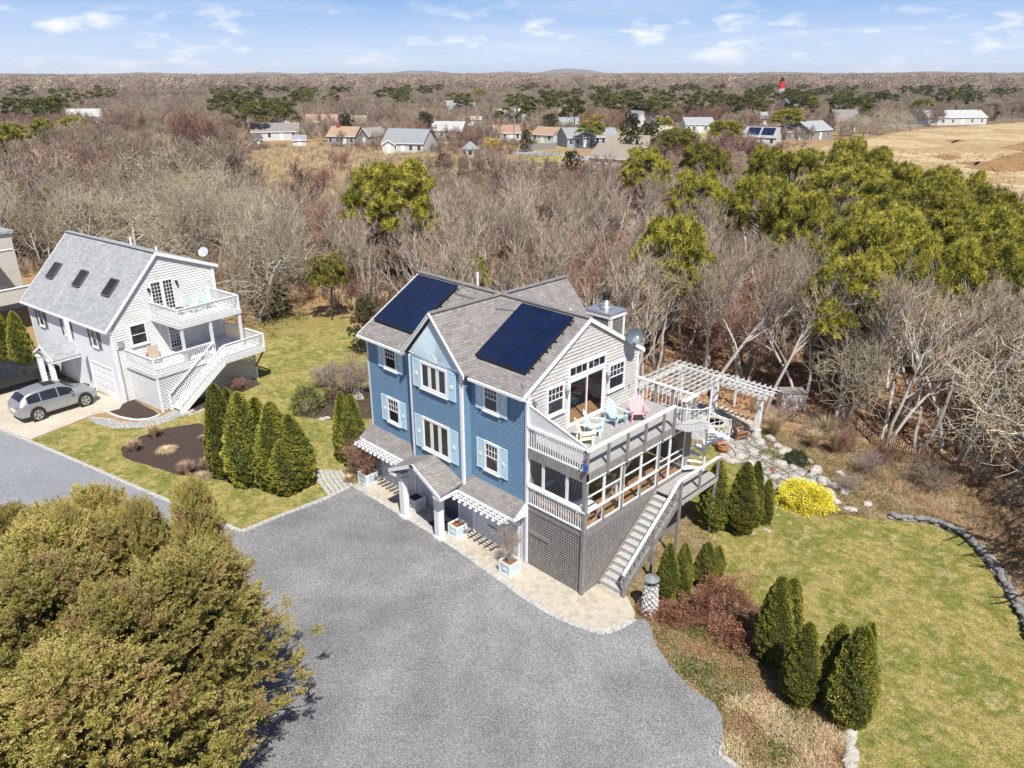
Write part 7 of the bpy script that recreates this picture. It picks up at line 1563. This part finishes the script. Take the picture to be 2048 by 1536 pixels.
# arborvitae
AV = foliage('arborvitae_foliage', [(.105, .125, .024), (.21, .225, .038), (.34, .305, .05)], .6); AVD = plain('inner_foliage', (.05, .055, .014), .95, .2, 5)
def arbor_proto(seed, h=3.2, r=.75, n=17000):
    rg = np.random.default_rng(seed); f = rg.uniform(0, 1, n)**1.15; a = rg.uniform(0, 6.283, n)
    prof = lambda f: r*np.clip(1-f, 0, 1)**.52*(.62+.55*np.clip(f*3.2, 0, 1)*(1-.25*f))
    lump = .07*np.sin(a*5+f*9+seed)+.07*np.sin(a*9-f*23)+.07*np.sin(f*50+a*4)+rg.uniform(-.06, .04, n); R_ = prof(f)*(1+lump); c = np.stack([R_*np.cos(a), R_*np.sin(a), .06+f*h*.985], 1)
    out = np.stack([np.cos(a), np.sin(a), np.full(n, .55)], 1)+rg.normal(size=(n, 3))*.45; out /= np.linalg.norm(out, axis=1)[:, None]; s = np.cross(out, rg.normal(size=(n, 3))); s /= np.linalg.norm(s, axis=1)[:, None]+1e-6
    l = .06*rg.uniform(.6, 1.3, (n, 1)); w_ = .018; b = c+out*l; m_ = c+out*l*.55
    V = np.stack([c-s*w_*.5, m_-s*w_*1.5, b, m_+s*w_*1.5], 1).reshape(-1, 3); F = np.arange(4*n).reshape(n, 4); tone = np.clip(.5+.35*np.sin(a*3+f*7)+rg.uniform(-.4, .4, n), 0, 1)
    t = empty('arborvitae', (0, 0, -500), 0, 'x', 'shrub', 'g'); fastmesh('foliage', V, F, AV, t, np.repeat(tone, 4))
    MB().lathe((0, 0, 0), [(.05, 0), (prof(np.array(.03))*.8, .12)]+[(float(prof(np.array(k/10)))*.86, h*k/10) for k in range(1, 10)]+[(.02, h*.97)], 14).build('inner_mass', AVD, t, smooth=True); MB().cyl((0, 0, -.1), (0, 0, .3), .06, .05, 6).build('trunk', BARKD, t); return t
AP = [arbor_proto(501, 3.2, .75), arbor_proto(502, 3.2, .62, 15000), arbor_proto(503, 3.2, .85, 20000)]
gl, gb, gr, gn, gc = 'arborvitae of the big left group', 'arborvitae at the blue house', 'arborvitae below the landing', 'arborvitae along the stone bank', 'arborvitae at the beige house'
def arb(xb, yb, yt, hw, lb, g_, k=0):
    """foot pixel, top pixel y and half width in pixels give size and place"""
    p = G(xb, yb); h = 1.
    for _ in range(12):
        X, Y = topx((p.x, p.y, h)); h += (Y-yt)*((p-CAM).length)/FPX*1.05
        h = max(.5, h)
    d_ = (p-CAM).length; r = hw*d_/FPX; base = (.75, .62, .85)[k]; inst(AP[k], p, rnd.uniform(0, 6), (r/base, r/base, h/3.2), lb, 'shrub', g_, 'arborvitae')
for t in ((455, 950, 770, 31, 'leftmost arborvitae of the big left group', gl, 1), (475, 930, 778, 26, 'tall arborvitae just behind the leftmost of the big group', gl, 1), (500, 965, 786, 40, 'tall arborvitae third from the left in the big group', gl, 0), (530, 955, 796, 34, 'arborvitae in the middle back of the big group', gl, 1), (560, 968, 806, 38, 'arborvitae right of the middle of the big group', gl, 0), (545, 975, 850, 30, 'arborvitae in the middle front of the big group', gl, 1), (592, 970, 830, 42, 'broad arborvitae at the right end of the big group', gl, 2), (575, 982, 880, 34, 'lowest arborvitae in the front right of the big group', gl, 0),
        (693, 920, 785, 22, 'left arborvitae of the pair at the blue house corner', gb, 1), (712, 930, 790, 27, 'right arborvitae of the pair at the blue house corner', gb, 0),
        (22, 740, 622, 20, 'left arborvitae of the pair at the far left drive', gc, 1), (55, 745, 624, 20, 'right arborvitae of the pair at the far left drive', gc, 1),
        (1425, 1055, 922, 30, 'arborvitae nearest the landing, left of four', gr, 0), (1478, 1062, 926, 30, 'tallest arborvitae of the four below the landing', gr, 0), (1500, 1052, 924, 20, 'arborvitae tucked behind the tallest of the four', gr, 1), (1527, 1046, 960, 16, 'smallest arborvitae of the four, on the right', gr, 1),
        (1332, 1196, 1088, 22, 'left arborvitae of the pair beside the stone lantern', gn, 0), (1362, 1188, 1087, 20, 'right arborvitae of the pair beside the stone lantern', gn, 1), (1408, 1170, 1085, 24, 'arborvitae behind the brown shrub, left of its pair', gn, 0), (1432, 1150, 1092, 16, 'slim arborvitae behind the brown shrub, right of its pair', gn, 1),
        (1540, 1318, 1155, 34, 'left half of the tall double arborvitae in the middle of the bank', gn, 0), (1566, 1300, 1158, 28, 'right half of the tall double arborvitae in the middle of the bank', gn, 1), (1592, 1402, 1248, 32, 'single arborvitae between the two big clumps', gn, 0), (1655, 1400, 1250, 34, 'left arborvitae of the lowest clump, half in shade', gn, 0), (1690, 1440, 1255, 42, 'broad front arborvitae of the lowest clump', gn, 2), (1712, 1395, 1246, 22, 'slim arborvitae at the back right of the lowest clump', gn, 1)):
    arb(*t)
# leafy shrubs: rhododendron, yellow cypress, dwarf pine, brown-leaved mound
def mound(name, cols, seed, r, h, n, ls, label, loc, cat='shrub', jag=.18, wdf=.5, twigs=True, tw=None, holes=.0):
    rg = np.random.default_rng(seed); d = rg.normal(size=(n, 3)); d[:, 2] = np.abs(d[:, 2]); d /= np.linalg.norm(d, axis=1)[:, None]
    q = np.array([mnoise.noise(Vector((v[0]*2.3+seed, v[1]*2.3, v[2]*2.3))) for v in d]); R_ = (1+jag*2*q)*rg.uniform(.72, 1.0, n)**.8; c = d*R_[:, None]*np.array((r, r, h)); c[:, 2] += .03
    o_ = d+rg.normal(size=(n, 3))*.7; o_ /= np.linalg.norm(o_, axis=1)[:, None]; s = np.cross(o_, rg.normal(size=(n, 3))); s /= np.linalg.norm(s, axis=1)[:, None]+1e-6; l = ls*rg.uniform(.6, 1.3, (n, 1)); w_ = l*wdf
    V = np.stack([c, c+o_*l*.5+s*w_*.5, c+o_*l, c+o_*l*.5-s*w_*.5], 1).reshape(-1, 3)
    t = empty(name, loc, 0, label, cat); fastmesh('foliage', V, np.arange(4*n).reshape(n, 4), foliage(name+'_leaves', cols), t, np.repeat(np.clip(.5+q*1.2+rg.uniform(-.4, .4, n), 0, 1), 4))
    if twigs:
        r2 = random.Random(seed); sg = []
        for i in range(60): v = rdir(r2); v.z = abs(v.z); sg.append(([(Vector((0, 0, 0)), .02), (Vector((v.x*r*.5, v.y*r*.5, v.z*h*.6)), .012), (Vector((v.x*r, v.y*r, v.z*h))*r2.uniform(.8, 1.1), .006)], r2.random()))
        V, F, T_ = tubes(sg, 3); fastmesh('twigs', V, F, tw or TWIG, t, T_)
    return t
mound('rhododendron', [(.035, .05, .015), (.11, .125, .03), (.17, .17, .05)], 1, .95, 1.5, 2600, .14, 'round dark green rhododendron with yellowish leaf tips in the back mulch bed', G(616, 820), wdf=.35)
mound('rhododendron', [(.03, .045, .015), (.09, .10, .03)], 2, .7, .8, 1200, .12, 'small dull green shrub behind the arborvitae pair', G(672, 800), wdf=.35)
mound('golden_cypress', [(.55, .46, .02), (.80, .70, .04), (.88, .80, .12)], 3, 1.25, .85, 14000, .08, 'bright yellow golden cypress spreading by the rock garden', G(1606, 1005), jag=.25, wdf=.45)
mound('dwarf_pine', [(.03, .045, .015), (.08, .10, .03)], 4, .6, .6, 2600, .12, 'round dark green dwarf conifer in the rock garden', G(1592, 925), wdf=.2)
mound('creeping_juniper', [(.12, .15, .02), (.2, .22, .03)], 5, .6, .15, 900, .08, 'patch of low yellow-green plants among the flat rocks', G(1540, 912), wdf=.4, cat='plant')
BRN = [(.16, .06, .035), (.30, .13, .075), (.42, .22, .14)]
TD = foliage('brown_red_twigs', [(.12, .055, .04), (.24, .12, .09)])
for i, (q, r, h, n, lb) in enumerate((((1450, 1225), 1.25, 1.5, 8000, 'large rounded brown-leaved shrub in the middle of the bank'), ((1395, 1232), .9, .7, 4500, 'brown-leaved shrub between the stone lantern and the larger one'), ((1345, 1238), .7, .55, 3200, 'brown-leaved shrub right beside the stone lantern'), ((1490, 1290), .85, .7, 4200, 'brown-leaved shrub below the largest one'), ((1300, 1225), .5, .4, 1500, 'low reddish shrub at the foot of the stone lantern'), ((1455, 1275), .8, .6, 3500, 'brown-leaved shrub in the front of the bank'), ((1315, 1195), .45, .4, 1200, 'small reddish shrub behind the stone lantern'))):
    mound('brown_shrub', BRN, 20+i, r, h, n, .055, lb, G(*q), jag=.3, tw=TD)
# ---- ground covers as stuff
def strew(name, poly, n, cols, ls, label, seed, up=.4, zmax=.12, wdf=.6, clump=0, blades=False, thr=None, excl=()):
    rg = random.Random(seed); xs = [p[0] for p in poly]; ys = [p[1] for p in poly]; C = []; k = 0
    while len(C) < n and k < n*8:
        k += 1; x, y = rg.uniform(min(xs), max(xs)), rg.uniform(min(ys), max(ys))
        if not inpoly(x, y, poly) or any(inpoly(x, y, e) for e in excl): continue
        v = mnoise.noise(Vector((x*.9, y*.9, seed)))
        if thr is not None and v < thr+rg.uniform(-.15, .15): continue
        C.append((x, y, v))
    C = np.array(C); n = len(C); q = np.random.default_rng(seed); c = np.stack([C[:, 0], C[:, 1], q.uniform(.01, zmax, n) if not blades else np.full(n, .005)], 1); o_ = q.normal(size=(n, 3)); o_[:, 2] = np.abs(o_[:, 2])+up; o_ /= np.linalg.norm(o_, axis=1)[:, None]
    s = np.cross(o_, q.normal(size=(n, 3))); s /= np.linalg.norm(s, axis=1)[:, None]+1e-6; l = ls*q.uniform(.5, 1.4, (n, 1)); w_ = l*wdf if not blades else np.full((n, 1), wdf)
    V = np.stack([c-s*w_*(.5 if blades else 0), c+o_*l*.5+s*w_*.5, c+o_*l, c+o_*l*.5-s*w_*.5], 1).reshape(-1, 3)
    o = fastmesh(name, V, np.arange(4*n).reshape(n, 4), foliage(name+'_mat', cols), None, np.repeat(np.clip(.5+C[:, 2]*.9+q.uniform(-.4, .4, n), 0, 1), 4)); o['kind'] = 'stuff'; o['label'] = label; return o
bank = px((1290, 1236), (1302, 1255), (1311, 1288), (1347, 1341), (1382, 1377), (1430, 1407), (1446, 1440), (1448, 1478), (1445, 1510), (1520, 1570), (1700, 1640), (1700, 1400), (1600, 1330), (1500, 1240), (1400, 1190), (1300, 1190))
strew('bank_ground_cover', bank, 26000, [(.06, .085, .02), (.15, .18, .035), (.30, .22, .11), (.33, .14, .08)], .06, 'mixed green and brown ground cover on the bank beside the gravel', 41, zmax=.10)
bank2 = px((1450, 1400), (1550, 1390), (1640, 1420), (1700, 1450), (1700, 1640), (1540, 1590), (1445, 1510))
strew('dry_bank_grass', bank2, 16000, [(.40, .28, .15), (.58, .46, .28), (.68, .57, .38)], .22, 'tan dry grass at the bottom of the bank', 42, up=.1, blades=True, wdf=.012, thr=-.1)
dg = px((1780, 1030), (1860, 1040), (1930, 1056), (1975, 1095), (2010, 1140), (2060, 1230), (2300, 1350), (2300, 1150), (2048, 985), (1900, 935), (1760, 890), (1690, 880), (1660, 900), (1740, 990))
strew('dry_grass', dg, 42000, [(.30, .20, .10), (.50, .38, .21), (.62, .50, .32)], .30, 'pale dry grass between the slate edging and the wood', 43, up=.05, blades=True, wdf=.014)
strew('garden_litter', px((1500, 860), (1640, 860), (1760, 930), (1790, 1030), (1650, 1035), (1560, 990), (1470, 930)), 12000, [(.20, .12, .06), (.42, .30, .17), (.2, .2, .06)], .07, 'leaf litter and dead stems between the rocks', 44, zmax=.08)
strew('grass_blades', lawnR, 60000, [(.17, .21, .03), (.34, .32, .08), (.55, .47, .22)], .06, 'short tufted grass of the right-hand lawn', 45, up=.5, blades=True, wdf=.016)
strew('grass_blades', lawnL, 45000, [(.15, .20, .03), (.30, .31, .07), (.48, .42, .18)], .06, 'short grass of the left-hand lawn', 46, up=.5, blades=True, wdf=.02, excl=MBEDS)
strew('path_litter', px((1265, 1140), (1300, 1060), (1380, 1000), (1450, 1100), (1440, 1150), (1330, 1190)), 5000, [(.22, .13, .07), (.45, .34, .2), (.2, .2, .06)], .06, 'leaf litter under the stairs and along the stepping path', 47, zmax=.06)
woodP = [G(480, 632), G(560, 602), G(700, 618), (-11, 10.5), (-3, 11.5), (-6.5, 20), (2, 20), G(1560, 808), G(1640, 846), G(1760, 884), G(1880, 925), G(2048, 985), G(2300, 1100), G(2300, 700), G(1900, 560), G(1300, 560), G(900, 520), G(500, 520)]
strew('fallen_leaves', woodP, 42000, [(.14, .065, .035), (.30, .15, .07), (.42, .24, .13)], .16, 'rust brown fallen leaves on the wood floor', 48, up=.6, zmax=.08, wdf=.8)
# reeds and scrub by instancing
RS_ = [grassclump('reed_source', DG, 61+i, 70, 1.7, .35, .05, link=False, base=.9) for i in range(2)]+[grassclump('reed_source', DGP, 65, 70, 1.3, .5, .04, link=False, base=.8)]
big, small = gen_bare(81, 2.2, .5, 7, .25, (4, 4), .03, .018, .2, .15, .55); V, F, T_ = tubes([(p, tn) for p, tn, l in big+small], 3); RS_.append(fastmesh('scrub_source', V, F, TWF, None, T_, link=False)); RS_.append(fastmesh('scrub_source', V, F, TWFR, None, T_, link=False))
P_ = []; S_ = []; I_ = []
for _ in range(26000):
    r = math.sqrt(rnd.uniform(30**2, 230**2)); a = vd+math.radians(rnd.uniform(-38, 38)); x, y = CAM.x+r*math.cos(a), CAM.y+r*math.sin(a)
    if inpoly(x, y, openP) or inpoly(x, y, grassP): continue
    if any((c.x-x)**2+(c.y-y)**2 < 45 for c, _ in CT): continue
    X, Y = topx((x, y, 0)); inr = inpoly(x, y, reedP); inm = inpoly(x, y, marshP); leafy = (Vector((x, y, 0))-Vector((6, 32, 0))).length < 38 and not inr
    if inm and rnd.random() > .38: continue
    if leafy and rnd.random() > .14: continue
    if r > 150 and not inr and rnd.random() > .5: continue
    P_.append((x, y, 0)); S_.append(rnd.uniform(.6, 1.1)*(1 if not inm else .34)); I_.append(rnd.choice((0, 1, 0, 1, 2)) if inr or inm else (rnd.choice((3, 3, 4, 2)) if leafy else rnd.choice((0, 1, 2, 3, 3, 4, 3))))
scatter('reeds_and_scrub', P_, S_, I_, RS_, 'tan reeds and twiggy scrub between the trees', 9)
print('reeds', len(P_))
# ---- foreground cedars
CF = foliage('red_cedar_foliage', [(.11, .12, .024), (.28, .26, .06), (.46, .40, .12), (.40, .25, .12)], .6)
def cedar_proto(seed, h=7, R_=3.0, nbr=110, npl=40, per=56, lean=(0, 0)):
    rg = np.random.default_rng(seed); r = random.Random(seed); segs = [([(Vector((lean[0]*f, lean[1]*f, h*.95*f-.1)), .2*(1-f*.85)) for f in (0, .25, .5, .75, 1)], .4)]; A = []; Dd = []; Tn = []
    for i in range(nbr):
        f = .08+.92*((i+.5)/nbr)**.9; a = i*2.39996+r.uniform(-.3, .3); ln = R_*(1-f)**.62*(.55+.75*min(1, f*4))*r.uniform(.75, 1.12)+.25; st = Vector((lean[0]*f, lean[1]*f, h*.92*f)); upz = .18+.55*f; d = Vector((math.cos(a), math.sin(a), upz)).normalized(); mid_ = st+d*ln*.5; d2 = (d+Vector((.08, .12, .25))).normalized(); en = mid_+d2*ln*.5; segs.append(([(st, .045*(1-f*.6)), (mid_, .028), (en, .008)], r.random())); bt = r.random()
        for k in range(npl//5):
            g_ = .2+.8*(k+r.random())/(npl//5); p = st.lerp(mid_, g_*2) if g_ < .5 else mid_.lerp(en, g_*2-1); sp_ = ln*.3*(1.3-g_); off = rdir(r); off.z = off.z*.5+.2; p = p+off*sp_*r.uniform(.3, 1); ct = r.random()
            for j in range(6):
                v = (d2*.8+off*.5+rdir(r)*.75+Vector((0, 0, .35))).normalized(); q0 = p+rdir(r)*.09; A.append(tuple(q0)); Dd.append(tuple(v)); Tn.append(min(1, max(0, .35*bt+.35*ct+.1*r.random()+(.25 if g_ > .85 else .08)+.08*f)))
    A = np.array(A); Dd = np.array(Dd); Tn = np.array(Tn); n = len(A); L_ = .42*rg.uniform(.6, 1.25, n)
    # every plume: per small scales arranged around its axis, shorter towards the tip
    s = rg.uniform(0, 1, (n, per)); ax = Dd[:, None, :]; c = A[:, None, :]+ax*(s*L_[:, None])[..., None]; q = rg.normal(size=(n, per, 3)); q -= (q*ax).sum(2, keepdims=True)*ax; q /= np.linalg.norm(q, axis=2, keepdims=True)+1e-6
    rad = (.085*(1-s*.85)*np.sqrt(rg.uniform(.05, 1, (n, per))))[..., None]; o_ = ax*.85+q*.6; b0 = c+q*rad*.6; l = rg.uniform(.035, .075, (n, per, 1)); w_ = np.cross(o_, rg.normal(size=(n, per, 3))); w_ /= np.linalg.norm(w_, axis=2, keepdims=True)+1e-6; w_ *= .013
    V = np.stack([b0-w_*.6, b0+o_*l*.5+w_, b0+o_*l, b0+o_*l*.5-w_], 2).reshape(-1, 3); F = np.arange(len(V)).reshape(-1, 4); tn = np.repeat(np.clip(Tn[:, None]+rg.uniform(-.15, .15, (n, per)), 0, 1).ravel(), 4)
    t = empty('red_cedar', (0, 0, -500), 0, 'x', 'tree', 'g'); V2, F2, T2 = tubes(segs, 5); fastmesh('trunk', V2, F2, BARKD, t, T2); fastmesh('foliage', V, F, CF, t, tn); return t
CP = [cedar_proto(601, 7, 2.6, lean=(.4, .3)), cedar_proto(602, 7, 2.4, lean=(-.2, .5)), cedar_proto(603, 7, 2.8, lean=(.6, -.1))]
gcd = 'red cedars of the foreground clump'
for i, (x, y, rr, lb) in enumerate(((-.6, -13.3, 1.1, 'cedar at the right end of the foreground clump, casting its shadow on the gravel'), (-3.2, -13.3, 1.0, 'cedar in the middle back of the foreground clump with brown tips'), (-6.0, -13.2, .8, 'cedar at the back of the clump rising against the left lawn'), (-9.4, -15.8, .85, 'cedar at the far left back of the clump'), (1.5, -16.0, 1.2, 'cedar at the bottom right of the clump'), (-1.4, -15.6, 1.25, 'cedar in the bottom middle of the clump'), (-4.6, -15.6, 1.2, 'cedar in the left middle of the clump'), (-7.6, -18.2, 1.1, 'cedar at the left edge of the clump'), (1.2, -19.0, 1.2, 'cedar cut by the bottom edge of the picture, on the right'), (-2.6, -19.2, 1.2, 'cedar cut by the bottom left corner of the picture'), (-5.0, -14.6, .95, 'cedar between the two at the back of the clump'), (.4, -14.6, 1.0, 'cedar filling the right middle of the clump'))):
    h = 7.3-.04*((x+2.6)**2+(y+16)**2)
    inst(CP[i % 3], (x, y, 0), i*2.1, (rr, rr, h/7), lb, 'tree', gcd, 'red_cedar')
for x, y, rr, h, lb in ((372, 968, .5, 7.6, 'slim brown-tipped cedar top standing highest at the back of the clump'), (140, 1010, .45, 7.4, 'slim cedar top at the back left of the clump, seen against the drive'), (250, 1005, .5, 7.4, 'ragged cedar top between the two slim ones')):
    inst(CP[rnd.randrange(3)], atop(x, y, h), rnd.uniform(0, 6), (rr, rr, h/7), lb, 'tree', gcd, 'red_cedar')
kill(sum(PROT.values(), [])+PP+PM+CD+AP+CP+[RB, RR])

# ---- thin air between here and the horizon
hz = MB(); hz.box(-7200, 7200, -2600, 7600, -1, 75); ho = hz.build('haze', None, uv=False); ho['kind'] = 'stuff'; ho['label'] = 'thin pale haze over the far woods'
hm = bpy.data.materials.new('air'); hm.use_nodes = True; hm.node_tree.nodes.clear(); _o = N(hm.node_tree, 'ShaderNodeOutputMaterial'); _v = N(hm.node_tree, 'ShaderNodeVolumePrincipled'); _v.inputs['Color'].default_value = (.82, .88, 1, 1); _v.inputs['Density'].default_value = .00008; hm.node_tree.links.new(_v.outputs[0], _o.inputs['Volume']); ho.data.materials.append(hm)
